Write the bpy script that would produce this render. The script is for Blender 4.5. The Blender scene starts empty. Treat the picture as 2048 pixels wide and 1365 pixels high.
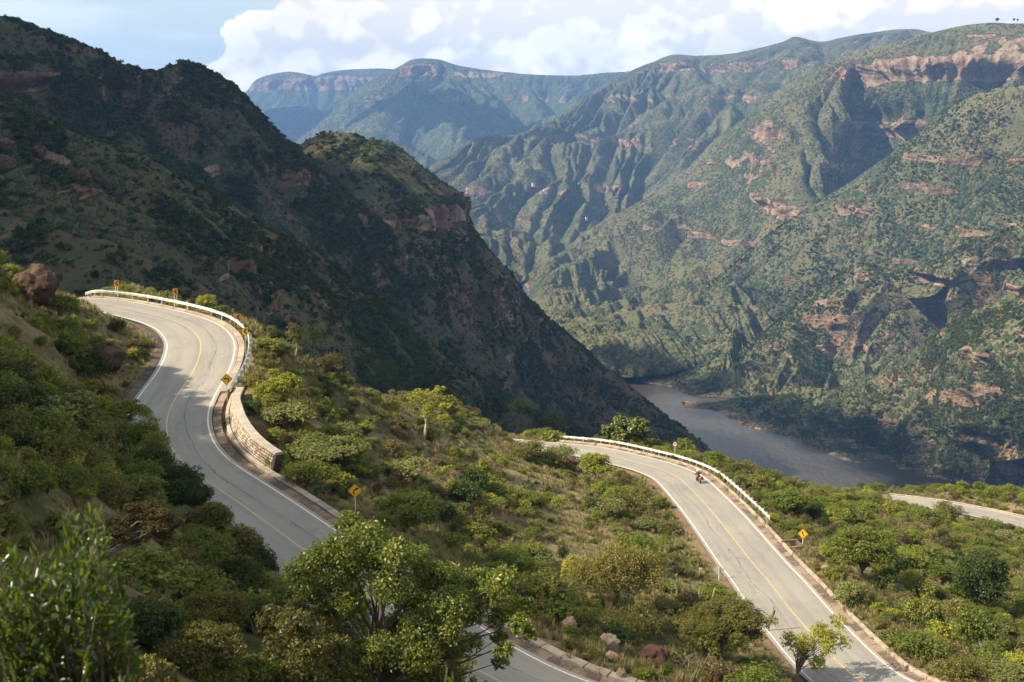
import bpy, bmesh, math, random
import numpy as np
from mathutils import Vector, Matrix, Euler
R = math.radians
SC = bpy.context.scene
COL = SC.collection
random.seed(7)
rng = np.random.default_rng(11)

# ------------------------------------------------------------------ camera
FPX, CX, CY, HORIZON = 2560.0, 1024.0, 682.5, 220.0
PITCH = math.atan((CY - HORIZON) / FPX)
cam_data = bpy.data.cameras.new('camera')
cam = bpy.data.objects.new('camera', cam_data)
COL.objects.link(cam)
cam.location = (0, 0, 0)
cam.rotation_euler = (math.pi / 2 - PITCH, 0, 0)
cam_data.sensor_width = 36
cam_data.lens = 36 * FPX / 2048
cam_data.clip_start = 0.2
cam_data.clip_end = 60000
cam_data.dof.use_dof = True
cam_data.dof.focus_distance = 110
cam_data.dof.aperture_fstop = 5.0
SC.camera = cam

# ------------------------------------------------------------------ light
SUN_EL = 39.5
SUN_H = Vector((-0.96, -0.28, 0)).normalized()
S = Vector((SUN_H.x * math.cos(R(SUN_EL)), SUN_H.y * math.cos(R(SUN_EL)), math.sin(R(SUN_EL))))
sl = bpy.data.lights.new('sun', 'SUN')
sun = bpy.data.objects.new('sun', sl)
COL.objects.link(sun)
sl.energy = 5.0
sl.angle = R(0.55)
sl.color = (1.0, 0.86, 0.64)
sun.rotation_euler = S.to_track_quat('Z', 'Y').to_euler()
sun.location = (-300, -100, 300)

SC.view_settings.view_transform = 'Standard'
SC.view_settings.look = 'None'
SC.view_settings.gamma = 1
SC.view_settings.use_curve_mapping = False
SC.view_settings.exposure = 1.38
SC.render.engine = 'CYCLES'
cy = SC.cycles
cy.use_denoising = True
cy.max_bounces = 5
cy.diffuse_bounces = 2
cy.glossy_bounces = 2
cy.transmission_bounces = 3
cy.transparent_max_bounces = 6
cy.volume_bounces = 0
cy.use_adaptive_sampling = True
cy.sample_clamp_indirect = 4
cy.caustics_reflective = False
cy.caustics_refractive = False


# ------------------------------------------------------------------ node helper
class NT:
    def __init__(s, tree):
        s.t = tree
        s.t.nodes.clear()

    def n(s, typ, **kw):
        nd = s.t.nodes.new(typ)
        for k, v in kw.items():
            if k.startswith('i_'):
                key = k[2:]
                key = int(key) if key.isdigit() else key.replace('_', ' ')
                s.set(nd, key, v)
            else:
                setattr(nd, k, v)
        return nd

    def set(s, nd, key, v):
        if isinstance(v, bpy.types.NodeSocket):
            s.t.links.new(v, nd.inputs[key])
        else:
            nd.inputs[key].default_value = v

    def math(s, op, a, b=None, c=None, clamp=False):
        nd = s.t.nodes.new('ShaderNodeMath')
        nd.operation = op
        nd.use_clamp = clamp
        s.set(nd, 0, a)
        if b is not None: s.set(nd, 1, b)
        if c is not None: s.set(nd, 2, c)
        return nd.outputs[0]

    def vmath(s, op, a, b=None, scale=None):
        nd = s.t.nodes.new('ShaderNodeVectorMath')
        nd.operation = op
        s.set(nd, 0, a)
        if b is not None: s.set(nd, 1, b)
        if scale is not None: s.set(nd, 'Scale', scale)
        return nd.outputs['Vector'] if op not in ('DOT_PRODUCT', 'LENGTH') else nd.outputs['Value']

    def ss(s, v, a, b, lo=0.0, hi=1.0):
        nd = s.t.nodes.new('ShaderNodeMapRange')
        nd.interpolation_type = 'SMOOTHSTEP'
        s.set(nd, 'Value', v)
        s.set(nd, 'From Min', a); s.set(nd, 'From Max', b)
        s.set(nd, 'To Min', lo); s.set(nd, 'To Max', hi)
        return nd.outputs[0]

    def noise(s, vec, scale, detail=4, rough=0.5, dist=0.0, col=False):
        nd = s.t.nodes.new('ShaderNodeTexNoise')
        if vec is not None: s.set(nd, 'Vector', vec)
        s.set(nd, 'Scale', scale); s.set(nd, 'Detail', float(detail)); s.set(nd, 'Roughness', rough)
        s.set(nd, 'Distortion', dist)
        return nd.outputs['Color' if col else 'Fac']

    def voro(s, vec, scale, out='Distance', rand=1.0, feature='F1'):
        nd = s.t.nodes.new('ShaderNodeTexVoronoi')
        nd.feature = feature
        if vec is not None: s.set(nd, 'Vector', vec)
        s.set(nd, 'Scale', scale); s.set(nd, 'Randomness', rand)
        return nd.outputs[out]

    def mix(s, f, a, b, mode='MIX'):
        nd = s.t.nodes.new('ShaderNodeMix')
        nd.data_type = 'RGBA'
        nd.blend_type = mode
        s.set(nd, 0, f)
        for k, v in ((6, a), (7, b)):
            if not isinstance(v, bpy.types.NodeSocket):
                v = tuple(v) + ((1,) if len(v) == 3 else ())
            s.set(nd, k, v)
        return nd.outputs[2]

    def sep(s, vec):
        nd = s.t.nodes.new('ShaderNodeSeparateXYZ')
        s.set(nd, 0, vec)
        return nd.outputs

    def comb(s, x, y, z):
        nd = s.t.nodes.new('ShaderNodeCombineXYZ')
        s.set(nd, 0, x); s.set(nd, 1, y); s.set(nd, 2, z)
        return nd.outputs[0]

    def attr(s, name, out='Fac'):
        nd = s.t.nodes.new('ShaderNodeAttribute')
        nd.attribute_name = name
        return nd.outputs[out]

    def bump(s, h, dist, strength=1.0, normal=None):
        nd = s.t.nodes.new('ShaderNodeBump')
        s.set(nd, 'Height', h); s.set(nd, 'Distance', dist); s.set(nd, 'Strength', strength)
        if normal is not None: s.set(nd, 'Normal', normal)
        return nd.outputs[0]


def new_mat(name):
    m = bpy.data.materials.new(name)
    m.use_nodes = True
    return m, NT(m.node_tree)


def finish(nt, color, rough=0.9, normal=None, spec=0.25, metal=0.0):
    b = nt.n('ShaderNodeBsdfPrincipled')
    if not isinstance(color, bpy.types.NodeSocket):
        color = tuple(color) + ((1,) if len(color) == 3 else ())
    nt.set(b, 'Base Color', color)
    nt.set(b, 'Roughness', rough)
    nt.set(b, 'Specular IOR Level', spec)
    nt.set(b, 'Metallic', metal)
    if normal is not None: nt.set(b, 'Normal', normal)
    o = nt.n('ShaderNodeOutputMaterial')
    nt.t.links.new(b.outputs[0], o.inputs['Surface'])
    return b


def simple_mat(name, col, rough=0.6, metal=0.0, spec=0.4, var=0.15, scale=3.0, bump=0.0, bscale=30):
    m, nt = new_mat(name)
    tc = nt.n('ShaderNodeTexCoord').outputs['Object']
    f = nt.noise(tc, scale, 5, 0.6)
    c2 = tuple(max(0, c * (1 - var * 2)) for c in col)
    c = nt.mix(nt.ss(f, 0.35, 0.7), col, c2)
    nrm = nt.bump(nt.noise(tc, bscale, 4, 0.6), bump) if bump else None
    finish(nt, c, rough, nrm, spec, metal)
    return m


# ------------------------------------------------------------------ sky with clouds
def build_world():
    w = bpy.data.worlds.new('World')
    SC.world = w
    w.use_nodes = True
    nt = NT(w.node_tree)
    sky = nt.n('ShaderNodeTexSky')
    sky.sky_type = 'NISHITA'
    sky.sun_disc = False
    sky.sun_elevation = R(SUN_EL)
    sky.sun_rotation = math.atan2(SUN_H.x, SUN_H.y)
    sky.altitude = 900
    sky.air_density = 1.0
    sky.dust_density = 1.2
    sky.ozone_density = 1.0
    d = nt.n('ShaderNodeTexCoord').outputs['Generated']
    X, Y, Z = nt.sep(d)[0:3]
    hy = nt.math('SQRT', nt.math('ADD', nt.math('MULTIPLY', X, X), nt.math('MULTIPLY', Y, Y)))
    az = nt.math('ARCTAN2', X, Y)
    el = nt.math('DIVIDE', Z, nt.math('MAXIMUM', hy, 0.05))
    # cumulus field in azimuth / elevation, finer towards the horizon
    ela = nt.math('ABSOLUTE', el)

    def dens(ox, oy):
        p = nt.comb(nt.math('ADD', az, ox), nt.math('MULTIPLY', nt.math('ADD', el, oy), 1.25), nt.math('MULTIPLY', Y, 0.3))
        big = nt.noise(p, 7.0, 2, 0.5)
        puff = nt.noise(p, 26.0, 6, 0.52, 0.15)
        v1 = nt.voro(p, 34.0, feature='F1')
        v2 = nt.voro(p, 85.0, feature='F1')
        b = nt.math('ADD', nt.math('MULTIPLY', big, 0.9), nt.math('MULTIPLY', puff, 0.65))
        b = nt.math('SUBTRACT', b, nt.math('MULTIPLY', v1, 0.34))
        return nt.math('SUBTRACT', b, nt.math('MULTIPLY', v2, 0.14))
    d0 = dens(0.0, 0.0)
    d1 = dens(-0.006, 0.009)
    d2 = dens(-0.020, 0.030)
    # the bank of cumulus: starts left of the middle, goes on to the right and round behind
    lean = nt.math('SUBTRACT', nt.ss(el, 0.045, 0.018, 0.0, 0.045), nt.ss(el, 0.058, 0.088, 0.0, 0.065))
    edge = nt.ss(nt.math('ADD', nt.math('ADD', az, lean), nt.math('MULTIPLY', nt.math('SUBTRACT', nt.noise(d, 26.0, 6), 0.5), 0.12)), -0.25, -0.19)
    low = nt.ss(el, 0.050, 0.018)
    lowleft = nt.math('MULTIPLY', low, nt.ss(az, -0.33, -0.24))
    right_open = nt.ss(el, 0.30, 0.08)
    cover = nt.math('MAXIMUM', nt.math('MULTIPLY', edge, right_open), nt.math('MULTIPLY', lowleft, 0.75))
    dd = nt.math('ADD', d0, nt.math('MULTIPLY', nt.math('SUBTRACT', cover, 0.36), 1.8))
    mask = nt.ss(dd, 0.58, 0.74)
    soft = nt.math('MULTIPLY', nt.ss(dd, 0.50, 0.9), 0.5)
    mask = nt.math('MAXIMUM', mask, soft)
    # thin grey veil high on the left and elsewhere
    pv = nt.comb(nt.math('MULTIPLY', az, 1.0), nt.math('MULTIPLY', el, 6.0), 3.3)
    veil = nt.ss(nt.math('ADD', nt.noise(pv, 5.0, 6, 0.55), nt.ss(el, 0.045, 0.09, -0.16, 0.12)), 0.42, 0.62)
    relief = nt.math('SUBTRACT', d0, d1)
    relief2 = nt.math('SUBTRACT', d0, d2)
    lit = nt.math('ADD', nt.math('MULTIPLY', relief, 3.6), nt.math('MULTIPLY', relief2, 2.0))
    lit = nt.math('ADD', lit, 0.60, clamp=True)
    greyer = nt.noise(nt.vmath('MULTIPLY', d, (1, 1, 2.2)), 9.0, 3, 0.5)
    lit = nt.math('SUBTRACT', lit, nt.ss(greyer, 0.42, 0.64, 0.0, 0.65), clamp=True)
    ccol = nt.mix(lit, (13.2, 12.1, 10.9), (19.5, 17.8, 15.6))
    base = nt.mix(nt.ss(el, 0.0, 0.5, 0.65, 0.0), sky.outputs[0], (12.0, 13.2, 13.0))
    c = nt.mix(nt.math('MULTIPLY', veil, 0.75), base, (12.6, 13.2, 13.0))
    c = nt.mix(mask, c, ccol)
    bg = nt.n('ShaderNodeBackground')
    nt.set(bg, 'Color', c)
    nt.set(bg, 'Strength', 0.038)
    o = nt.n('ShaderNodeOutputWorld')
    nt.t.links.new(bg.outputs[0], o.inputs['Surface'])
    w.cycles.sampling_method = 'MANUAL'
    w.cycles.sample_map_resolution = 512


build_world()


# ------------------------------------------------------------------ maths helpers
def ray(px, py):
    u = (CY - py) / FPX
    return np.array([(px - CX) / FPX, math.cos(PITCH) + u * math.sin(PITCH), -math.sin(PITCH) + u * math.cos(PITCH)])


def at(px, py, Yd):
    r = ray(px, py)
    return r * (Yd / r[1])


def atz(px, py, z):
    r = ray(px, py)
    return r * (z / r[2])


def proj(P):
    P = np.asarray(P, float)
    f = P[..., 1] * math.cos(PITCH) - P[..., 2] * math.sin(PITCH)
    u = P[..., 1] * math.sin(PITCH) + P[..., 2] * math.cos(PITCH)
    f = np.where(f < 0.01, 0.01, f)
    return CX + FPX * P[..., 0] / f, CY - FPX * u / f, f


_perm = np.random.default_rng(5).permutation(512)
_perm = np.concatenate([_perm, _perm, _perm])
_g = np.random.default_rng(6).normal(size=(512, 3))
_g /= np.linalg.norm(_g, axis=1)[:, None]


def perlin(x, y, z=0.0):
    x, y, z = np.broadcast_arrays(np.asarray(x, float), np.asarray(y, float), np.asarray(z, float))
    xi, yi, zi = np.floor(x).astype(int), np.floor(y).astype(int), np.floor(z).astype(int)
    xf, yf, zf = x - xi, y - yi, z - zi
    u, v, w = [t * t * t * (t * (t * 6 - 15) + 10) for t in (xf, yf, zf)]
    out = 0
    for dx in (0, 1):
        wx = u if dx else 1 - u
        for dy in (0, 1):
            wy = v if dy else 1 - v
            for dz in (0, 1):
                wz = w if dz else 1 - w
                h = _perm[(_perm[(_perm[(xi + dx) & 511] + yi + dy) & 511] + zi + dz) & 511]
                g = _g[h]
                out = out + wx * wy * wz * (g[..., 0] * (xf - dx) + g[..., 1] * (yf - dy) + g[..., 2] * (zf - dz))
    return out * 1.6


def fbm(x, y, z=0.0, oct=4, gain=0.5, lac=2.03):
    a, s, t = 1.0, 0.0, 0.0
    for i in range(oct):
        s = s + a * perlin(x + 17.3 * i, y - 9.1 * i, z + 3.7 * i)
        t += a
        a *= gain
        x, y, z = x * lac, y * lac, z * lac
    return s / t


def ridged(x, y, z=0.0, oct=4, gain=0.5, lac=2.1):
    a, s, t = 1.0, 0.0, 0.0
    for i in range(oct):
        s = s + a * (1 - np.abs(perlin(x + 31.7 * i, y + 5.9 * i, z)) * 1.7)
        t += a
        a *= gain
        x, y, z = x * lac, y * lac, z * lac
    return s / t


def sstep(x, a, b):
    t = np.clip((x - a) / (b - a), 0, 1)
    return t * t * (3 - 2 * t)


def catmull(P, n):
    """P: (k, ..., 3) control rows -> n samples along axis 0"""
    P = np.asarray(P, float)
    k = P.shape[0]
    Q = np.concatenate([2 * P[:1] - P[1:2], P, 2 * P[-1:] - P[-2:-1]])
    t = np.linspace(0, k - 1, n)
    i = np.minimum(t.astype(int), k - 2)
    f = (t - i).reshape((-1,) + (1,) * (P.ndim - 1))
    a, b, c, d = Q[i], Q[i + 1], Q[i + 2], Q[i + 3]
    return 0.5 * (2 * b + (c - a) * f + (2 * a - 5 * b + 4 * c - d) * f ** 2 + (3 * b - a - 3 * c + d) * f ** 3)


def arclen_resample(P, step=None, n=None):
    P = np.asarray(P, float)
    s = np.concatenate([[0], np.cumsum(np.linalg.norm(np.diff(P, axis=0), axis=1))])
    if n is None: n = max(2, int(s[-1] / step) + 1)
    t = np.linspace(0, s[-1], n)
    return np.stack([np.interp(t, s, P[:, j]) for j in range(P.shape[1])], 1)


# ------------------------------------------------------------------ object helpers
def tag(o, label=None, cat=None, group=None, kind=None):
    if label: o['label'] = label
    if cat: o['category'] = cat
    if group: o['group'] = group
    if kind: o['kind'] = kind
    return o


def empty(name, loc=(0, 0, 0), rz=0.0, label=None, cat=None, group=None):
    o = bpy.data.objects.new(name, None)
    COL.objects.link(o)
    o.location = loc
    o.rotation_euler = (0, 0, rz)
    o.empty_display_size = 0.3
    return tag(o, label, cat, group)


def mesh_np(name, V, F, mat=None, smooth=False, uv=None, attrs=None):
    """V (n,3), F (m,3|4) -> mesh data"""
    me = bpy.data.meshes.new(name)
    V = np.asarray(V, np.float32); F = np.asarray(F, np.int32)
    n, k = F.shape
    me.vertices.add(len(V)); me.vertices.foreach_set('co', V.ravel())
    me.loops.add(n * k); me.loops.foreach_set('vertex_index', F.ravel())
    me.polygons.add(n)
    me.polygons.foreach_set('loop_start', np.arange(0, n * k, k, dtype=np.int32))
    me.polygons.foreach_set('loop_total', np.full(n, k, np.int32))
    if smooth: me.polygons.foreach_set('use_smooth', np.ones(n, bool))
    me.update()
    if uv is not None:
        l = me.uv_layers.new(name='UVMap')
        l.data.foreach_set('uv', np.asarray(uv, np.float32)[F.ravel()].ravel())
    for an, av in (attrs or {}).items():
        a = me.attributes.new(an, 'FLOAT', 'POINT')
        a.data.foreach_set('value', np.asarray(av, np.float32).ravel())
    me.validate()
    if mat: me.materials.append(mat)
    return me


def obj(name, me, parent=None, loc=None, link=True):
    o = bpy.data.objects.new(name, me)
    if link: COL.objects.link(o)
    if parent: o.parent = parent
    if loc is not None: o.location = loc
    return o


def grid_faces(nu, nv):
    i = np.arange(nu * nv).reshape(nv, nu)
    return np.stack([i[:-1, :-1], i[:-1, 1:], i[1:, 1:], i[1:, :-1]], -1).reshape(-1, 4)


class MB:
    """collects simple shapes as one mesh"""
    def __init__(s):
        s.v, s.f = [], []

    def add(s, V, F):
        b = len(s.v)
        s.v += [tuple(map(float, p)) for p in V]
        s.f += [tuple(int(i) + b for i in f) for f in F]

    def box(s, c, d, rot=None, taper=1.0):
        hx, hy, hz = d[0] / 2, d[1] / 2, d[2] / 2
        P = []
        for z, k in ((-hz, 1), (hz, taper)):
            P += [(-hx * k, -hy * k, z), (hx * k, -hy * k, z), (hx * k, hy * k, z), (-hx * k, hy * k, z)]
        P = [Vector(p) for p in P]
        if rot is not None: P = [rot @ p for p in P]
        P = [p + Vector(c) for p in P]
        s.add(P, [(3, 2, 1, 0), (4, 5, 6, 7), (0, 1, 5, 4), (1, 2, 6, 5), (2, 3, 7, 6), (3, 0, 4, 7)])

    def tube(s, pts, rad, n=6, cap=True):
        pts = [Vector(p) for p in pts]
        if not hasattr(rad, '__len__'): rad = [rad] * len(pts)
        V, F = [], []
        ref = Vector((0.31, 0.2, 0.93))
        for i, p in enumerate(pts):
            a = pts[max(0, i - 1)]; b = pts[min(len(pts) - 1, i + 1)]
            t = (b - a).normalized()
            if abs(t.dot(ref)) > 0.95: ref = Vector((0.9, 0.1, 0.2))
            x = t.cross(ref).normalized(); y = t.cross(x)
            for k in range(n):
                an = 2 * math.pi * k / n
                V.append(p + (x * math.cos(an) + y * math.sin(an)) * rad[i])
        for i in range(len(pts) - 1):
            for k in range(n):
                a = i * n + k; b = i * n + (k + 1) % n
                F.append((a, b, b + n, a + n))
        if cap:
            F.append(tuple(range(n - 1, -1, -1)))
            F.append(tuple(range((len(pts) - 1) * n, len(pts) * n)))
        s.add(V, F)

    def sweep(s, pts, prof, closed=False, side=None):
        """profile (list of (offset, height)) carried along horizontal path; offset to the right of travel"""
        pts = np.asarray(pts, float)
        t = np.gradient(pts[:, :2], axis=0)
        t /= np.linalg.norm(t, axis=1)[:, None]
        r = np.stack([t[:, 1], -t[:, 0]], 1)
        V, F = [], []
        m = len(prof)
        for i in range(len(pts)):
            for (o, h) in prof:
                V.append((pts[i, 0] + r[i, 0] * o, pts[i, 1] + r[i, 1] * o, pts[i, 2] + h))
        mm = m if closed else m - 1
        for i in range(len(pts) - 1):
            for k in range(mm):
                a = i * m + k; b = i * m + (k + 1) % m
                F.append((a, b, b + m, a + m))
        if closed:
            F.append(tuple(range(m))); F.append(tuple(range((len(pts) - 1) * m, len(pts) * m))[::-1])
        s.add(V, F)

    def prism(s, outline, y0, y1, M=None):
        """polygon in XZ, extruded along Y"""
        n = len(outline)
        V = [(x, y0, z) for x, z in outline] + [(x, y1, z) for x, z in outline]
        if M is not None: V = [M @ Vector(p) for p in V]
        F = [tuple(range(n)), tuple(range(2 * n - 1, n - 1, -1))]
        F += [(i, i + n, (i + 1) % n + n, (i + 1) % n) for i in range(n)]
        s.add(V, F)

    def mesh(s, name, mat=None, smooth=False, bevel=0.0):
        me = bpy.data.meshes.new(name)
        me.from_pydata(s.v, [], s.f)
        bm = bmesh.new(); bm.from_mesh(me)
        bmesh.ops.recalc_face_normals(bm, faces=bm.faces)
        if bevel:
            bmesh.ops.bevel(bm, geom=[e for e in bm.edges], offset=bevel, segments=2, affect='EDGES', profile=0.6)
        bm.to_mesh(me); bm.free()
        if smooth:
            me.polygons.foreach_set('use_smooth', [True] * len(me.polygons))
        if mat: me.materials.append(mat)
        me.update()
        return me

    def build(s, name, mat, parent=None, smooth=False, bevel=0.0):
        return obj(name, s.mesh(name, mat, smooth, bevel), parent)
# ------------------------------------------------------------------ terrain materials
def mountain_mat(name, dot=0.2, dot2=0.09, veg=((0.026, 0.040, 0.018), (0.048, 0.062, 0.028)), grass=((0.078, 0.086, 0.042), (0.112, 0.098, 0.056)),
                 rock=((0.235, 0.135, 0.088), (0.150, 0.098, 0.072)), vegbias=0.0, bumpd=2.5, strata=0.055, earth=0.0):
    m, nt = new_mat(name)
    tc = nt.n('ShaderNodeTexCoord').outputs['Object']
    X, Y, Z = nt.sep(tc)[0:3]
    rk = nt.attr('rock')
    gl = nt.attr('gully')
    big = nt.noise(tc, 0.006, 5, 0.6)
    mid = nt.noise(tc, 0.035, 6, 0.6)
    fine = nt.noise(tc, 0.25, 5, 0.65)
    # woodland clumps: crowns as voronoi domes of two sizes
    v1 = nt.voro(tc, dot, rand=1.0)
    v2 = nt.voro(tc, dot * 2.1, rand=1.0)
    dens = nt.math('ADD', nt.math('MULTIPLY', big, 0.9), nt.math('MULTIPLY', mid, 0.9))
    dens = nt.math('ADD', dens, nt.math('MULTIPLY', gl, 0.85))
    dens = nt.math('ADD', dens, vegbias - 0.62)
    r1 = nt.ss(nt.math('SUBTRACT', nt.math('MULTIPLY', dens, 1.25), v1), -0.14, 0.02)
    r2 = nt.ss(nt.math('SUBTRACT', nt.math('MULTIPLY', dens, 1.1), v2), -0.10, 0.04)
    trees = nt.math('MAXIMUM', r1, r2)
    vcol = nt.mix(nt.math('MULTIPLY', nt.voro(tc, dot, out='Color') if False else fine, 1.0), veg[0], veg[1])
    cellc = nt.n('ShaderNodeTexVoronoi'); nt.set(cellc, 'Vector', tc); nt.set(cellc, 'Scale', dot)
    cr = nt.sep(cellc.outputs['Color'])[0]
    vcol = nt.mix(nt.ss(cr, 0.1, 0.9), veg[0], veg[1])
    gcol = nt.mix(nt.ss(mid, 0.35, 0.65), grass[0], grass[1])
    gcol = nt.mix(nt.ss(fine, 0.5, 0.8, 0.0, 0.6), gcol, rock[1])
    if earth: gcol = nt.mix(nt.ss(nt.noise(tc, 0.012, 5, 0.6), 0.45, 0.62, 0.0, earth), gcol, (0.17, 0.095, 0.065))
    # rock with beds
    warp = nt.noise(tc, 0.01, 3)
    bz = nt.math('ADD', nt.math('MULTIPLY', Z, strata), nt.math('MULTIPLY', warp, 3.0))
    bed = nt.noise(nt.comb(nt.math('MULTIPLY', X, 0.004), nt.math('MULTIPLY', Y, 0.004), bz), 2.2, 5, 0.65)
    col2 = nt.noise(nt.comb(nt.math('MULTIPLY', X, 0.06), nt.math('MULTIPLY', Y, 0.06), nt.math('MULTIPLY', Z, 0.012)), 1.0, 5, 0.6)
    rcol = nt.mix(nt.ss(bed, 0.38, 0.62), rock[0], rock[1])
    rcol = nt.mix(nt.ss(col2, 0.45, 0.60, 0.0, 0.7), rcol, (0.30, 0.235, 0.175))
    rcol = nt.mix(nt.ss(col2, 0.44, 0.36, 0.0, 0.6), rcol, (0.075, 0.052, 0.045))
    rcol = nt.mix(nt.ss(fine, 0.55, 0.7, 0.0, 0.5), rcol, (0.07, 0.05, 0.045))
    rmask = nt.ss(nt.math('ADD', nt.math('ADD', rk, nt.math('MULTIPLY', nt.math('SUBTRACT', mid, 0.5), 1.1)), nt.math('MULTIPLY', nt.math('SUBTRACT', fine, 0.5), 0.7)), 0.42, 0.60)
    base = nt.mix(rmask, gcol, rcol)
    tm = nt.math('MULTIPLY', trees, nt.math('SUBTRACT', 1.0, nt.math('MULTIPLY', rmask, 0.72)))
    col = nt.mix(tm, base, vcol)
    dome = nt.math('MAXIMUM', nt.math('MULTIPLY', r1, nt.math('SUBTRACT', 1.0, v1)), nt.math('MULTIPLY', r2, nt.math('SUBTRACT', 0.7, nt.math('MULTIPLY', v2, 0.7))))
    h = nt.math('ADD', nt.math('MULTIPLY', dome, tm), nt.math('MULTIPLY', nt.math('ADD', nt.math('MULTIPLY', bed, 1.2), col2), nt.math('MULTIPLY', rmask, 1.5)))
    h = nt.math('ADD', h, nt.math('MULTIPLY', fine, 0.35))
    finish(nt, col, 0.95, nt.bump(h, bumpd, 1.0), 0.08)
    return m


M_R = mountain_mat('canyon_slope', dot=0.13, bumpd=4.0, vegbias=0.04, earth=0.3)
M_F = mountain_mat('far_slope', dot=0.05, bumpd=9.0, vegbias=0.14, strata=0.03)
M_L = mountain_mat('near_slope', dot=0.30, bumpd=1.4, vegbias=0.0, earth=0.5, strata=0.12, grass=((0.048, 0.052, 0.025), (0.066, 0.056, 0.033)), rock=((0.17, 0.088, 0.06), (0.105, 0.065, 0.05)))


# ------------------------------------------------------------------ mountains
def mountain(name, label, rows, nu, nv, mat, gl=(120, 0.5), amp=(14, 7), strata=(0, 40, 0), back=0.06, seed=0.0,
             rockspots=(), steep=(0.52, 0.34), rockbase=0.0, flat_top=False, finefreq=30.0, shoreband=False, warp=0.45, gully=None, side=0.8, gul_it=3, bands=()):
    """rows: ridge first, each a list of (px,py,depth); every row resampled, lofted, roughened"""
    if gully is None: gully = amp[0] * 0.62
    W = []
    for r in rows:
        pts = np.array([at(*p) if len(p) == 3 else np.array(p[1:], float) for p in r])
        W.append(catmull(arclen_resample(catmull(pts, 40 * (len(pts) - 1) + 1), n=160), nu) if len(pts) > 2 else arclen_resample(pts, n=nu))
    W = np.array(W)
    b = back * np.mean(W[0, :, 1])
    k1 = W[0] + np.array([0, b * 0.8, -b * (0.05 if flat_top else 0.45)])
    k2 = W[0] + np.array([0, b * 4, -b * (2.0 if flat_top else 3.2)])
    front = catmull(W, nv)
    nb = 10
    t = np.linspace(1, 0, nb, endpoint=False)[:, None, None]
    bk = (W[0] * (1 - t) ** 2 + k1 * 2 * t * (1 - t) + k2 * t ** 2)
    G = np.concatenate([bk, front])
    NV = nb + nv
    du = np.gradient(G, axis=1); dv = np.gradient(G, axis=0)
    N = np.cross(dv, du)
    N /= (np.linalg.norm(N, axis=2)[..., None] + 1e-9)
    N *= np.where(N[..., 2:3] < 0, -1, 1)
    # smooth the direction in which the relief is pushed
    mid = nb + nv // 2
    ulen = np.concatenate([[0], np.cumsum(np.linalg.norm(np.diff(G[mid], axis=0), axis=1))])
    U = np.broadcast_to(ulen, (NV, nu)).copy()
    Vd = -G[..., 2]
    X, Y, Z = G[..., 0], G[..., 1], G[..., 2]
    lam, stretch = gl
    row = np.concatenate([np.linspace(-nb / nv, 0, nb), np.linspace(0, 1, nv)])[:, None]
    env = sstep(np.abs(row), 0.0, 0.16) * 0.88 + 0.12
    wx = fbm(X / lam / 2.2 + seed, Y / lam / 2.2, Z / lam / 2.2, 3) * warp
    fine = fbm(X / finefreq, Y / finefreq, Z / finefreq + seed, 5, 0.55)
    lo = fbm(X / lam / 1.6 + seed, Y / lam / 1.6, Z / lam / 1.6, 3)
    med = fbm(X / lam * 2.2, Y / lam * 2.2, Z / lam * 2.2 + seed, 3)
    shelter = 0.15 + 0.85 * sstep(G[..., 2], -402, -372)
    D0 = (lo * amp[0] * 0.9 + med * amp[1] * 0.35) * env * shelter
    D0 = D0 + np.sin(U / lam * 1.3 + Vd * stretch / lam * 0.5 + wx * 5 + seed) * amp[0] * 0.30 * env * shelter
    du_ = np.linalg.norm(np.gradient(G, axis=1), axis=2); dv_ = np.linalg.norm(np.gradient(G, axis=0), axis=2)
    cell = float(np.median(du_)); area = np.clip(du_ * dv_, 0, cell * cell * 30)
    D = D0.copy()
    W = np.zeros_like(D)
    shifts = [(-1, 0), (1, 0), (0, -1), (0, 1), (-1, -1), (-1, 1), (1, -1), (1, 1)]
    idx = np.arange(NV * nu).reshape(NV, nu)
    for it in range(gul_it):
        # rain runs down the sheet, gathers, and cuts
        Q = G + N * D[..., None]
        Q[..., 2] += perlin(U / cell / 2.3, Vd / cell / 2.3, seed + it) * cell * 0.25
        best = np.zeros((NV, nu)); rec = idx.copy()
        for dy, dx in shifts:
            R2 = np.roll(np.roll(Q, -dy, 0), -dx, 1)
            dist = np.linalg.norm(R2[..., :2] - Q[..., :2], axis=2) + 0.5 * cell
            sl_ = (Q[..., 2] - R2[..., 2]) / dist
            if dy == -1: sl_[0] = -1
            if dy == 1: sl_[-1] = -1
            if dx == -1: sl_[:, 0] = -1
            if dx == 1: sl_[:, -1] = -1
            m_ = sl_ > best
            best[m_] = sl_[m_]
            rec[m_] = np.roll(np.roll(idx, -dy, 0), -dx, 1)[m_]
        acc = area.ravel().tolist(); rl = rec.ravel().tolist()
        for i_ in np.argsort(-Q[..., 2].ravel()).tolist():
            j_ = rl[i_]
            if j_ != i_: acc[j_] += acc[i_]
        acc = np.array(acc).reshape(NV, nu)
        W = -gully * np.log1p(acc / (lam * lam * 0.02)) * (-0.12 + 1.12 * shelter) * (0.3 + 0.7 * env)
        W = np.maximum(W, -gully * 6.5)
        D = D0 + W if it == 0 else np.minimum(D, 0.5 * D + 0.5 * (D0 + W))
        for _ in range(14):      # gully sides cannot stand steeper than this
            for ax, dd_ in ((0, dv_), (1, du_)):
                lim = side * dd_
                D = np.minimum(D, np.concatenate([D.take(range(1, D.shape[ax]), ax), D.take([-1], ax)], ax) + lim)
                D = np.minimum(D, np.concatenate([D.take([0], ax), D.take(range(0, D.shape[ax] - 1), ax)], ax) + lim)
    gul = np.clip((np.log1p(acc / (lam * lam * 0.02)) - 1.0) / 4, 0, 1)
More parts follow.
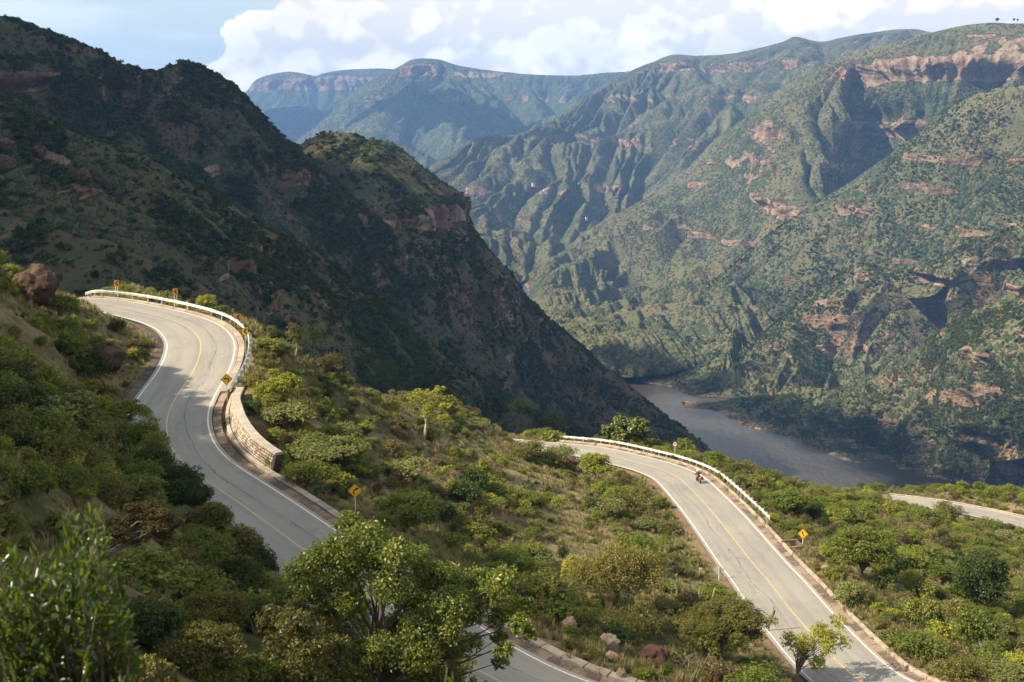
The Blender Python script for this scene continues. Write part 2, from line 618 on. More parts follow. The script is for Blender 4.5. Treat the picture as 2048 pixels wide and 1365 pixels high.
    for _ in range(2):
        gul = (gul + np.roll(gul, 1, 1) + np.roll(gul, -1, 1) + np.roll(gul, 1, 0) + np.roll(gul, -1, 0)) / 5
    D = D + gully * 1.6 * env * shelter + fine * amp[1] * 0.35 * (0.35 + 0.65 * env) * shelter
    P = G + N * D[..., None]
    # beds: benches and cliffs
    H = N.copy(); H[..., 2] = 0
    H /= (np.linalg.norm(H, axis=2)[..., None] + 1e-6)
    zz = P[..., 2] + fbm(X / 420 + seed, Y / 420, seed, 2) * 16 + fine * 4
    cliff = np.zeros_like(D)
    fis = fbm(X / 17, Y / 17, seed, 3) + 0.6 * np.abs(perlin(X / 34, Y / 34, seed + 4))
    push = np.zeros_like(D)
    for (z0, z1, st, thr) in bands:
        h_ = z1 - z0
        msk = sstep(fbm(X / (h_ * 6) + z0, Y / (h_ * 6), seed + z0, 3), thr - 0.12, thr + 0.12) * env
        up = sstep(zz, z1 + h_ * 1.6, z1) * (zz >= z1) + (zz < z1) * sstep(zz, z0, z1)
        push += up * msk * h_ * st
        inb = sstep(zz, z0 - h_ * 0.1, z0 + h_ * 0.1) * (1 - sstep(zz, z1 - h_ * 0.05, z1 + h_ * 0.12)) * msk
        cliff = np.maximum(cliff, inb * min(1.0, st * 1.1))
    P = P + H * (push + cliff * fis * amp[1] * 0.45)[..., None]
    du = np.gradient(P, axis=1); dv = np.gradient(P, axis=0)
    N2 = np.cross(dv, du)
    nz = np.abs(N2[..., 2]) / (np.linalg.norm(N2, axis=2) + 1e-9)
    rock = sstep(-nz, -steep[0], -steep[1]) * 0.45 + cliff * 0.75 + rockbase - 0.06
    px, py, _ = proj(P)
    for (cx, cyy, rx, ry, s) in rockspots:
        q = ((px - cx) / rx) ** 2 + ((py - cyy) / ry) ** 2
        rock = rock + s * (1 - sstep(q + fine * 1.6 + 0.5 * (0.7 - gul), 0.2, 1.5))
    if shoreband: rock = rock + 0.6 * (1 - sstep(P[..., 2] + fine * 4, -398.6, -395.5))
    rock = np.clip(rock, -0.5, 1.2)
    me = mesh_np(name, P.reshape(-1, 3), grid_faces(nu, NV)[:, ::-1], mat, smooth=True,
                 attrs={'rock': rock, 'gully': gul * 1.0})
    GUL[P.shape] = gul
    o = obj(name, me)
    tag(o, label, None, None, 'structure')
    return o, P, N2, rock, nb


GUL = {}


def W_(x, y, z): return ('w', x, y, z)


WATER = -400.0
# far plateau behind everything
mountain('far_plateau', 'bluish plateau at the head of the canyon, left', [
    [(330, 300, 11500), (420, 250, 11400), (490, 186, 11300), (520, 158, 11200), (575, 144, 11100), (630, 153, 11000), (650, 148, 11000), (690, 141, 11000), (770, 139, 11000), (860, 146, 11200), (1000, 160, 11300)],
    [(330, 330, 11000), (420, 290, 10900), (500, 225, 10800), (540, 215, 10700), (590, 205, 10600), (640, 205, 10500), (680, 200, 10500), (720, 200, 10500), (790, 200, 10600), (870, 200, 10700), (1000, 210, 10800)],
    [(330, 420, 10000), (420, 380, 9900), (500, 300, 9800), (560, 290, 9700), (600, 280, 9600), (640, 280, 9500), (680, 280, 9500), (720, 280, 9500), (790, 280, 9600), (870, 280, 9700), (1000, 290, 9800)],
], 260, 110, M_F, gl=(420, 0.2), amp=(55, 30), bands=((150, 260, 0.9, -0.1),), seed=1.2, finefreq=160, flat_top=True,
    rockspots=[(575, 165, 60, 16, 0.5), (680, 155, 60, 12, 0.5)])
mountain('far_foothill', 'low blue ridge below the far plateau', [
    [(420, 260, 9800), (520, 224, 9700), (560, 216, 9600), (610, 214, 9500), (650, 222, 9400), (700, 214, 9300), (760, 190, 9200)],
    [(420, 400, 9300), (520, 300, 9100), (560, 300, 9000), (610, 310, 9000), (650, 320, 9000), (700, 320, 9000), (760, 330, 9000)],
    [(420, 500, 8900), (520, 420, 8900), (560, 420, 8900), (610, 420, 8900), (650, 420, 8900), (700, 420, 8900), (760, 420, 8900)],
], 160, 60, M_F, gl=(380, 0.2), amp=(40, 25), seed=3.1, finefreq=160)
# the main far mountain
mountain('far_mountain', 'broad blue mountain with a cliff edged summit at the end of the canyon', [
    [(520, 340, 8300), (590, 285, 8300), (650, 236, 8300), (700, 190, 8350), (745, 160, 8400), (800, 136, 8500), (830, 121, 8500), (872, 120, 8500), (920, 133, 8450), (1000, 144, 8400), (1060, 151, 8300), (1150, 153, 8300), (1230, 146, 8200), (1330, 140, 8000), (1450, 140, 8000)],
    [(520, 380, 7700), (600, 320, 7700), (670, 265, 7800), (720, 225, 7900), (770, 195, 7950), (820, 170, 8050), (850, 160, 8100), (890, 160, 8100), (940, 168, 8050), (1010, 178, 8000), (1070, 183, 7900), (1150, 187, 7800), (1230, 185, 7700), (1330, 180, 7600), (1450, 180, 7500)],
    [(520, 440, 6900), (610, 370, 6900), (700, 300, 6900), (760, 250, 7000), (800, 245, 7000), (850, 240, 7100), (900, 235, 7100), (950, 240, 7100), (1000, 240, 7100), (1060, 245, 7000), (1110, 250, 6900), (1180, 250, 6800), (1250, 240, 6700), (1330, 230, 6700), (1450, 230, 6600)],
    [(520, 520, 6100), (620, 430, 6000), (700, 370, 5800), (760, 330, 5800), (820, 330, 5800), (880, 330, 5800), (930, 320, 5800), (980, 320, 5800), (1030, 320, 5800), (1080, 320, 5800), (1130, 320, 5800), (1180, 320, 5700), (1250, 320, 5700), (1330, 320, 5600), (1450, 320, 5500)],
    [(520, 560, 5600), (620, 500, 5400), (700, 440, 5000), (760, 420, 5000), (820, 420, 5000), (880, 420, 5000), (930, 420, 5000), (980, 420, 5000), (1030, 420, 5000), (1080, 420, 5000), (1130, 420, 5000), (1180, 420, 5000), (1250, 420, 5000), (1330, 420, 5000), (1450, 420, 4900)],
], 300, 170, M_F, warp=0.8, gl=(380, 0.35), amp=(55, 34), bands=((200, 300, 1.0, -0.2), (40, 80, 1.0, 0.1)), seed=7.7, finefreq=150, flat_top=True,
    rockspots=[(860, 140, 60, 16, 0.55), (960, 150, 70, 9, 0.7), (1100, 162, 90, 7, 0.5)])
# plateau edge running in from the right
_, P_mid, _, _, nb_mid = mountain('middle_ridge', 'green terraced mountainside with a long rim, centre of the canyon', [
    [(760, 400, 3900), (845, 345, 4200), (900, 309, 4300), (960, 276, 4500), (1040, 270, 4700), (1110, 236, 5000), (1180, 186, 5400), (1255, 146, 5800), (1300, 128, 6000), (1345, 112, 6100), (1400, 113, 6100), (1470, 107, 6000), (1560, 86, 6000), (1590, 74, 6000), (1640, 84, 5900), (1700, 72, 5800), (1780, 61, 5800), (1830, 60, 5700), (1900, 72, 5600), (2100, 80, 5500)],
    [(760, 430, 3850), (860, 375, 4100), (920, 345, 4150), (980, 312, 4300), (1060, 305, 4400), (1130, 285, 4600), (1200, 245, 4800), (1270, 205, 5000), (1320, 180, 5200), (1370, 165, 5300), (1430, 165, 5300), (1500, 155, 5200), (1570, 140, 5100), (1610, 130, 5100), (1660, 130, 5000), (1720, 120, 4900), (1780, 120, 4900), (1830, 120, 4900), (1900, 120, 4900), (2100, 130, 4900)],
    [(760, 480, 3700), (880, 420, 3800), (940, 400, 3800), (1000, 380, 3850), (1060, 370, 3900), (1120, 370, 3900), (1180, 350, 4000), (1240, 320, 4100), (1300, 300, 4200), (1350, 280, 4200), (1400, 265, 4200), (1460, 245, 4250), (1520, 230, 4300), (1570, 220, 4300), (1620, 220, 4300), (1700, 220, 4300), (1780, 220, 4300), (1830, 220, 4300), (1900, 230, 4300), (2100, 240, 4300)],
    [(760, 560, 3350), (880, 500, 3450), (940, 470, 3500), (1000, 460, 3550), (1060, 450, 3600), (1120, 440, 3650), (1180, 425, 3700), (1240, 410, 3750), (1300, 400, 3800), (1350, 395, 3800), (1400, 380, 3850), (1460, 370, 3900), (1520, 360, 3900), (1570, 360, 3900), (1620, 360, 3900), (1700, 360, 3900), (1780, 360, 3900), (1830, 360, 3900), (1900, 360, 3900), (2100, 360, 3900)],
    [(760, 620, 2560), (880, 600, 2694), (940, 590, 2767), (1000, 575, 2884), (1060, 565, 2967), (1120, 560, 3011), (1180, 550, 3102), (1240, 540, 3200), (1300, 530, 3300), (1350, 520, 3400), (1400, 500, 3500), (1460, 500, 3500), (1520, 500, 3500), (1570, 500, 3500), (1620, 500, 3500), (1700, 500, 3500), (1780, 500, 3500), (1830, 500, 3500), (1900, 500, 3500), (2100, 500, 3500)],
], 420, 280, M_R, warp=0.9, gl=(210, -0.5), amp=(34, 24), bands=((150, 200, 1.1, 0.0), (20, 50, 1.0, 0.05), (-120, -90, 1.0, 0.1), (-250, -225, 1.0, 0.1)), seed=11.3, finefreq=70,
    rockspots=[(950, 400, 60, 35, 0.3), (1200, 190, 90, 10, 0.4), (1460, 195, 80, 8, 0.7), (1420, 120, 120, 10, 0.45), (1600, 90, 90, 12, 0.5), (1750, 75, 90, 12, 0.4), (1040, 440, 60, 30, 0.5), (940, 460, 40, 40, 0.4)])
# great right-hand wall
_, P_wall, _, _, nb_wall = mountain('canyon_wall', 'high canyon wall with red cliff bands below a flat rim', [
    [(940, 640, 3000), (1040, 556, 3050), (1150, 488, 3250), (1200, 450, 3350), (1290, 398, 3450), (1340, 368, 3500), (1400, 308, 3500), (1440, 272, 3500), (1500, 228, 3450), (1560, 182, 3450), (1620, 150, 3400), (1700, 112, 3350), (1780, 92, 3300), (1850, 72, 3250), (1950, 50, 3200), (2050, 48, 3150), (2250, 40, 3100), (2500, 60, 3000)],
    [(960, 660, 2700), (1080, 575, 2850), (1180, 520, 3000), (1240, 490, 3100), (1320, 450, 3150), (1380, 420, 3200), (1440, 370, 3200), (1490, 330, 3200), (1550, 290, 3200), (1600, 240, 3090), (1660, 200, 3150), (1730, 170, 3240), (1800, 165, 3120), (1870, 165, 3070), (1960, 160, 3040), (2060, 155, 2980), (2250, 150, 2950), (2500, 160, 2900)],
    [(990, 680, 2300), (1110, 610, 2550), (1200, 570, 2700), (1260, 550, 2780), (1330, 530, 2800), (1400, 500, 2850), (1460, 460, 2880), (1520, 420, 2900), (1570, 380, 2800), (1620, 340, 2830), (1680, 300, 3120), (1750, 290, 3180), (1830, 290, 3040), (1900, 280, 2900), (1980, 270, 2870), (2080, 270, 2830), (2250, 270, 2800), (2500, 270, 2750)],
    [(1060, 700, 2067), (1150, 650, 2272), (1230, 630, 2360), (1290, 610, 2438), (1350, 590, 2467), (1410, 575, 2496), (1480, 550, 2535), (1540, 520, 2584), (1585, 490, 2540), (1630, 460, 2600), (1690, 430, 2860), (1780, 410, 2860), (1850, 400, 2681), (1920, 400, 2652), (2000, 400, 2632), (2100, 400, 2603), (2250, 400, 2535), (2500, 400, 2535)],
    [(1150, 745, 1872), (1200, 742, 1877), (1250, 740, 1886), (1300, 735, 1905), (1350, 720, 1958), (1410, 710, 1996), (1480, 690, 2082), (1540, 670, 2173), (1590, 650, 2273), (1640, 630, 2378), (1710, 600, 2483), (1780, 570, 2531), (1850, 550, 2531), (1920, 550, 2483), (2000, 550, 2445), (2100, 550, 2407), (2250, 550, 2388), (2500, 550, 2340)],
    [(1150, 775, 1880), (1200, 775, 1885), (1250, 772, 1890), (1300, 770, 1900), (1350, 760, 1930), (1410, 760, 1940), (1480, 740, 2040), (1540, 740, 2075), (1590, 720, 2170), (1640, 700, 2250), (1710, 700, 2250), (1780, 700, 2250), (1850, 700, 2250), (1920, 700, 2250), (2000, 700, 2250), (2100, 700, 2250), (2250, 700, 2250), (2500, 700, 2250)],
], 560, 430, M_R, warp=0.6, gl=(150, -0.6), amp=(30, 15), bands=((70, 128, 1.3, -0.35), (158, 184, 1.2, -0.3), (-62, -28, 0.7, 0.0), (-150, -128, 1.0, 0.05), (-215, -190, 1.0, 0.05), (-290, -275, 0.9, 0.1)), seed=21.0, finefreq=45, flat_top=True, shoreband=True,
    rockspots=[(1760, 150, 60, 26, 0.75), (1860, 138, 90, 32, 0.9), (1980, 120, 90, 34, 0.9), (2060, 90, 120, 26, 0.6), (1520, 290, 60, 40, 0.45), (1500, 350, 60, 60, 0.35), (1700, 290, 40, 60, 0.5), (1810, 260, 40, 30, 0.6),
               (1660, 330, 50, 50, 0.4), (1560, 430, 90, 20, 0.35), (1360, 500, 30, 26, 0.55), (1060, 555, 40, 20, 0.5), (1200, 640, 60, 30, 0.3), (1960, 70, 100, 14, 0.55)])
# second wall, in front on the right
o_sp, P_sp, N_sp, rk_sp, nb_sp = mountain('canyon_spur', 'long green spur descending to the reservoir, right of centre', [
    [(1200, 745, 1980), (1290, 690, 2150), (1350, 625, 2320), (1430, 560, 2400), (1500, 500, 2450), (1570, 448, 2470), (1650, 398, 2480), (1700, 368, 2480), (1780, 312, 2450), (1850, 260, 2400), (1900, 216, 2380), (1980, 180, 2320), (2050, 172, 2260), (2250, 130, 2200), (2500, 120, 2100)],
    [(1230, 752, 1950), (1310, 720, 2040), (1380, 665, 2180), (1460, 610, 2250), (1530, 560, 2300), (1600, 520, 2300), (1670, 480, 2300), (1730, 440, 2300), (1800, 400, 2280), (1870, 350, 2250), (1930, 310, 2230), (2000, 280, 2200), (2080, 270, 2150), (2250, 240, 2100), (2500, 230, 2000)],
    [(1250, 758, 1920), (1330, 735, 1985), (1400, 700, 2060), (1480, 655, 2120), (1550, 620, 2160), (1620, 590, 2160), (1690, 560, 2150), (1750, 530, 2150), (1820, 500, 2130), (1890, 460, 2100), (1950, 430, 2080), (2020, 400, 2050), (2100, 390, 2000), (2250, 370, 1960), (2500, 360, 1900)],
    [(1280, 765, 1861), (1345, 768, 1850), (1412, 780, 1800), (1490, 710, 1970), (1560, 690, 1999), (1630, 670, 1999), (1700, 640, 1989), (1760, 620, 1980), (1830, 600, 1959), (1900, 580, 1921), (1960, 550, 1901), (2030, 530, 1871), (2110, 510, 1852), (2250, 500, 1821), (2500, 500, 1773)],
    [(1285, 775, 1880), (1350, 785, 1818), (1410, 800, 1768), (1490, 800, 1765), (1560, 800, 1765), (1630, 790, 1790), (1700, 780, 1800), (1760, 770, 1800), (1830, 750, 1800), (1900, 740, 1790), (1960, 720, 1780), (2030, 700, 1770), (2110, 690, 1760), (2250, 680, 1750), (2500, 670, 1700)],
], 500, 340, M_R, warp=0.6, gl=(105, -0.75), amp=(28, 13), bands=((-35, -15, 0.94, 0.13), (-90, -76, 0.85, 0.18), (-135, -122, 0.85, 0.23), (-190, -172, 0.94, 0.18), (-250, -238, 0.85, 0.23), (-310, -298, 0.77, 0.23)), seed=31.5, finefreq=36, shoreband=True,
    rockspots=[(1960, 330, 50, 26, 0.25), (2020, 370, 40, 20, 0.31), (1420, 660, 26, 14, 0.31), (1400, 740, 22, 12, 0.31), (1700, 480, 90, 14, 0.15)])
# third: the knobbly ridge down to the water
o_rg, P_rg, N_rg, rk_rg, nb_rg = mountain('canyon_ridge', 'knobbly brown and green ridge falling to the river bank', [
    [(1350, 810, 1740), (1392, 782, 1800), (1430, 750, 1850), (1500, 690, 1930), (1560, 640, 1950), (1620, 590, 1940), (1700, 535, 1920), (1740, 530, 1900), (1800, 545, 1860), (1880, 520, 1820), (1960, 480, 1780), (2050, 448, 1730), (2250, 400, 1650), (2500, 380, 1550)],
    [(1352, 802, 1762), (1420, 800, 1765), (1465, 775, 1805), (1530, 735, 1850), (1600, 695, 1880), (1675, 655, 1885), (1735, 615, 1880), (1795, 605, 1860), (1855, 610, 1830), (1925, 590, 1790), (2005, 560, 1750), (2095, 530, 1710), (2250, 500, 1650), (2500, 480, 1550)],
    [(1360, 805, 1745), (1435, 812, 1712), (1485, 808, 1712), (1560, 785, 1755), (1650, 755, 1790), (1735, 720, 1830), (1795, 695, 1820), (1855, 685, 1800), (1915, 680, 1770), (1975, 670, 1740), (2055, 650, 1700), (2145, 630, 1660), (2250, 610, 1600), (2500, 600, 1500)],
    [(1370, 811, 1716), (1432, 827, 1678), (1486, 846, 1622), (1570, 856, 1582), (1660, 848, 1605), (1745, 820, 1690), (1800, 800, 1720), (1860, 790, 1710), (1920, 780, 1690), (1980, 770, 1660), (2060, 760, 1620), (2150, 750, 1580), (2250, 740, 1530), (2500, 740, 1450)],
    [(1375, 820, 1714), (1435, 836, 1674), (1480, 860, 1610), (1560, 872, 1580), (1650, 866, 1600), (1745, 860, 1620), (1800, 850, 1640), (1860, 840, 1640), (1920, 830, 1640), (1980, 820, 1620), (2060, 810, 1600), (2150, 800, 1560), (2250, 800, 1500), (2500, 800, 1420)],
], 460, 260, M_R, gl=(75, -0.75), amp=(22, 11), bands=((-215, -203, 0.94, 0.08), (-250, -234, 1.02, 0.03), (-285, -272, 0.94, 0.13), (-320, -308, 0.94, 0.13), (-350, -342, 0.85, 0.18)), seed=44.2, finefreq=28, shoreband=True, rockbase=0.06,
    rockspots=[(1600, 640, 90, 30, 0.19), (1690, 660, 110, 40, 0.22), (1650, 700, 70, 30, 0.22), (1860, 590, 60, 40, 0.22), (1960, 570, 40, 40, 0.31), (1500, 745, 40, 14, 0.25), (1560, 590, 60, 14, 0.19)])
# fourth: nearest far bank
o_bk, P_bk, N_bk, rk_bk, nb_bk = mountain('canyon_bank', 'nearest slope of the far bank above the brown river, lower right', [
    [(1500, 862, 1585), (1560, 832, 1660), (1650, 792, 1640), (1750, 742, 1580), (1850, 685, 1500), (1950, 622, 1420), (2050, 592, 1350), (2250, 520, 1250), (2500, 470, 1150)],
    [(1530, 866, 1580), (1590, 862, 1560), (1670, 840, 1530), (1760, 805, 1480), (1850, 770, 1420), (1950, 730, 1350), (2060, 700, 1280), (2250, 640, 1190), (2500, 600, 1090)],
    [(1560, 873, 1560), (1610, 885, 1520), (1690, 885, 1480), (1770, 870, 1430), (1860, 850, 1380), (1960, 830, 1300), (2070, 810, 1230), (2250, 780, 1130), (2500, 750, 1030)],
    [(1570, 880, 1545), (1620, 905, 1490), (1700, 925, 1435), (1745, 940, 1415), (1800, 955, 1375), (1900, 965, 1320), (2070, 930, 1230), (2250, 900, 1120), (2500, 880, 1000)],
    [(1560, 892, 1520), (1620, 915, 1470), (1690, 945, 1410), (1745, 955, 1390), (1800, 975, 1350), (1880, 1000, 1305), (1950, 1030, 1260), (2150, 1090, 1170), (2500, 1150, 1100)],
], 500, 330, M_R, gl=(58, -0.7), amp=(17, 9), bands=((-230, -220, 0.94, 0.13), (-262, -250, 1.02, 0.08), (-300, -292, 0.85, 0.18), (-335, -327, 0.94, 0.13), (-370, -363, 0.85, 0.13)), seed=52.9, finefreq=20, shoreband=True, rockbase=0.02,
    rockspots=[(1920, 795, 70, 22, 0.43), (1970, 780, 40, 14, 0.31), (2020, 920, 45, 36, 0.56), (1680, 745, 90, 14, 0.25), (1800, 760, 90, 14, 0.25), (1700, 770, 60, 12, 0.19), (1740, 930, 40, 10, 0.31)])

# left side: high mountain, knoll, near slope
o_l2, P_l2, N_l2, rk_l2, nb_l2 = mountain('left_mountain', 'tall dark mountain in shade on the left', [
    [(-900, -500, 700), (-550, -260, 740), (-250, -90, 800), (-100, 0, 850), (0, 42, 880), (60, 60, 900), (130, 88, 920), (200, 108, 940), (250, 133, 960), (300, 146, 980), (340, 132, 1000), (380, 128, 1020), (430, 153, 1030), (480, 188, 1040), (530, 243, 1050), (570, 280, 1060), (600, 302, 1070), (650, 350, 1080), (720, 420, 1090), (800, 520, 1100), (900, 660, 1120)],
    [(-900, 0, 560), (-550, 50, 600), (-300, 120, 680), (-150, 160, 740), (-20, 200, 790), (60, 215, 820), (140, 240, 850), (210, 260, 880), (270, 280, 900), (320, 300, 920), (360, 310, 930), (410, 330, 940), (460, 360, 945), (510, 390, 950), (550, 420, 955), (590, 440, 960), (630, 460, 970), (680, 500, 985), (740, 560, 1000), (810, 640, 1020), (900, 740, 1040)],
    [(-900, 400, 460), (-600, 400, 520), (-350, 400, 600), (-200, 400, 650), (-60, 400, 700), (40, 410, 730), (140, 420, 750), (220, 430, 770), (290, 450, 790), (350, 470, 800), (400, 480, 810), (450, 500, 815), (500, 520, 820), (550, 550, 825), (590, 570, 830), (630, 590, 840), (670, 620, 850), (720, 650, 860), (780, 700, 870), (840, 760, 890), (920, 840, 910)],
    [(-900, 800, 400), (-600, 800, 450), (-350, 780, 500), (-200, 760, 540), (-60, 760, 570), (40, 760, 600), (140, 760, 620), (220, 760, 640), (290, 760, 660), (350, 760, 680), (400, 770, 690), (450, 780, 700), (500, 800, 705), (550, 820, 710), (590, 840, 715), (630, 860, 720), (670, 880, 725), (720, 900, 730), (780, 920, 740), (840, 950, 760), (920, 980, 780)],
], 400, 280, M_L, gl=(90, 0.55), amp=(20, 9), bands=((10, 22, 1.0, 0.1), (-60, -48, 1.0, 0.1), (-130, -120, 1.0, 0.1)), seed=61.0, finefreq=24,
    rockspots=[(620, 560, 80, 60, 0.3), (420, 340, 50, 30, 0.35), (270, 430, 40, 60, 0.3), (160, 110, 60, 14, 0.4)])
o_kn, P_kn, N_kn, rk_kn, nb_kn = mountain('knoll_spur', 'rounded knoll and its dark spur reaching down to the river', [
    [(480, 340, 1250), (560, 305, 1250), (600, 290, 1250), (640, 269, 1250), (690, 266, 1250), (740, 281, 1260), (790, 291, 1280), (850, 342, 1310), (900, 388, 1330), (930, 428, 1350), (950, 470, 1370), (1000, 535, 1420), (1060, 602, 1480), (1150, 682, 1540), (1250, 765, 1570), (1350, 845, 1530), (1440, 905, 1490), (1540, 945, 1410), (1640, 1000, 1330)],
    [(480, 470, 1170), (570, 385, 1180), (620, 352, 1185), (670, 335, 1190), (715, 331, 1190), (760, 343, 1200), (805, 370, 1210), (850, 410, 1230), (890, 450, 1250), (920, 490, 1260), (950, 535, 1280), (1000, 595, 1320), (1060, 660, 1370), (1140, 735, 1420), (1230, 815, 1440), (1330, 885, 1430), (1430, 935, 1400), (1530, 970, 1340), (1630, 1020, 1270)],
    [(480, 600, 1060), (570, 520, 1080), (630, 465, 1100), (690, 434, 1115), (735, 430, 1120), (780, 450, 1130), (820, 480, 1140), (860, 520, 1150), (890, 560, 1160), (920, 600, 1170), (955, 640, 1180), (1000, 690, 1210), (1060, 750, 1240), (1130, 815, 1270), (1210, 870, 1290), (1310, 930, 1300), (1410, 980, 1290), (1510, 1010, 1240), (1610, 1050, 1190)],
    [(480, 640, 930), (580, 620, 940), (650, 620, 950), (710, 620, 960), (760, 640, 960), (800, 660, 970), (840, 690, 980), (880, 720, 990), (910, 750, 1000), (940, 780, 1010), (970, 810, 1020), (1010, 850, 1040), (1060, 890, 1060), (1130, 930, 1090), (1210, 970, 1100), (1300, 1010, 1110), (1400, 1050, 1110), (1500, 1080, 1090), (1600, 1110, 1050)],
    [(480, 820, 760), (580, 820, 760), (650, 830, 770), (710, 840, 780), (760, 860, 790), (800, 880, 800), (840, 900, 810), (880, 930, 820), (910, 950, 830), (940, 970, 840), (970, 1000, 850), (1010, 1030, 860), (1060, 1060, 880), (1130, 1090, 900), (1210, 1120, 910), (1300, 1150, 920), (1400, 1180, 930), (1500, 1210, 930), (1600, 1240, 930)],
], 380, 260, M_L, gl=(100, 0.5), amp=(15, 8), bands=((-105, -88, 0.6, 0.0), (-180, -170, 1.0, 0.1), (-240, -230, 1.0, 0.1)), seed=73.0, finefreq=26,
    rockspots=[(870, 430, 60, 34, 0.6), (920, 460, 40, 50, 0.3), (1000, 620, 60, 60, 0.25), (760, 500, 60, 60, 0.2)])
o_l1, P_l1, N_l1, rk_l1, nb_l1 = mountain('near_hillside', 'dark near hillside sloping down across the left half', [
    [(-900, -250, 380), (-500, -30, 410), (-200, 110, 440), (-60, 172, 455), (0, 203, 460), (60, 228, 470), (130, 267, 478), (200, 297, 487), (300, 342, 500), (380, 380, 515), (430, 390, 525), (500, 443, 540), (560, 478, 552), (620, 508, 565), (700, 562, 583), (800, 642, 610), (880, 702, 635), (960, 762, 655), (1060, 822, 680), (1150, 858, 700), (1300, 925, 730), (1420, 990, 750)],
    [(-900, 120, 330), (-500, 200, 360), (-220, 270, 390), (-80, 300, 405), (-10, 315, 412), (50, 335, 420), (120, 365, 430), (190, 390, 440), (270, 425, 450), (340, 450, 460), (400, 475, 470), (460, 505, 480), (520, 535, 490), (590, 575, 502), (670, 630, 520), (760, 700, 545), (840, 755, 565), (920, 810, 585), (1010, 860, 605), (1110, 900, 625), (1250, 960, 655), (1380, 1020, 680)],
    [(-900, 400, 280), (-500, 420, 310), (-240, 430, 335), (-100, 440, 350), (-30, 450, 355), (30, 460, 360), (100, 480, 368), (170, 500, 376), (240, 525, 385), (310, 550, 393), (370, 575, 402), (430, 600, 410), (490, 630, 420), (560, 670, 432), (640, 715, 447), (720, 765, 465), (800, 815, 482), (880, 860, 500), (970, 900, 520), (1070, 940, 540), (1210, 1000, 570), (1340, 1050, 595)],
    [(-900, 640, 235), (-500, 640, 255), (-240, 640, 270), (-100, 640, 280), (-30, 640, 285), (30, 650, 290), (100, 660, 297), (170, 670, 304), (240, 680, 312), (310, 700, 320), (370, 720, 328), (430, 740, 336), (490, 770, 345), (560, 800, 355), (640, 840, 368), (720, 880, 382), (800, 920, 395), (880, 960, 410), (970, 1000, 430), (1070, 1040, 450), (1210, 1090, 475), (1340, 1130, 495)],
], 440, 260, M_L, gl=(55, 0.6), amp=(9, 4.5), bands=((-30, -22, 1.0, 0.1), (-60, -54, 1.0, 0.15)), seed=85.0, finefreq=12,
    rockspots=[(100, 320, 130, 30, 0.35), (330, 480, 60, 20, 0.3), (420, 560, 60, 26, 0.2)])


# ------------------------------------------------------------------ water and valley floor
def plane(name, x0, x1, y0, y1, z, mat, sub=1):
    xs = np.linspace(x0, x1, sub + 1); ys = np.linspace(y0, y1, sub + 1)
    g = np.array([(x, y, z) for y in ys for x in xs])
    return obj(name, mesh_np(name, g, grid_faces(sub + 1, sub + 1), mat))


def water_mat():
    m, nt = new_mat('river_water')
    tc = nt.n('ShaderNodeTexCoord').outputs['Object']
    n1 = nt.noise(nt.vmath('MULTIPLY', tc, (1, 0.55, 1)), 0.09, 6, 0.6)
    big = nt.noise(tc, 0.004, 4, 0.5)
    c = nt.mix(nt.ss(big, 0.35, 0.65), (0.042, 0.036, 0.028), (0.032, 0.030, 0.026))
    finish(nt, c, nt.ss(big, 0.3, 0.7, 0.22, 0.35), nt.bump(n1, 2.5, 0.6), 0.22)
    return m


tag(plane('river', -3000, 4000, 250, 6000, WATER, water_mat()), 'brown still river winding through the canyon', None, None, 'structure')
tag(plane('valley_floor', -9000, 12000, -1500, 14000, WATER - 6, M_F), 'ground under the canyon', None, None, 'structure')

# haze box
hm, nt = new_mat('haze')
pv = nt.n('ShaderNodeVolumePrincipled')
nt.set(pv, 'Color', (0.23, 0.45, 0.92, 1))
nt.set(pv, 'Density', 0.00007)
nt.set(pv, 'Anisotropy', 0.15)
ho = nt.n('ShaderNodeOutputMaterial')
nt.t.links.new(pv.outputs[0], ho.inputs['Volume'])
hb = MB(); hb.box((1500, 6200, 120), (23000, 16600, 1080))
tag(hb.build('haze', hm), 'pale blue air over the canyon', None, None, 'stuff')


def cloud(name, label, targets, z, thick, seed, mat, grow=0):
    """an unseen cloud added high above, shaped to throw shade; targets are the places its shade falls on: (px,py,depth,radius)"""
    V, F = [], []
    rg = np.random.default_rng(seed)
    for ti_, (tx_, ty_, td_, r) in enumerate(targets):
        if ti_ < grow: r *= 1.5
        p = at(tx_, ty_, td_)
        c = p + np.array(S) * ((z - p[2]) / S.z)
        for k_ in range(5):
            o_ = rg.normal(size=2) * r * 0.38 * (k_ > 0)
            rr = r * (0.80 if k_ == 0 else rg.uniform(0.4, 0.65))
            ol_ = np.linalg.norm(o_) + 1e-6
            o_ = o_ / ol_ * min(ol_ * 1.8, r - rr) if k_ else o_
            bm = bmesh.new(); bmesh.ops.create_icosphere(bm, subdivisions=4, radius=1)
            co = np.array([v.co[:] for v in bm.verts])
            f_ = [tuple(v.index for v in f.verts) for f in bm.faces]; bm.free()
            co = co * (1 + 0.28 * fbm(co[:, 0] * 2 + seed + k_, co[:, 1] * 2, co[:, 2] * 2 + tx_, 5))[:, None]
            hh = thick * rr / r * (1 + 0.5 * rg.random())
            co = co * [rr, rr, hh]
            co[:, 2] = np.where(co[:, 2] < 0, co[:, 2] * 0.25, co[:, 2])
            b_ = sum(len(v_) for v_ in V)
            V.append(co + c + np.array([o_[0], o_[1], 0])); F += [tuple(i + b_ for i in f) for f in f_]
    o = obj(name, mesh_np(name, np.concatenate(V), np.array(F), mat, True))
    return tag(o, label, None, None, 'structure')


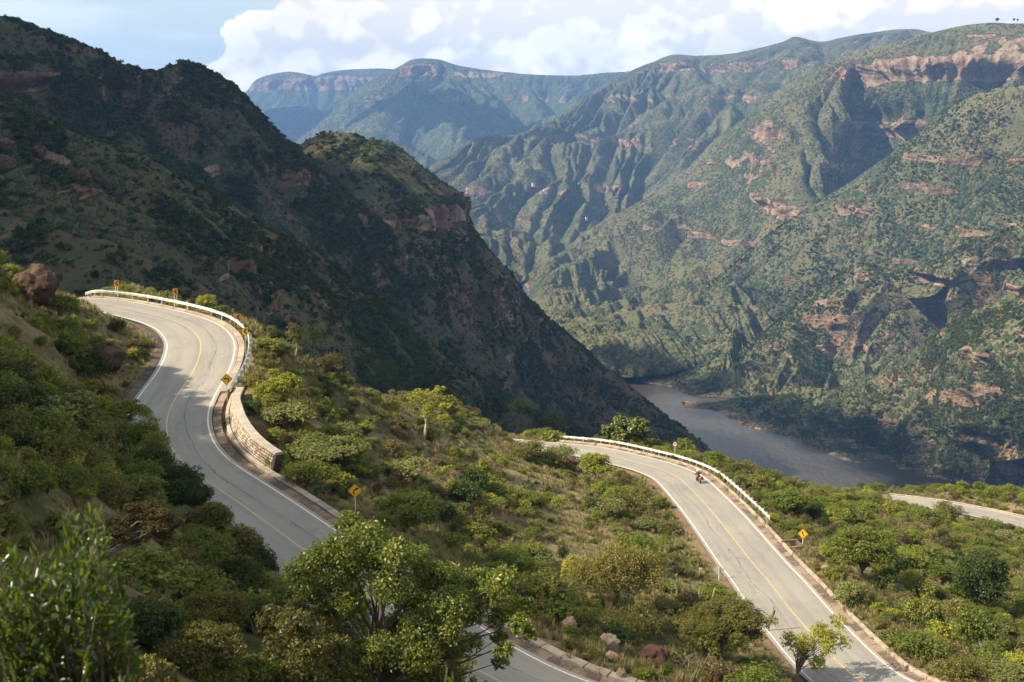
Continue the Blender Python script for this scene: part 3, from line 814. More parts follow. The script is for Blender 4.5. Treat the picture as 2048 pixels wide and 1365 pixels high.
M_CLOUD = simple_mat('cloud_white', (0.85, 0.85, 0.85), 1.0, spec=0.0, var=0.0)
cloud('shade_cloud', 'unseen cloud added high on the left to shade the left mountains and river bank', [  # added out of view to darken the left mountains and the river bank
    (60, 330, 440, 110), (300, 450, 480, 110), (520, 540, 520, 90), (160, 560, 330, 70), (420, 640, 380, 80), (700, 660, 580, 80), (900, 780, 630, 80), (1050, 850, 700, 70),
    (-150, 200, 560, 150), (0, 150, 850, 130), (200, 200, 920, 110), (120, 350, 720, 130), (330, 320, 930, 90), (500, 420, 900, 100), (300, 480, 760, 120), (620, 540, 950, 110), (640, 500, 1100, 34), (750, 600, 1080, 55), (800, 660, 1030, 80), (1010, 760, 1180, 42), (1120, 740, 1430, 55), (1150, 850, 1200, 110), (1260, 830, 1480, 90), (1350, 900, 1420, 80),
    (1300, 752, 1900, 60), (1390, 775, 1810, 50), (1450, 820, 1690, 60), (1520, 830, 1640, 45), (1600, 865, 1560, 50), (1680, 880, 1500, 60), (1760, 930, 1420, 50), (1860, 990, 1330, 50), (1950, 1010, 1270, 50)], 1500, 60, 4, M_CLOUD, grow=21)
cloud('shade_cloud', 'unseen cloud far up the canyon whose shade lies on the broad far mountain', [  # out of view; lumps set so their shade falls on the far slopes
    (780, 215, 7700, 330), (860, 225, 7400, 380), (940, 240, 7100, 330), (1010, 262, 6600, 260), (560, 250, 9300, 420), (650, 250, 9200, 420), (740, 235, 7600, 200), (1000, 290, 4500, 120), (1120, 295, 4500, 130), (900, 330, 5600, 150)], 2300, 200, 9, M_CLOUD)

cloud('shade_cloud', 'small low unseen cloud added on the left to shade the bank inside the upper bend', [  # put in out of view, low, only to shade the left bank
    (0, 900, 70, 13), (150, 920, 80, 13), (250, 1000, 75, 11), (60, 1060, 58, 12), (270, 1120, 66, 9), (410, 1130, 76, 8), (520, 1120, 80, 7), (330, 930, 88, 8), (200, 1240, 46, 8), (400, 1000, 86, 6)], 720, 9, 14, M_CLOUD, grow=5)
# ------------------------------------------------------------------ roads: outer edge lines -> world
def road_line(pts, z0, z1, ext0=None, ext1=None, w=None):
    """pts px of the outer white line; height runs from z0 to z1"""
    n = len(pts)
    P = np.array([atz(x, y, z0 + (z1 - z0) * i / (n - 1)) for i, (x, y) in enumerate(pts)])
    for _ in range(6):     # heights by arc length
        s = np.concatenate([[0], np.cumsum(np.linalg.norm(np.diff(P[:, :2], axis=0), axis=1))])
        P = np.array([atz(x, y, z0 + (z1 - z0) * t) for (x, y), t in zip(pts, s / s[-1])])
    if ext0 is not None: P = np.concatenate([np.array(ext0, float), P])
    if ext1 is not None: P = np.concatenate([P, np.array(ext1, float)])
    P = arclen_resample(catmull(P, 30 * len(P)), step=0.5)
    k = np.ones(9) / 9
    Q = np.stack([np.convolve(np.pad(P[:, j], 4, mode='edge'), k, 'valid') for j in range(3)], 1)
    Q = np.stack([np.convolve(np.pad(Q[:, j], 4, mode='edge'), k, 'valid') for j in range(3)], 1)
    return arclen_resample(Q, step=0.5)


def offset_line(P, off):
    t = np.gradient(P[:, :2], axis=0)
    t /= np.linalg.norm(t, axis=1)[:, None]
    Q = P.copy()
    Q[:, 0] += t[:, 1] * off
    Q[:, 1] -= t[:, 0] * off
    return Q


A_px = [(172, 595), (205, 597), (241, 600.5), (275, 606), (310, 612.6), (345, 620), (379, 628), (407, 636.5), (430, 645), (447, 655), (458, 666), (467, 678), (470, 692),
        (466.6, 717.6), (460, 737), (451, 755), (438, 776), (425, 800), (416.7, 821), (415, 845), (420, 869), (434, 897), (458, 921), (489, 942), (540, 974), (612, 1021), (682, 1069),
        (780, 1135), (870, 1196), (960, 1254), (1045, 1306), (1110, 1337), (1170, 1365)]
A = road_line(A_px, -22.5, -32.0, ext0=[(-58, 172, -25.5), (-55.5, 160, -23.6)],
              ext1=[(9.5, 66, -32.6), (14, 63.5, -33.2), (22, 60.5, -34.2), (32, 60, -35.6), (40, 63, -37), (44, 69, -38.3)])
B_px = [(1178, 892), (1230, 900), (1290, 914), (1337.5, 926), (1377.5, 940), (1409, 956), (1449, 992), (1489, 1032), (1529, 1076), (1569, 1121.5), (1609, 1163), (1649, 1209), (1689, 1251), (1750, 1311), (1820, 1365)]
B = road_line(B_px, -53.0, -42.0, ext0=[(-4, 220, -57), (2.5, 210, -55)],
              ext1=[(31.5, 86, -41.2), (36, 80, -40.4), (41, 74, -39.4), (44, 69, -38.3)])
C_px = [(1770, 990), (1860, 1000), (1950, 1015), (2048, 1036), (2150, 1062), (2250, 1095)]
Cc = road_line(C_px, -78.0, -80.0)
WA, WB, WC = 7.1, 6.9, 5.8
A_c, B_c, C_c = offset_line(A, WA / 2), offset_line(B, WB / 2), offset_line(Cc, WC / 2)

# ------------------------------------------------------------------ near terrain
ctrl = []
for pts in (offset_line(A, WA + 1.5)[::14], offset_line(A, -1.5)[::14], offset_line(B, WB + 1.5)[::14], offset_line(B, -1.5)[::14], offset_line(Cc, WC + 1)[::20], offset_line(Cc, -1)[::20]):
    ctrl += [tuple(p) for p in pts]
pxc = [(150, 604, 138), (90, 590, 140), (20, 572, 138), (-60, 560, 136),  # hillside inside the upper bend
    (60, 622, 134), (0, 575, 128), (-150, 450, 120), (-400, 300, 115), (120, 800, 88), (240, 760, 101), (0, 800, 76), (200, 900, 84), (50, 950, 62), (300, 1000, 80), (290, 850, 97),
    (200, 1100, 60), (400, 1070, 80), (450, 1160, 72), (300, 1210, 50), (500, 1260, 58), (100, 1280, 32), (620, 1310, 55), (820, 1400, 50), (1000, 1500, 42), (600, 1500, 35), (1200, 1500, 52),
    (150, 690, 108), (60, 700, 105), (-100, 700, 90), (-200, 900, 60), (-100, 1200, 30), (560, 1160, 74), (1000, 1420, 60), (1100, 1440, 63),
    # slope between the roads
    (900, 950, 132), (800, 900, 140), (700, 850, 138), (600, 800, 132), (1000, 1000, 133), (1100, 1000, 148), (1000, 1130, 105), (1200, 1100, 122), (1150, 1250, 92), (1300, 1250, 95), (1300, 1340, 84),
    (540, 700, 140), (640, 735, 152), (800, 800, 180), (920, 830, 192), (1010, 850, 200), (1080, 875, 206), (1200, 888, 190), (1260, 896, 185),
    # right of the lower road
    (1700, 1100, 138), (1900, 1200, 122), (2048, 1300, 107), (1900, 1060, 200), (1600, 1010, 172), (1500, 960, 190), (1420, 932, 190), (1700, 1010, 235), (2048, 1150, 162), (2200, 1365, 105),
    (1900, 1340, 96), (1530, 958, 215), (1700, 994, 268), (1860, 1014, 285), (2048, 1040, 296), (2200, 1060, 300), (1780, 1180, 121)]
ctrl += [tuple(at(*p)) for p in pxc]
ctrl += [(-60, 172, -38), (-30, 178, -42), (-60, 210, -66), (-20, 240, -84), (20, 270, -104), (-110, 200, -46), (-110, 165, -24), (-160, 160, -2), (60, 330, -140), (120, 350, -160), (190, 380, -180), (0, 310, -140), (-60, 280, -115),
         (-140, 260, -90), (200, 330, -140), (-160, 420, -190), (0, 430, -210), (120, 430, -220), (240, 430, -230), (0, 0, -2.6), (0, 8, -6), (-6, 5, -5.2), (8, 5, -5.6), (-3, 20, -12.5), (14, 20, -14), (30, 20, -18), (60, 20, -26),
         (-15, 20, -10), (-30, 20, -5), (0, 35, -19.5), (30, 40, -27), (60, 50, -35), (80, 70, -41), (120, 60, -44), (-60, 30, 12), (-60, 60, 17), (-58, 86, 3), (-38, 52, -5), (-43, 72, -7), (-36, 34, -3), (-100, 60, 44), (-95, 86, 22), (-110, 116, 6), (-150, 80, 60), (-150, 40, 50),  # high points at left: unseen bank raised to shade the upper road
         (-75, 125, -10), (180, 120, -60), (260, 120, -75), (260, 260, -95), (34, 70, -36.5), (-20, 45, -15)]
ctrl = np.array(ctrl)


def tps(c, q, lam=0.6):
    d = np.linalg.norm(c[:, None, :2] - c[None, :, :2], axis=2) / 100
    K = np.where(d > 0, d * d * np.log(d + 1e-9), 0) + np.eye(len(c)) * lam * 1e-3
    Pm = np.column_stack([np.ones(len(c)), c[:, :2] / 100])
    M = np.block([[K, Pm], [Pm.T, np.zeros((3, 3))]])
    sol = np.linalg.solve(M, np.concatenate([c[:, 2], np.zeros(3)]))
    out = np.empty(len(q))
    for i in range(0, len(q), 20000):
        e = np.linalg.norm(q[i:i + 20000, None] - c[None, :, :2], axis=2) / 100
        out[i:i + 20000] = np.where(e > 0, e * e * np.log(e + 1e-9), 0) @ sol[:len(c)] + np.column_stack([np.ones(len(e)), q[i:i + 20000] / 100]) @ sol[len(c):]
    return out


def near_dist(q, line):
    """distance to polyline points, index"""
    best = np.full(len(q), 1e9); bi = np.zeros(len(q), int)
    L = line[::2, :2]
    for i in range(0, len(q), 20000):
        d = ((q[i:i + 20000, None] - L[None]) ** 2).sum(2)
        k = d.argmin(1)
        best[i:i + 20000] = np.sqrt(d[np.arange(len(k)), k]); bi[i:i + 20000] = k * 2
    return best, bi


GX0, GX1, GY0, GY1, ST = -170.0, 270.0, -10.0, 440.0, 1.25
gx = np.arange(GX0, GX1 + 0.1, ST); gy = np.arange(GY0, GY1 + 0.1, ST)
GXX, GYY = np.meshgrid(gx, gy)
q = np.stack([GXX.ravel(), GYY.ravel()], 1)
base = tps(ctrl, q)
rough = fbm(q[:, 0] / 16, q[:, 1] / 16, 1.0, 4) * 1.6 + fbm(q[:, 0] / 4.5, q[:, 1] / 4.5, 5.0, 3) * 0.45
H = base + rough * sstep(q[:, 1], 6, 30)
DROAD = np.full(len(q), 1e9)
for line, wd in ((A_c, WA), (B_c, WB), (C_c, WC)):
    d, bi = near_dist(q, line)
    e = d - wd / 2
    wgt = 1 - sstep(e, 1.5, 6.0)
    H = H * (1 - wgt) + (line[bi, 2] - 0.22) * wgt
    DROAD = np.minimum(DROAD, e)
HG = H.reshape(GXX.shape)
DG = DROAD.reshape(GXX.shape)


def bil(G, x, y):
    fx = np.clip((np.asarray(x) - GX0) / ST, 0, G.shape[1] - 1.001); fy = np.clip((np.asarray(y) - GY0) / ST, 0, G.shape[0] - 1.001)
    i, j = fx.astype(int), fy.astype(int)
    a, b = fx - i, fy - j
    return G[j, i] * (1 - a) * (1 - b) + G[j, i + 1] * a * (1 - b) + G[j + 1, i] * (1 - a) * b + G[j + 1, i + 1] * a * b


def hgt(x, y): return bil(HG, x, y)


def hit(px, py, y0=4.0, y1=430.0):
    """where the line of sight meets the near ground"""
    r = ray(px, py); r = r / r[1]
    ys = np.arange(y0, y1, 0.25)
    g = hgt(r[0] * ys, ys) - r[2] * ys
    k = np.argmax(g > 0)
    if not (g > 0).any(): k = len(ys) - 1
    y = ys[k]
    return np.array([r[0] * y, y, float(hgt(r[0] * y, y))])


def ground_mat():
    m, nt = new_mat('hillside_ground')
    tc = nt.n('ShaderNodeTexCoord').outputs['Object']
    a = nt.noise(tc, 0.06, 5, 0.6)
    b = nt.noise(tc, 0.35, 6, 0.65)
    f = nt.noise(tc, 3.0, 6, 0.7)
    g2 = nt.noise(nt.vmath('MULTIPLY', tc, (1, 1, 0.25)), 9.0, 4, 0.7)
    dry = nt.mix(nt.ss(f, 0.35, 0.65), (0.26, 0.205, 0.112), (0.17, 0.148, 0.075))
    green = nt.mix(nt.ss(f, 0.35, 0.65), (0.105, 0.108, 0.038), (0.065, 0.075, 0.027))
    earth = nt.mix(nt.ss(f, 0.4, 0.6), (0.20, 0.10, 0.062), (0.10, 0.055, 0.04))
    c = nt.mix(nt.ss(nt.math('ADD', nt.math('MULTIPLY', a, 0.5), nt.math('MULTIPLY', b, 0.5)), 0.44, 0.56), dry, green)
    c = nt.mix(nt.ss(nt.math('ADD', nt.math('MULTIPLY', nt.noise(tc, 0.11, 6, 0.7), 0.7), nt.math('MULTIPLY', b, 0.3)), 0.55, 0.60), c, earth)
    # bare verge along the roads
    rd = nt.attr('droad')
    verge = nt.ss(nt.math('ADD', rd, nt.math('MULTIPLY', nt.math('SUBTRACT', b, 0.5), 4.0)), 0.4, 1.8, 1.0, 0.0)
    c = nt.mix(verge, c, nt.mix(nt.ss(g2, 0.4, 0.6), (0.27, 0.19, 0.125), (0.18, 0.125, 0.08)))
    h = nt.math('ADD', f, nt.math('MULTIPLY', g2, 0.5))
    finish(nt, c, 0.95, nt.bump(h, 0.35, 1.0), 0.05)
    return m


M_GROUND = ground_mat()
tag(obj('hillside', mesh_np('hillside', np.stack([GXX, GYY, HG], -1).reshape(-1, 3), grid_faces(len(gx), len(gy)), M_GROUND, True, attrs={'droad': DROAD})),
    'dry grassy hillside the roads are cut into', None, None, 'structure')


# ------------------------------------------------------------------ road materials
def asphalt_mat():
    m, nt = new_mat('worn_asphalt')
    uv = nt.n('ShaderNodeUVMap').outputs[0]
    U, V, _ = nt.sep(uv)[0:3]
    tc = nt.n('ShaderNodeTexCoord').outputs['Object']
    fine = nt.noise(tc, 14.0, 5, 0.7)
    pat = nt.noise(nt.vmath('MULTIPLY', uv, (0.9, 0.12, 1)), 1.0, 5, 0.6)
    big = nt.noise(tc, 0.12, 4, 0.6)
    c = nt.mix(nt.ss(pat, 0.35, 0.65), (0.228, 0.215, 0.188), (0.195, 0.184, 0.164))
    c = nt.mix(nt.ss(big, 0.4, 0.65, 0.0, 0.5), c, (0.275, 0.252, 0.212))
    c = nt.mix(nt.ss(fine, 0.3, 0.7, 0.0, 0.30), c, (0.155, 0.145, 0.128))
    # wheel tracks polished slightly darker
    tr = nt.math('SINE', nt.math('MULTIPLY', U, 3.6))
    c = nt.mix(nt.ss(tr, 0.2, 1.0, 0.0, 0.28), c, (0.155, 0.145, 0.13))
    # resurfaced strips, oil and water stains
    st = nt.noise(nt.vmath('MULTIPLY', uv, (0.55, 0.05, 1)), 1.7, 6, 0.62)
    c = nt.mix(nt.ss(st, 0.55, 0.60, 0.0, 0.30), c, (0.135, 0.128, 0.118))
    blot = nt.noise(tc, 0.55, 5, 0.7)
    c = nt.mix(nt.ss(blot, 0.60, 0.72, 0.0, 0.45), c, (0.10, 0.095, 0.088))
    # a long crack and its side branches
    wob = nt.math('ADD', nt.math('MULTIPLY', nt.math('SUBTRACT', nt.noise(nt.comb(0.0, V, 1.0), 0.07, 3), 0.5), 2.2),
                  nt.math('MULTIPLY', nt.math('SUBTRACT', nt.noise(nt.comb(0.0, V, 4.0), 0.9, 6, 0.75), 0.5), 0.7))
    for u0, wdt in ((nt.attr('crack'), 0.06),):
        dd = nt.math('ABSOLUTE', nt.math('SUBTRACT', nt.math('SUBTRACT', U, u0), wob))
        wd = nt.math('MULTIPLY', nt.ss(nt.noise(nt.comb(0.0, V, 9.0), 0.5, 5, 0.7), 0.42, 0.66), 0.06)
        c = nt.mix(nt.ss(nt.math('SUBTRACT', dd, wd), 0.0, 0.04, 0.7, 0.0), c, (0.055, 0.048, 0.042))
    cr = nt.n('ShaderNodeTexVoronoi', feature='DISTANCE_TO_EDGE')
    nt.set(cr, 'Vector', nt.vmath('ADD', nt.vmath('MULTIPLY', tc, (0.30, 0.30, 0.0)), nt.vmath('SCALE', nt.noise(tc, 1.2, 4, 0.6, col=True), scale=0.5)))
    nt.set(cr, 'Scale', 1.0)
    thin = nt.math('MULTIPLY', nt.ss(cr.outputs['Distance'], 0.004, 0.012, 1.0, 0.0), nt.ss(nt.noise(tc, 0.2, 3), 0.52, 0.62, 0.0, 0.6))
    c = nt.mix(thin, c, (0.06, 0.055, 0.05))
    # dust along the edges
    c = nt.mix(nt.math('MULTIPLY', nt.ss(nt.math('ADD', U, nt.math('MULTIPLY', nt.math('SUBTRACT', fine, 0.5), 1.0)), 0.5, -0.2), 0.6), c, (0.27, 0.21, 0.15))
    finish(nt, c, nt.ss(fine, 0.3, 0.7, 0.6, 0.85), nt.bump(fine, 0.012, 0.8), 0.35)
    return m


def paint_mat(name, col, wear):
    m, nt = new_mat(name)
    tc = nt.n('ShaderNodeTexCoord').outputs['Object']
    f = nt.noise(tc, 5.0, 6, 0.75)
    g = nt.noise(tc, 0.5, 4, 0.6)
    w = nt.ss(nt.math('ADD', f, nt.math('MULTIPLY', g, 0.6)), wear, wear + 0.14)
    finish(nt, nt.mix(w, col, (0.21, 0.195, 0.17)), 0.6, None, 0.4)
    return m


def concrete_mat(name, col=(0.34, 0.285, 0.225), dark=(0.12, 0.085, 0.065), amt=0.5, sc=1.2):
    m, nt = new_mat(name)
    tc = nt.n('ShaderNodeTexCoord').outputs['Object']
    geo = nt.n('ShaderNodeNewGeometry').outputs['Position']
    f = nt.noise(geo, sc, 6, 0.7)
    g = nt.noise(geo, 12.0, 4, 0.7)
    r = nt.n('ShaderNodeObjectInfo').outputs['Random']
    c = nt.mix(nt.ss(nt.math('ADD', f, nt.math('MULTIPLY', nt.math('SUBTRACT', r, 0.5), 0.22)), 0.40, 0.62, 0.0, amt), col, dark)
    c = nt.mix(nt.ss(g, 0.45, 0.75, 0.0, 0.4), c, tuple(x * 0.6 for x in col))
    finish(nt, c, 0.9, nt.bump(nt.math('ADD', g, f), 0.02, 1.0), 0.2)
    return m


M_ASPH = asphalt_mat()
M_WHITE = paint_mat('white_paint', (0.62, 0.61, 0.58), 0.86)
M_YEL = paint_mat('yellow_paint', (0.52, 0.31, 0.10), 0.82)
M_CONC = concrete_mat('kerb_concrete', amt=0.45)
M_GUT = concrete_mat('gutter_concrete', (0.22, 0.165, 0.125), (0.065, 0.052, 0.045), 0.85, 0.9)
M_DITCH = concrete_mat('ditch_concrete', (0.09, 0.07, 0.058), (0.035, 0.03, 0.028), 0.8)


def ribbon(P, o0, o1, dz, n=2, crack=4.7):
    cols = [offset_line(P, o0 + (o1 - o0) * i / (n - 1)) for i in range(n)]
    G = np.stack(cols, 1)
    G[..., 2] += dz
    s = np.concatenate([[0], np.cumsum(np.linalg.norm(np.diff(P, axis=0), axis=1))])
    uv = np.stack([np.broadcast_to(np.linspace(o0, o1, n), (len(P), n)), np.broadcast_to(s[:, None], (len(P), n))], -1)
    return G.reshape(-1, 3), grid_faces(n, len(P)), uv.reshape(-1, 2), G


def make_road(name, label, P, w, crack):
    V, F, uv, _ = ribbon(P, -0.35, w + 0.35, 0.0, 9)
    ro = obj(name, mesh_np(name, V, F[:, ::-1], M_ASPH, True, uv, {'crack': np.full(len(V), crack)}))
    tag(ro, label, None, None, 'structure')
    for a, b in ((-0.055, 0.055), (w - 0.05, w + 0.05)):
        V, F, uv, _ = ribbon(P, a, b, 0.006)
        obj('edge_line', mesh_np('edge_line', V, F[:, ::-1], M_WHITE, True, uv), ro)
    V, F, uv, _ = ribbon(P, w / 2 - 0.05, w / 2 + 0.05, 0.006)
    obj('centre_line', mesh_np('centre_line', V, F[:, ::-1], M_YEL, True, uv), ro)
    return ro


road_A = make_road('upper_road', 'grey two lane road bending down on the left', A, WA, 2.0)
road_B = make_road('lower_road', 'grey two lane road with the motorcycle, on the right', B, WB, 4.9)
road_C = make_road('distant_road', 'short stretch of pale road near the right edge', Cc, WC, 3.0)


def sub(P, s0, s1):
    s = np.concatenate([[0], np.cumsum(np.linalg.norm(np.diff(P, axis=0), axis=1))])
    t = np.arange(s0, s1, 0.25)
    return np.stack([np.interp(t, s, P[:, j]) for j in range(3)], 1)


def s_at(P, px, py):
    x, y, _ = proj(P)
    k = np.argmin((x - px) ** 2 + (y - py) ** 2)
    s = np.concatenate([[0], np.cumsum(np.linalg.norm(np.diff(P, axis=0), axis=1))])
    return s[k]


def slabs(P, s0, s1, L, meshes, name, parent, off=0.0, dz=0.0, gap=0.03, tilt=0.0, label=None):
    """pieces of shared mesh set end to end along a line (mesh is 1 m long in Y, centred)"""
    Q = offset_line(sub(P, s0, s1 + L + 1), off)
    n = int((s1 - s0) / L)
    for i in range(n):
        k0 = int(i * L / 0.25); k1 = min(len(Q) - 1, int((i + 1) * L / 0.25))
        a, b = Vector(Q[k0]), Vector(Q[k1])
        d = b - a
        if d.length < 0.2: continue
        o = bpy.data.objects.new(name, random.choice(meshes))
        COL.objects.link(o)
        o.parent = parent
        o.location = (a + b) / 2 + Vector((0, 0, dz + random.uniform(-0.012, 0.012)))
        o.rotation_euler = (math.asin(d.z / d.length) + 0, tilt + random.uniform(-0.01, 0.01), math.atan2(-d.x, d.y) + random.uniform(-0.008, 0.008))
        o.scale = (1, d.length - gap, 1)


def slab_meshes(name, w, h, mat, k=3, bev=0.02, wob=0.02):
    out = []
    for i in range(k):
        b = MB(); b.box((0, 0, 0), (w, 1, h))
        me = b.mesh(name, mat)
        bm = bmesh.new(); bm.from_mesh(me)
        bmesh.ops.bevel(bm, geom=[e for e in bm.edges], offset=bev, segments=1, affect='EDGES')
        for v in bm.verts: v.co += Vector((random.uniform(-wob, wob), random.uniform(-0.004, 0.004), random.uniform(-wob, wob) * 0.6))
        bm.to_mesh(me); bm.free()
        out.append(me)
    return out


GUT = slab_meshes('gutter_slab', 0.75, 0.16, M_GUT)
KERB = slab_meshes('kerb_stone', 0.30, 0.42, M_CONC)
KERBW = slab_meshes('kerb_stone_wide', 0.62, 0.30, M_CONC)
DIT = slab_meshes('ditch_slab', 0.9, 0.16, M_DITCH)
# outer (valley) side has negative offsets
sA_rail0, sA_rail1 = s_at(A, 172, 595), s_at(A, 432, 786)
sA_wall1 = s_at(A, 489, 942)
sA_end = s_at(A, 1170, 1365) + 18
sB0, sB1, sB_end = s_at(B, 1178, 892), s_at(B, 1500, 1043), s_at(B, 1820, 1365) + 8
slabs(A, sA_rail0 - 8, sA_rail1, 2.0, KERBW, 'kerb_stone', road_A, -0.75, -0.02)
slabs(A, sA_rail1, sA_end, 1.8, GUT, 'gutter_slab', road_A, -0.80, -0.12, tilt=0.12)
slabs(A, sA_wall1, sA_end, 1.8, KERBW, 'kerb_stone', road_A, -1.50, -0.02, gap=0.05)
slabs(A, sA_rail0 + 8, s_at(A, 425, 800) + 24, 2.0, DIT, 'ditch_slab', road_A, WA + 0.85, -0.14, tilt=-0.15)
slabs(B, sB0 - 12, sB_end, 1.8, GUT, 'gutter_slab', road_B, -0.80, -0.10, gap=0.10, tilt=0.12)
slabs(B, sB0 - 12, sB_end, 1.8, KERB, 'kerb_stone', road_B, -1.40, 0.0, gap=0.09)
slabs(Cc, 0, 120, 3.0, KERBW, 'kerb_stone', road_C, -0.75, 0.0)


# ------------------------------------------------------------------ guard rails
def metal_mat():
    m, nt = new_mat('galvanised_steel')
    tc = nt.n('ShaderNodeTexCoord').outputs['Object']
    f = nt.noise(tc, 2.0, 5, 0.6)
    finish(nt, nt.mix(nt.ss(f, 0.35, 0.7), (0.66, 0.67, 0.66), (0.46, 0.46, 0.44)), 0.45, None, 0.5, 0.35)
    return m


M_GALV = metal_mat()
M_POSTW = simple_mat('white_post_paint', (0.72, 0.70, 0.66), 0.5, var=0.12)


def guard_rail(label, P, s0, s1, off, group):
    Q = offset_line(sub(P, s0, s1), off)
    c = Q[len(Q) // 2]
    root = empty('guard_rail', tuple(c), 0, label, 'guard rail', group)
    prof = [(0.0, 0.50), (-0.035, 0.53), (-0.035, 0.57), (0.035, 0.62), (0.035, 0.65), (-0.035, 0.70), (-0.035, 0.74), (0.0, 0.78)]
    back = [(o + 0.012, h) for o, h in prof][::-1]
    step = 16                                   # 4 m panels
    k = 0
    while k < len(Q) - 4:
        e = min(len(Q), k + step + 2)
        seg = Q[k:e].copy()
        lap = 0.004 if (k // step) % 2 else 0.0
        b = MB(); b.sweep(offset_line(seg, lap), [(o * 1.25, (h - 0.64) * 1.2 + 0.66) for o, h in prof] + [(o * 1.25, (h - 0.64) * 1.2 + 0.66) for o, h in back], closed=True)
        o = b.build('rail_panel', M_GALV, root)
        o.location = -Vector(c)
        k += step
    pm = MB(); pm.box((0, 0, 0.0), (0.16, 0.09, 1.66)); pm.box((-0.09, 0, 0.60), (0.1, 0.2, 0.32))
    pme = pm.mesh('post', M_GALV)
    for k in range(4, len(Q) - 2, 8):
        p = Q[k]; t = Q[min(k + 1, len(Q) - 1)] - Q[k - 1]
        o = obj('post', pme, root)
        o.location = Vector(p) - Vector(c) + Vector((0, 0, 0)) + Vector((-t[1], t[0], 0)).normalized() * 0.20
        o.rotation_euler = (0, 0, math.atan2(t[1], t[0]) + math.pi / 2)
    for e_, sgn in ((0, -1), (-1, 1)):
        p = Q[e_]; t = (Q[1] - Q[0]) if e_ == 0 else (Q[-1] - Q[-2])
        t = t / np.linalg.norm(t)
        b = MB(); b.box((0, 0, 0.66), (0.05, 0.5, 0.42)); b.box((0.05, 0.22 * sgn, 0.66), (0.05, 0.06, 0.42))
        o = b.build('end_shoe', M_GALV, root)
        o.location = Vector(p) - Vector(c) + Vector(t) * 0.2 * sgn
        o.rotation_euler = (0, 0, math.atan2(-t[0], t[1]))
    return root


guard_rail('white steel guard rail round the upper bend on the left', A, sA_rail0 - 6, sA_rail1 + 1.0, -1.55, None)
guard_rail('white steel guard rail curving behind the motorcycle', B, s_at(B, 1178, 892) - 10.5, sB1 + 0.5, -2.1, None)

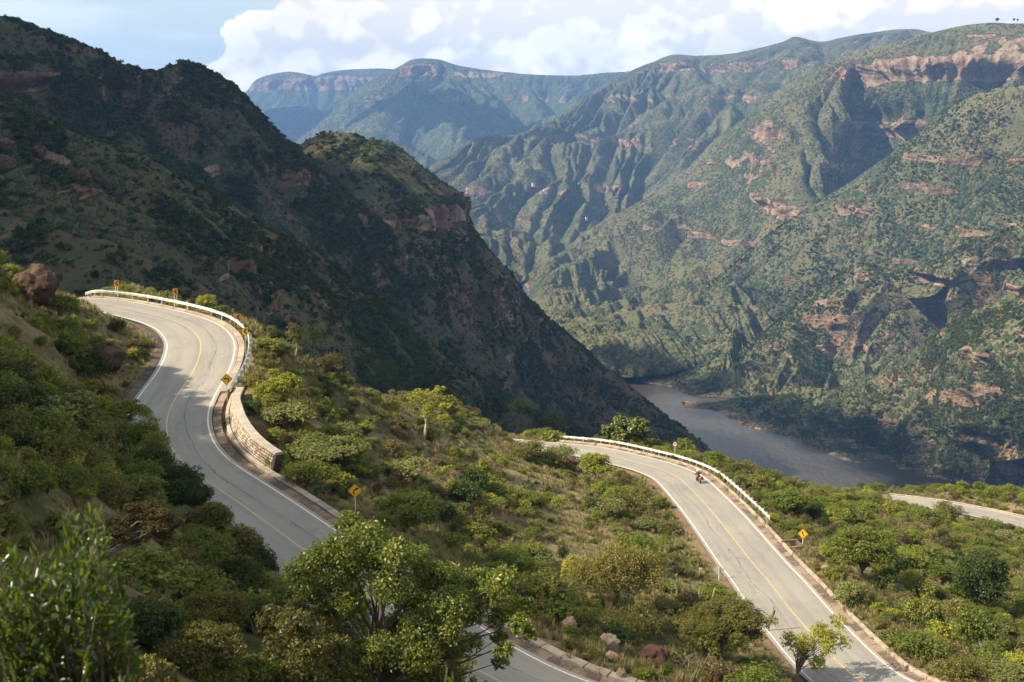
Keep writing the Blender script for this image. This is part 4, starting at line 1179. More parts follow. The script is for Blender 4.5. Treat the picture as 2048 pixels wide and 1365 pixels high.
# ------------------------------------------------------------------ stone parapet beside the upper road
def build_wall():
    L = offset_line(sub(A, sA_rail1 + 0.5, sA_wall1 + 1.0), -1.95)
    n = len(L)
    c = Vector(L[n // 2]) + Vector((0, 0, -0.2))
    root = empty('stone_parapet', tuple(c), 0, 'low stone masonry wall with a concrete cap beside the upper road', 'wall')
    t = np.linspace(0, 1, n)
    HT = 0.45 + 1.0 * sstep(t, 0.0, 0.45) - 0.25 * sstep(t, 0.6, 1.0)      # height of the face
    BT = 0.30                                                              # it leans back
    tg_ = np.gradient(L[:, :2], axis=0); tg_ /= np.linalg.norm(tg_, axis=1)[:, None]
    rt_ = np.stack([tg_[:, 1], -tg_[:, 0], np.zeros(n)], 1)

    def shell(prof, mat, nm):
        V = []
        for i in range(n):
            for (o_, k_, h_) in prof: V.append(L[i] + rt_[i] * (o_ - BT * k_ * HT[i]) + np.array([0, 0, k_ * HT[i] + h_]))
        m_ = len(prof); F = []
        for i in range(n - 1):
            for k_ in range(m_):
                a_, b_ = i * m_ + k_, i * m_ + (k_ + 1) % m_
                F.append((a_, b_, b_ + m_, a_ + m_))
        F.append(tuple(range(m_))); F.append(tuple(range((n - 1) * m_, n * m_))[::-1])
        bb_ = MB(); bb_.add(V, F)
        o = bb_.build(nm, mat, root); o.location = -c
    shell([(0.0, 0.0, -0.6), (0.0, 0.0, 0.0), (-0.01, 1.0, 0.0), (-0.60, 1.0, 0.0), (-0.7, 0.0, -2.0)], M_DITCH, 'wall_core')
    shell([(0.10, 1.0, 0.003), (0.10, 1.0, 0.16), (0.06, 1.0, 0.20), (-0.60, 1.0, 0.20), (-0.66, 1.0, 0.16), (-0.66, 1.0, 0.003)], concrete_mat('coping_concrete', (0.37, 0.33, 0.275), (0.21, 0.18, 0.15), 0.6), 'coping')
    # stones of the face: rows of uneven blocks with recessed joints
    V, F = [], []
    s_tot = n * 0.25
    z = -0.1
    while z < 2.0:
        hrow = random.uniform(0.16, 0.25)
        s = random.uniform(0, 0.2)
        while s < s_tot - 0.6:
            w = random.uniform(0.18, 0.42)
            k = min(n - 2, int((s + w / 2) / 0.25))
            f_ = (s + w / 2) / 0.25 - k
            p = L[k] * (1 - f_) + L[min(k + 1, n - 1)] * f_
            if z + hrow > HT[k] + 0.04:
                s += w; continue
            tg = L[min(k + 1, n - 1)] - L[k]; tg = tg / np.linalg.norm(tg)
            rt = np.array([tg[1], -tg[0], 0])
            p = p - rt * BT * (z + hrow / 2)
            b0 = len(V)
            ring = []
            for j in range(8):
                an = j * math.pi / 4 + math.pi / 8
                ring.append((math.copysign(abs(math.cos(an)) ** 0.6, math.cos(an)) * (w / 2 - 0.015) * random.uniform(0.85, 1.02),
                             math.copysign(abs(math.sin(an)) ** 0.6, math.sin(an)) * (hrow / 2 - 0.012) * random.uniform(0.85, 1.02)))
            pr = random.uniform(0.05, 0.11)
            for dep, kk in ((-0.02, 1.0), (pr * 0.7, 0.93), (pr, 0.6)):
                for (a_, h_) in ring:
                    V.append(p + tg * a_ * kk + rt * dep + np.array([0, 0, z + hrow / 2 + h_ * kk]))
            for lv in (0, 8):
                for j in range(8):
                    F.append((b0 + lv + j, b0 + lv + (j + 1) % 8, b0 + lv + 8 + (j + 1) % 8, b0 + lv + 8 + j))
            F.append((b0 + 16, b0 + 17, b0 + 18, b0 + 19)); F.append((b0 + 16, b0 + 19, b0 + 20, b0 + 23)); F.append((b0 + 20, b0 + 21, b0 + 22, b0 + 23))
            s += w
        z += hrow
    m, nt = new_mat('wall_stone')
    isl = nt.n('ShaderNodeNewGeometry').outputs['Random Per Island']
    geo = nt.n('ShaderNodeNewGeometry').outputs['Position']
    f = nt.noise(geo, 9.0, 5, 0.7)
    cc = nt.mix(nt.ss(isl, 0.0, 1.0), (0.42, 0.365, 0.30), (0.21, 0.175, 0.14))
    cc = nt.mix(nt.ss(f, 0.45, 0.7, 0, 0.5), cc, (0.15, 0.11, 0.085))
    finish(nt, cc, 0.9, nt.bump(f, 0.02, 1.0), 0.2)
    o = obj('face_stones', mesh_np('face_stones', np.array(V) - np.array(c), np.array(F), m), root)
    tag(o, None, None, None, 'stuff')
    # rubble footing on the road side
    b = MB(); b.sweep(offset_line(L, 0.0), [(0.42, -0.5), (0.40, 0.06), (0.34, 0.12), (0.12, 0.14), (0.09, -0.5)], closed=True)
    o = b.build('footing', M_CONC, root); o.location = -c


build_wall()
# ------------------------------------------------------------------ foliage
def leaf_mat(name, cols, trans=0.35, gloss=0.012, rough=0.45):
    """cols: dark, mid, light - mixed per leaf and per plant"""
    m, nt = new_mat(name)
    isl = nt.n('ShaderNodeNewGeometry').outputs['Random Per Island']
    orn = nt.n('ShaderNodeObjectInfo').outputs['Random']
    t = nt.math('ADD', nt.math('MULTIPLY', isl, 0.75), nt.math('MULTIPLY', nt.math('SUBTRACT', orn, 0.5), 0.5))
    c = nt.mix(nt.ss(t, 0.0, 0.55), cols[0], cols[1])
    c = nt.mix(nt.ss(t, 0.5, 0.95), c, cols[2])
    d = nt.n('ShaderNodeBsdfDiffuse'); nt.set(d, 'Color', c)
    tr = nt.n('ShaderNodeBsdfTranslucent'); nt.set(tr, 'Color', nt.mix(0.5, c, (cols[2][0] * 1.3, cols[2][1] * 1.4, cols[2][2] * 0.7)))
    mx = nt.n('ShaderNodeMixShader'); nt.set(mx, 0, trans)
    nt.t.links.new(d.outputs[0], mx.inputs[1]); nt.t.links.new(tr.outputs[0], mx.inputs[2])
    g = nt.n('ShaderNodeBsdfGlossy'); nt.set(g, 'Roughness', rough); nt.set(g, 'Color', (0.8, 0.85, 0.8, 1))
    m2 = nt.n('ShaderNodeMixShader'); nt.set(m2, 0, gloss)
    nt.t.links.new(mx.outputs[0], m2.inputs[1]); nt.t.links.new(g.outputs[0], m2.inputs[2])
    o = nt.n('ShaderNodeOutputMaterial')
    nt.t.links.new(m2.outputs[0], o.inputs['Surface'])
    return m


L_BRIGHT = leaf_mat('leaf_bright', ((0.097, 0.126, 0.018), (0.195, 0.224, 0.030), (0.368, 0.329, 0.053)))
L_GREEN = leaf_mat('leaf_green', ((0.067, 0.095, 0.017), (0.134, 0.165, 0.028), (0.256, 0.240, 0.049)))
L_DARK = leaf_mat('leaf_dark', ((0.024, 0.044, 0.011), (0.045, 0.067, 0.016), (0.085, 0.102, 0.025)))
L_OLIVE = leaf_mat('leaf_olive', ((0.080, 0.083, 0.022), (0.152, 0.140, 0.033), (0.249, 0.206, 0.062)))
L_PALE = leaf_mat('leaf_pale', ((0.091, 0.108, 0.035), (0.164, 0.181, 0.061), (0.255, 0.252, 0.096)))
L_RUST = leaf_mat('leaf_rust', ((0.055, 0.048, 0.019), (0.110, 0.086, 0.030), (0.174, 0.121, 0.041)))
L_MANGO = leaf_mat('leaf_mango', ((0.031, 0.053, 0.013), (0.086, 0.106, 0.018), (0.187, 0.187, 0.033)), 0.15, 0.03)
L_BIG = leaf_mat('leaf_glossy', ((0.044, 0.070, 0.010), (0.098, 0.130, 0.018), (0.216, 0.231, 0.038)), 0.35, 0.025, 0.42)
L_BIGRUST = leaf_mat('leaf_glossy_rust', ((0.062, 0.079, 0.016), (0.149, 0.132, 0.023), (0.265, 0.157, 0.033)), 0.35, 0.03, 0.4)
L_FORE = leaf_mat('leaf_foreground', ((0.018, 0.038, 0.006), (0.046, 0.080, 0.010), (0.15, 0.19, 0.028)), 0.45, 0.05, 0.3)
M_GRASS = leaf_mat('dry_grass', ((0.13, 0.108, 0.045), (0.23, 0.19, 0.09), (0.34, 0.29, 0.15)), 0.35, 0.02)
M_BARK = simple_mat('bark', (0.13, 0.10, 0.075), 0.9, var=0.25, scale=4, bump=0.02)
M_BARKP = simple_mat('pale_bark', (0.34, 0.29, 0.23), 0.9, var=0.2, scale=4)
M_BARKG = simple_mat('grey_twig', (0.22, 0.195, 0.165), 0.9, var=0.2, scale=4)


def ellip(n, R_, rg, shell=0.45, up=0.25):
    d = rg.normal(size=(n, 3)); d /= np.linalg.norm(d, axis=1)[:, None]
    d[:, 2] = np.where(rg.random(n) < up, np.abs(d[:, 2]), d[:, 2])
    r = rg.random(n) ** shell
    return d * r[:, None] * np.asarray(R_)


def leaves(C, size, rg, elong=1.8, flat=0.3, outward=None, var=0.35, droop=0.0):
    """one kite shaped leaf at every point of C"""
    n = len(C)
    nrm = rg.normal(size=(n, 3))
    nrm[:, 2] = np.abs(nrm[:, 2]) + flat * 2
    if outward is not None: nrm += outward
    nrm /= np.linalg.norm(nrm, axis=1)[:, None]
    a = rg.normal(size=(n, 3)); a[:, 2] -= droop
    a -= nrm * (a * nrm).sum(1)[:, None]; a /= np.linalg.norm(a, axis=1)[:, None] + 1e-9
    b = np.cross(nrm, a)
    s = size * (1 + rg.uniform(-var, var, n))[:, None]
    hl, hw = s * elong / 2, s / 2
    V = np.stack([C - a * hl, C + b * hw - a * hl * 0.1 + nrm * s * 0.12, C + a * hl, C - b * hw - a * hl * 0.1 + nrm * s * 0.12], 1).reshape(-1, 3)
    return V, np.arange(4 * n).reshape(-1, 4)


def crown_pts(blobs, n, rg, clump=0.22, per=7, shell=0.4):
    """blobs: (centre, radii); leaves gather in small sprays within each blob"""
    n = int(n * 1.7)
    vol = np.array([b[1][0] * b[1][1] * b[1][2] for b in blobs]) ** (2 / 3)
    out, outw = [], []
    for b, v in zip(blobs, vol / vol.sum()):
        k = max(3, int(n * v / per))
        e = ellip(k, b[1], rg, shell)
        c = e + np.array(b[0])
        r = clump * min(b[1][0], b[1][2] * 1.6)
        p = np.repeat(c, per, 0) + rg.normal(size=(k * per, 3)) * r * 0.5 * np.array([1, 1, 0.7])
        out.append(p); outw.append(np.repeat(e / np.array(b[1]), per, 0))
    return np.concatenate(out), np.concatenate(outw)


def limbs(mb, base, tips, r0, rg, n=5, wig=0.12, fork=0.35):
    base = np.array(base, float)
    for t in tips:
        t = np.array(t, float)
        L = np.linalg.norm(t - base)
        m1 = base + (t - base) * fork * np.array([0.45, 0.45, 1.15]) + rg.normal(size=3) * wig * L * 0.4
        m2 = base + (t - base) * 0.7 * np.array([0.85, 0.85, 1.05]) + rg.normal(size=3) * wig * L * 0.5
        mb.tube([base, m1, m2, t], [r0, r0 * 0.62, r0 * 0.36, r0 * 0.10], n, cap=False)


def twigs(mb, blobs, n, r, rg, length=0.5):
    for _ in range(n):
        b = blobs[rg.integers(len(blobs))]
        d = rg.normal(size=3); d[2] = abs(d[2]) * 0.7; d /= np.linalg.norm(d)
        p = np.array(b[0]) + d * np.array(b[1]) * 0.2
        q = np.array(b[0]) + d * np.array(b[1]) * (0.9 + length * rg.random())
        mb.tube([p, (p + q) / 2 + rg.normal(size=3) * 0.06 * np.linalg.norm(q - p), q], [r, r * 0.7, r * 0.3], 3, cap=False)


def proto(kind, seed):
    """unit plant, crown radius about 1; returns (crown mesh, wood mesh)"""
    rg = np.random.default_rng(seed)
    P = dict(
        round=dict(mat=L_GREEN, nb=7, h=0.75, spread=0.55, br=0.48, bh=0.42, n=950, ls=0.085, el=1.5, flat=0.1, tw=10),
        bright=dict(mat=L_BRIGHT, nb=7, h=0.8, spread=0.55, br=0.42, bh=0.42, n=800, ls=0.09, el=1.6, flat=0.1, tw=10),
        dark=dict(mat=L_DARK, nb=8, h=0.85, spread=0.55, br=0.5, bh=0.48, n=1100, ls=0.085, el=1.4, flat=0.1, tw=6),
        olive=dict(mat=L_OLIVE, nb=8, h=0.65, spread=0.6, br=0.42, bh=0.36, n=850, ls=0.07, el=1.8, flat=0.0, tw=30),
        acacia=dict(mat=L_PALE, nb=9, h=0.55, spread=0.72, br=0.42, bh=0.14, n=1300, ls=0.055, el=2.2, flat=0.9, tw=14),
        acaciag=dict(mat=L_GREEN, nb=9, h=0.62, spread=0.66, br=0.44, bh=0.20, n=1300, ls=0.058, el=2.2, flat=0.7, tw=10),
        rust=dict(mat=L_RUST, nb=6, h=0.7, spread=0.6, br=0.4, bh=0.34, n=650, ls=0.07, el=1.6, flat=0.0, tw=34),
        sparse=dict(mat=L_OLIVE, nb=6, h=0.9, spread=0.6, br=0.34, bh=0.3, n=260, ls=0.08, el=1.8, flat=0.0, tw=46),
    )[kind]
    blobs = []
    for i in range(P['nb']):
        an = 2 * math.pi * i / P['nb'] + rg.normal() * 0.4
        rr = P['spread'] * math.sqrt(rg.random()) * (0 if i == 0 else 1)
        hz = P['h'] * rg.uniform(0.6, 1.12) * (1.15 if i == 0 else 1)
        if kind not in ('acacia', 'acaciag'): hz *= 1 - 0.35 * rr
        k = rg.uniform(0.75, 1.15)
        blobs.append(((rr * math.cos(an), rr * math.sin(an), hz), (P['br'] * k, P['br'] * k, P['bh'] * k)))
    C, ow = crown_pts(blobs, int(P['n'] * 1.9), rg)
    V, F = leaves(C, P['ls'] * 0.70, rg, P['el'], P['flat'], ow * 0.8)
    cm = mesh_np(kind + '_crown', V, F, P['mat'])
    mb = MB()
    limbs(mb, (0, 0, -0.15), [b[0] for b in blobs], 0.05 if kind != 'sparse' else 0.035, rg, 4)
    twigs(mb, blobs, P['tw'], 0.012, rg, 0.25)
    return cm, mb.mesh(kind + '_wood', M_BARKG if P['tw'] > 25 else M_BARK)


KINDS = ['round', 'bright', 'dark', 'olive', 'acacia', 'acaciag', 'rust', 'sparse']
PROTO = {k: [proto(k, 100 + i * 17 + j) for j in range(3)] for i, k in enumerate(KINDS)}


# collections of joined plants used only as instances of the uncountable cover
def joined(name, parts):
    o = []
    V, F, M, mats = [], [], [], []
    for me in parts:
        nv = len(me.vertices)
        v = np.empty(nv * 3, np.float32); me.vertices.foreach_get('co', v)
        b = sum(len(x) for x in V)
        V.append(v.reshape(-1, 3))
        for p in me.polygons: F.append(tuple(i + b for i in p.vertices)); M.append(len(mats))
        mats.append(me.materials[0])
    m = bpy.data.meshes.new(name)
    m.from_pydata(np.concatenate(V).tolist(), [], F)
    for x in mats: m.materials.append(x)
    m.polygons.foreach_set('material_index', M)
    m.update()
    return bpy.data.objects.new(name, m)


def scatter_stuff(name, label, pts, sc, rz, idx, sources, tilt=None):
    """one object; its points carry instances (cover nobody could count)"""
    me = bpy.data.meshes.new(name)
    n = len(pts)
    me.vertices.add(n); me.vertices.foreach_set('co', np.asarray(pts, np.float32).ravel())
    for an, av, ty in (('sc', sc, 'FLOAT'), ('rz', rz, 'FLOAT'), ('idx', idx, 'INT')):
        a = me.attributes.new(an, ty, 'POINT')
        a.data.foreach_set('value', np.asarray(av, np.float32 if ty == 'FLOAT' else np.int32))
    o = obj(name, me)
    col = bpy.data.collections.new(name + '_kinds')
    for s in sources:
        s2 = s if s.name not in col.objects else s
        col.objects.link(s2)
    ng = bpy.data.node_groups.new(name, 'GeometryNodeTree')
    ng.interface.new_socket('Geometry', in_out='INPUT', socket_type='NodeSocketGeometry')
    ng.interface.new_socket('Geometry', in_out='OUTPUT', socket_type='NodeSocketGeometry')
    gi = ng.nodes.new('NodeGroupInput'); go = ng.nodes.new('NodeGroupOutput')
    ci = ng.nodes.new('GeometryNodeCollectionInfo'); ci.inputs['Collection'].default_value = col
    ci.inputs['Separate Children'].default_value = True; ci.inputs['Reset Children'].default_value = True
    m2p = ng.nodes.new('GeometryNodeMeshToPoints')
    iop = ng.nodes.new('GeometryNodeInstanceOnPoints')
    iop.inputs['Pick Instance'].default_value = True

    def na(nm, ty):
        a = ng.nodes.new('GeometryNodeInputNamedAttribute'); a.data_type = ty; a.inputs[0].default_value = nm
        return a.outputs[0]
    cx = ng.nodes.new('ShaderNodeCombineXYZ')
    ng.links.new(na('rz', 'FLOAT'), cx.inputs[2])
    ng.links.new(gi.outputs[0], m2p.inputs[0])
    ng.links.new(m2p.outputs[0], iop.inputs['Points'])
    ng.links.new(ci.outputs[0], iop.inputs['Instance'])
    ng.links.new(na('idx', 'INT'), iop.inputs['Instance Index'])
    ng.links.new(cx.outputs[0], iop.inputs['Rotation'])
    ng.links.new(na('sc', 'FLOAT'), iop.inputs['Scale'])
    ng.links.new(iop.outputs[0], go.inputs[0])
    md = o.modifiers.new('cover', 'NODES'); md.node_group = ng
    return tag(o, label, None, None, 'stuff')


# plants of the far slopes: few, larger leaf clumps
def lowplant(name, mat, seed, n=90, ls=0.30, h=0.7, bh=0.45):
    rg = np.random.default_rng(seed)
    blobs = [((rg.uniform(-.4, .4), rg.uniform(-.4, .4), h * rg.uniform(.6, 1.1)), (.55, .55, bh)) for _ in range(5)]
    C, ow = crown_pts(blobs, n, rg, 0.4, 3)
    V, F = leaves(C, ls, rg, 1.3, 0.2, ow * 1.2)
    return bpy.data.objects.new(name, mesh_np(name, V, F, mat))


LM1 = leaf_mat('slope_leaf_a', ((0.032, 0.050, 0.016), (0.055, 0.078, 0.024), (0.10, 0.115, 0.038)), 0.2, 0.0)
LM2 = leaf_mat('slope_leaf_b', ((0.05, 0.053, 0.023), (0.08, 0.08, 0.034), (0.115, 0.107, 0.048)), 0.2, 0.0)
LM3 = leaf_mat('slope_leaf_c', ((0.02, 0.034, 0.013), (0.034, 0.052, 0.019), (0.06, 0.078, 0.028)), 0.2, 0.0)
LOW = [lowplant('slope_shrub_a', LM1, 1), lowplant('slope_shrub_b', LM2, 2, h=0.5, bh=0.35), lowplant('slope_tree_c', LM3, 3, 120, 0.28, 0.9, 0.6), lowplant('slope_shrub_d', LM1, 4, h=0.6)]


def cover_slope(name, label, P, N2, rock, nb, count, r0, r1, seed, ymax=1365, bias=0.0, zmin=-395):
    rg = np.random.default_rng(seed)
    A_ = np.linalg.norm(N2, axis=2)
    gul = GUL[P.shape]
    px, py, _ = proj(P)
    ok = (px > -160) & (px < 2210) & (py > -80) & (py < ymax) & (P[..., 2] > zmin)
    X, Y, Z = P[..., 0], P[..., 1], P[..., 2]
    s = r1 * 9
    dn = fbm(X / s, Y / s, Z / s + seed, 4) + 0.6 * fbm(X / s / 4, Y / s / 4, Z / s / 4, 2) + bias
    w = A_ * ok * (0.06 + sstep(dn, -0.12, 0.22)) * (1 - 0.85 * sstep(rock, 0.35, 0.7)) * (0.45 + 1.6 * gul)
    w[:nb - 6] = 0; w[-2:] = 0; w[:, -2:] = 0
    w = (w / w.sum()).ravel()
    k = rg.choice(len(w), count, p=w)
    Pf = P.reshape(-1, 3)
    # jitter within the cell
    nu = P.shape[1]
    e1 = Pf[k + 1] - Pf[k]; e2 = Pf[np.minimum(k + nu, len(Pf) - 1)] - Pf[k]
    pts = Pf[k] + e1 * rg.random((count, 1)) + e2 * rg.random((count, 1))
    sc = r0 * 0.6 + (r1 - r0 * 0.6) * rg.random(count) ** 1.8
    big = rg.random(count) < 0.12
    sc = np.where(big, sc * 1.35, sc)
    idx = rg.choice(4, count, p=[0.34, 0.32, 0.14, 0.2])
    idx = np.where(big, 2, idx)
    pts[:, 2] -= sc * 0.25
    return scatter_stuff(name, label, pts, sc, rg.uniform(0, 6.28, count), idx, LOW)


# instance sources may be shared by several collections
cover_slope('hillside_scrub', 'dark scrub covering the near hillside in shade', P_l1, N_l1, rk_l1, nb_l1, 60000, 0.9, 1.9, 5)
cover_slope('mountain_scrub', 'scrub and small trees on the tall dark mountain', P_l2, N_l2, rk_l2, nb_l2, 60000, 1.5, 3.0, 6)
cover_slope('knoll_scrub', 'green scrub dotted over the rounded knoll and its spur', P_kn, N_kn, rk_kn, nb_kn, 42000, 1.5, 3.0, 7)


cover_slope('bank_scrub', 'scrub and small trees on the nearest far bank', P_bk, N_bk, rk_bk, nb_bk, 26000, 1.3, 2.8, 8)
cover_slope('ridge_scrub', 'scrub on the knobbly ridge across the river', P_rg, N_rg, rk_rg, nb_rg, 18000, 1.5, 3.2, 9)
cover_slope('spur_scrub', 'scrub and trees on the long green spur', P_sp, N_sp, rk_sp, nb_sp, 20000, 1.8, 3.8, 10)


# ------------------------------------------------------------------ hand-placed trees and bushes
def plant(name, label, cat, base, blobs, n, ls, mat, wood=M_BARK, el=1.6, flat=0.1, r0=0.12, tw=20, clump=0.22, per=7, seed=0, group=None, shell=0.4, stems=1, twr=0.02, limbn=5, droop=0.0):
    """blobs in world coordinates; base = foot of the trunk"""
    rg = np.random.default_rng(seed + 900)
    base = np.array(base, float)
    root = empty(name, tuple(base), 0, label, cat, group)
    lb = [(np.array(b[0]) - base, b[1]) for b in blobs]
    C, ow = crown_pts(lb, n, rg, clump, per, shell)
    V, F = leaves(C, ls, rg, el, flat, ow * 0.8, droop=droop)
    obj('crown', mesh_np('crown', V, F, mat), root)
    mb = MB()
    for s_ in range(stems):
        foot = (rg.normal() * 0.25 * (stems > 1), rg.normal() * 0.25 * (stems > 1), -0.5)
        low = min(b[0][2] - b[1][2] for b in lb)
        mid = np.mean([b[0] for b in lb], axis=0) * 0.35; mid[2] = max(0.3, low * 0.75)
        mid = mid + rg.normal(size=3) * 0.2
        mb.tube([foot, (np.array(foot) + mid) / 2 + rg.normal(size=3) * 0.08, mid], [r0 * 1.3, r0, r0 * 0.8], 7)
        limbs(mb, mid, [b[0] for b in lb[s_::stems]], r0 * 0.75, rg, limbn, 0.10)
    twigs(mb, lb, tw, twr, rg, 0.12)
    mb.build('trunk', wood, root, smooth=True)
    return root


def auto(cx, cy, w, h, bpx, bpy_, k, seed, flat=1.0, br=0.34, Y=None, dome=True, low=False):
    """crown ellipse in the photo -> blobs of real size around the depth where the foot stands"""
    rg = np.random.default_rng(seed)
    foot = hit(bpx, bpy_) if Y is None else at(bpx, bpy_, Y)
    if Y is None: Y = foot[1]
    m = Y / FPX
    rx, rz = w / 2 * m, h / 2 * m
    c = at(cx, cy, Y)
    blobs = []
    for i in range(k):
        for _ in range(30):
            d = rg.uniform(-1, 1, 3)
            if np.linalg.norm(d) < 1: break
        s = rg.uniform(0.75, 1.2)
        r = br * rx * s
        rh = min(br * 1.1 * rz * s * (1.2 if flat == 1 else 1), r * 1.2) if flat == 1 else rz * flat * s
        p = c + np.array([d[0] * (rx - r), d[1] * (rx * 0.8 - r * 0.5), d[2] * max(0.02, rz - rh)])
        if dome and d[2] > 0: p[2] -= 0.25 * rz * (d[0] ** 2 + d[1] ** 2)
        blobs.append((p, (r, r, rh)))
    if low:
        for i in range(max(3, k // 2)):
            an = rg.uniform(0, 6.28); q_ = rg.uniform(0.2, 0.75)
            r = br * rx * rg.uniform(0.8, 1.1)
            x_, y_ = c[0] + math.cos(an) * q_ * rx, c[1] + math.sin(an) * q_ * rx * 0.8
            blobs.append((np.array([x_, y_, float(hgt(x_, y_)) + r * 0.5]), (r, r, r * 0.8)))
    return foot, blobs


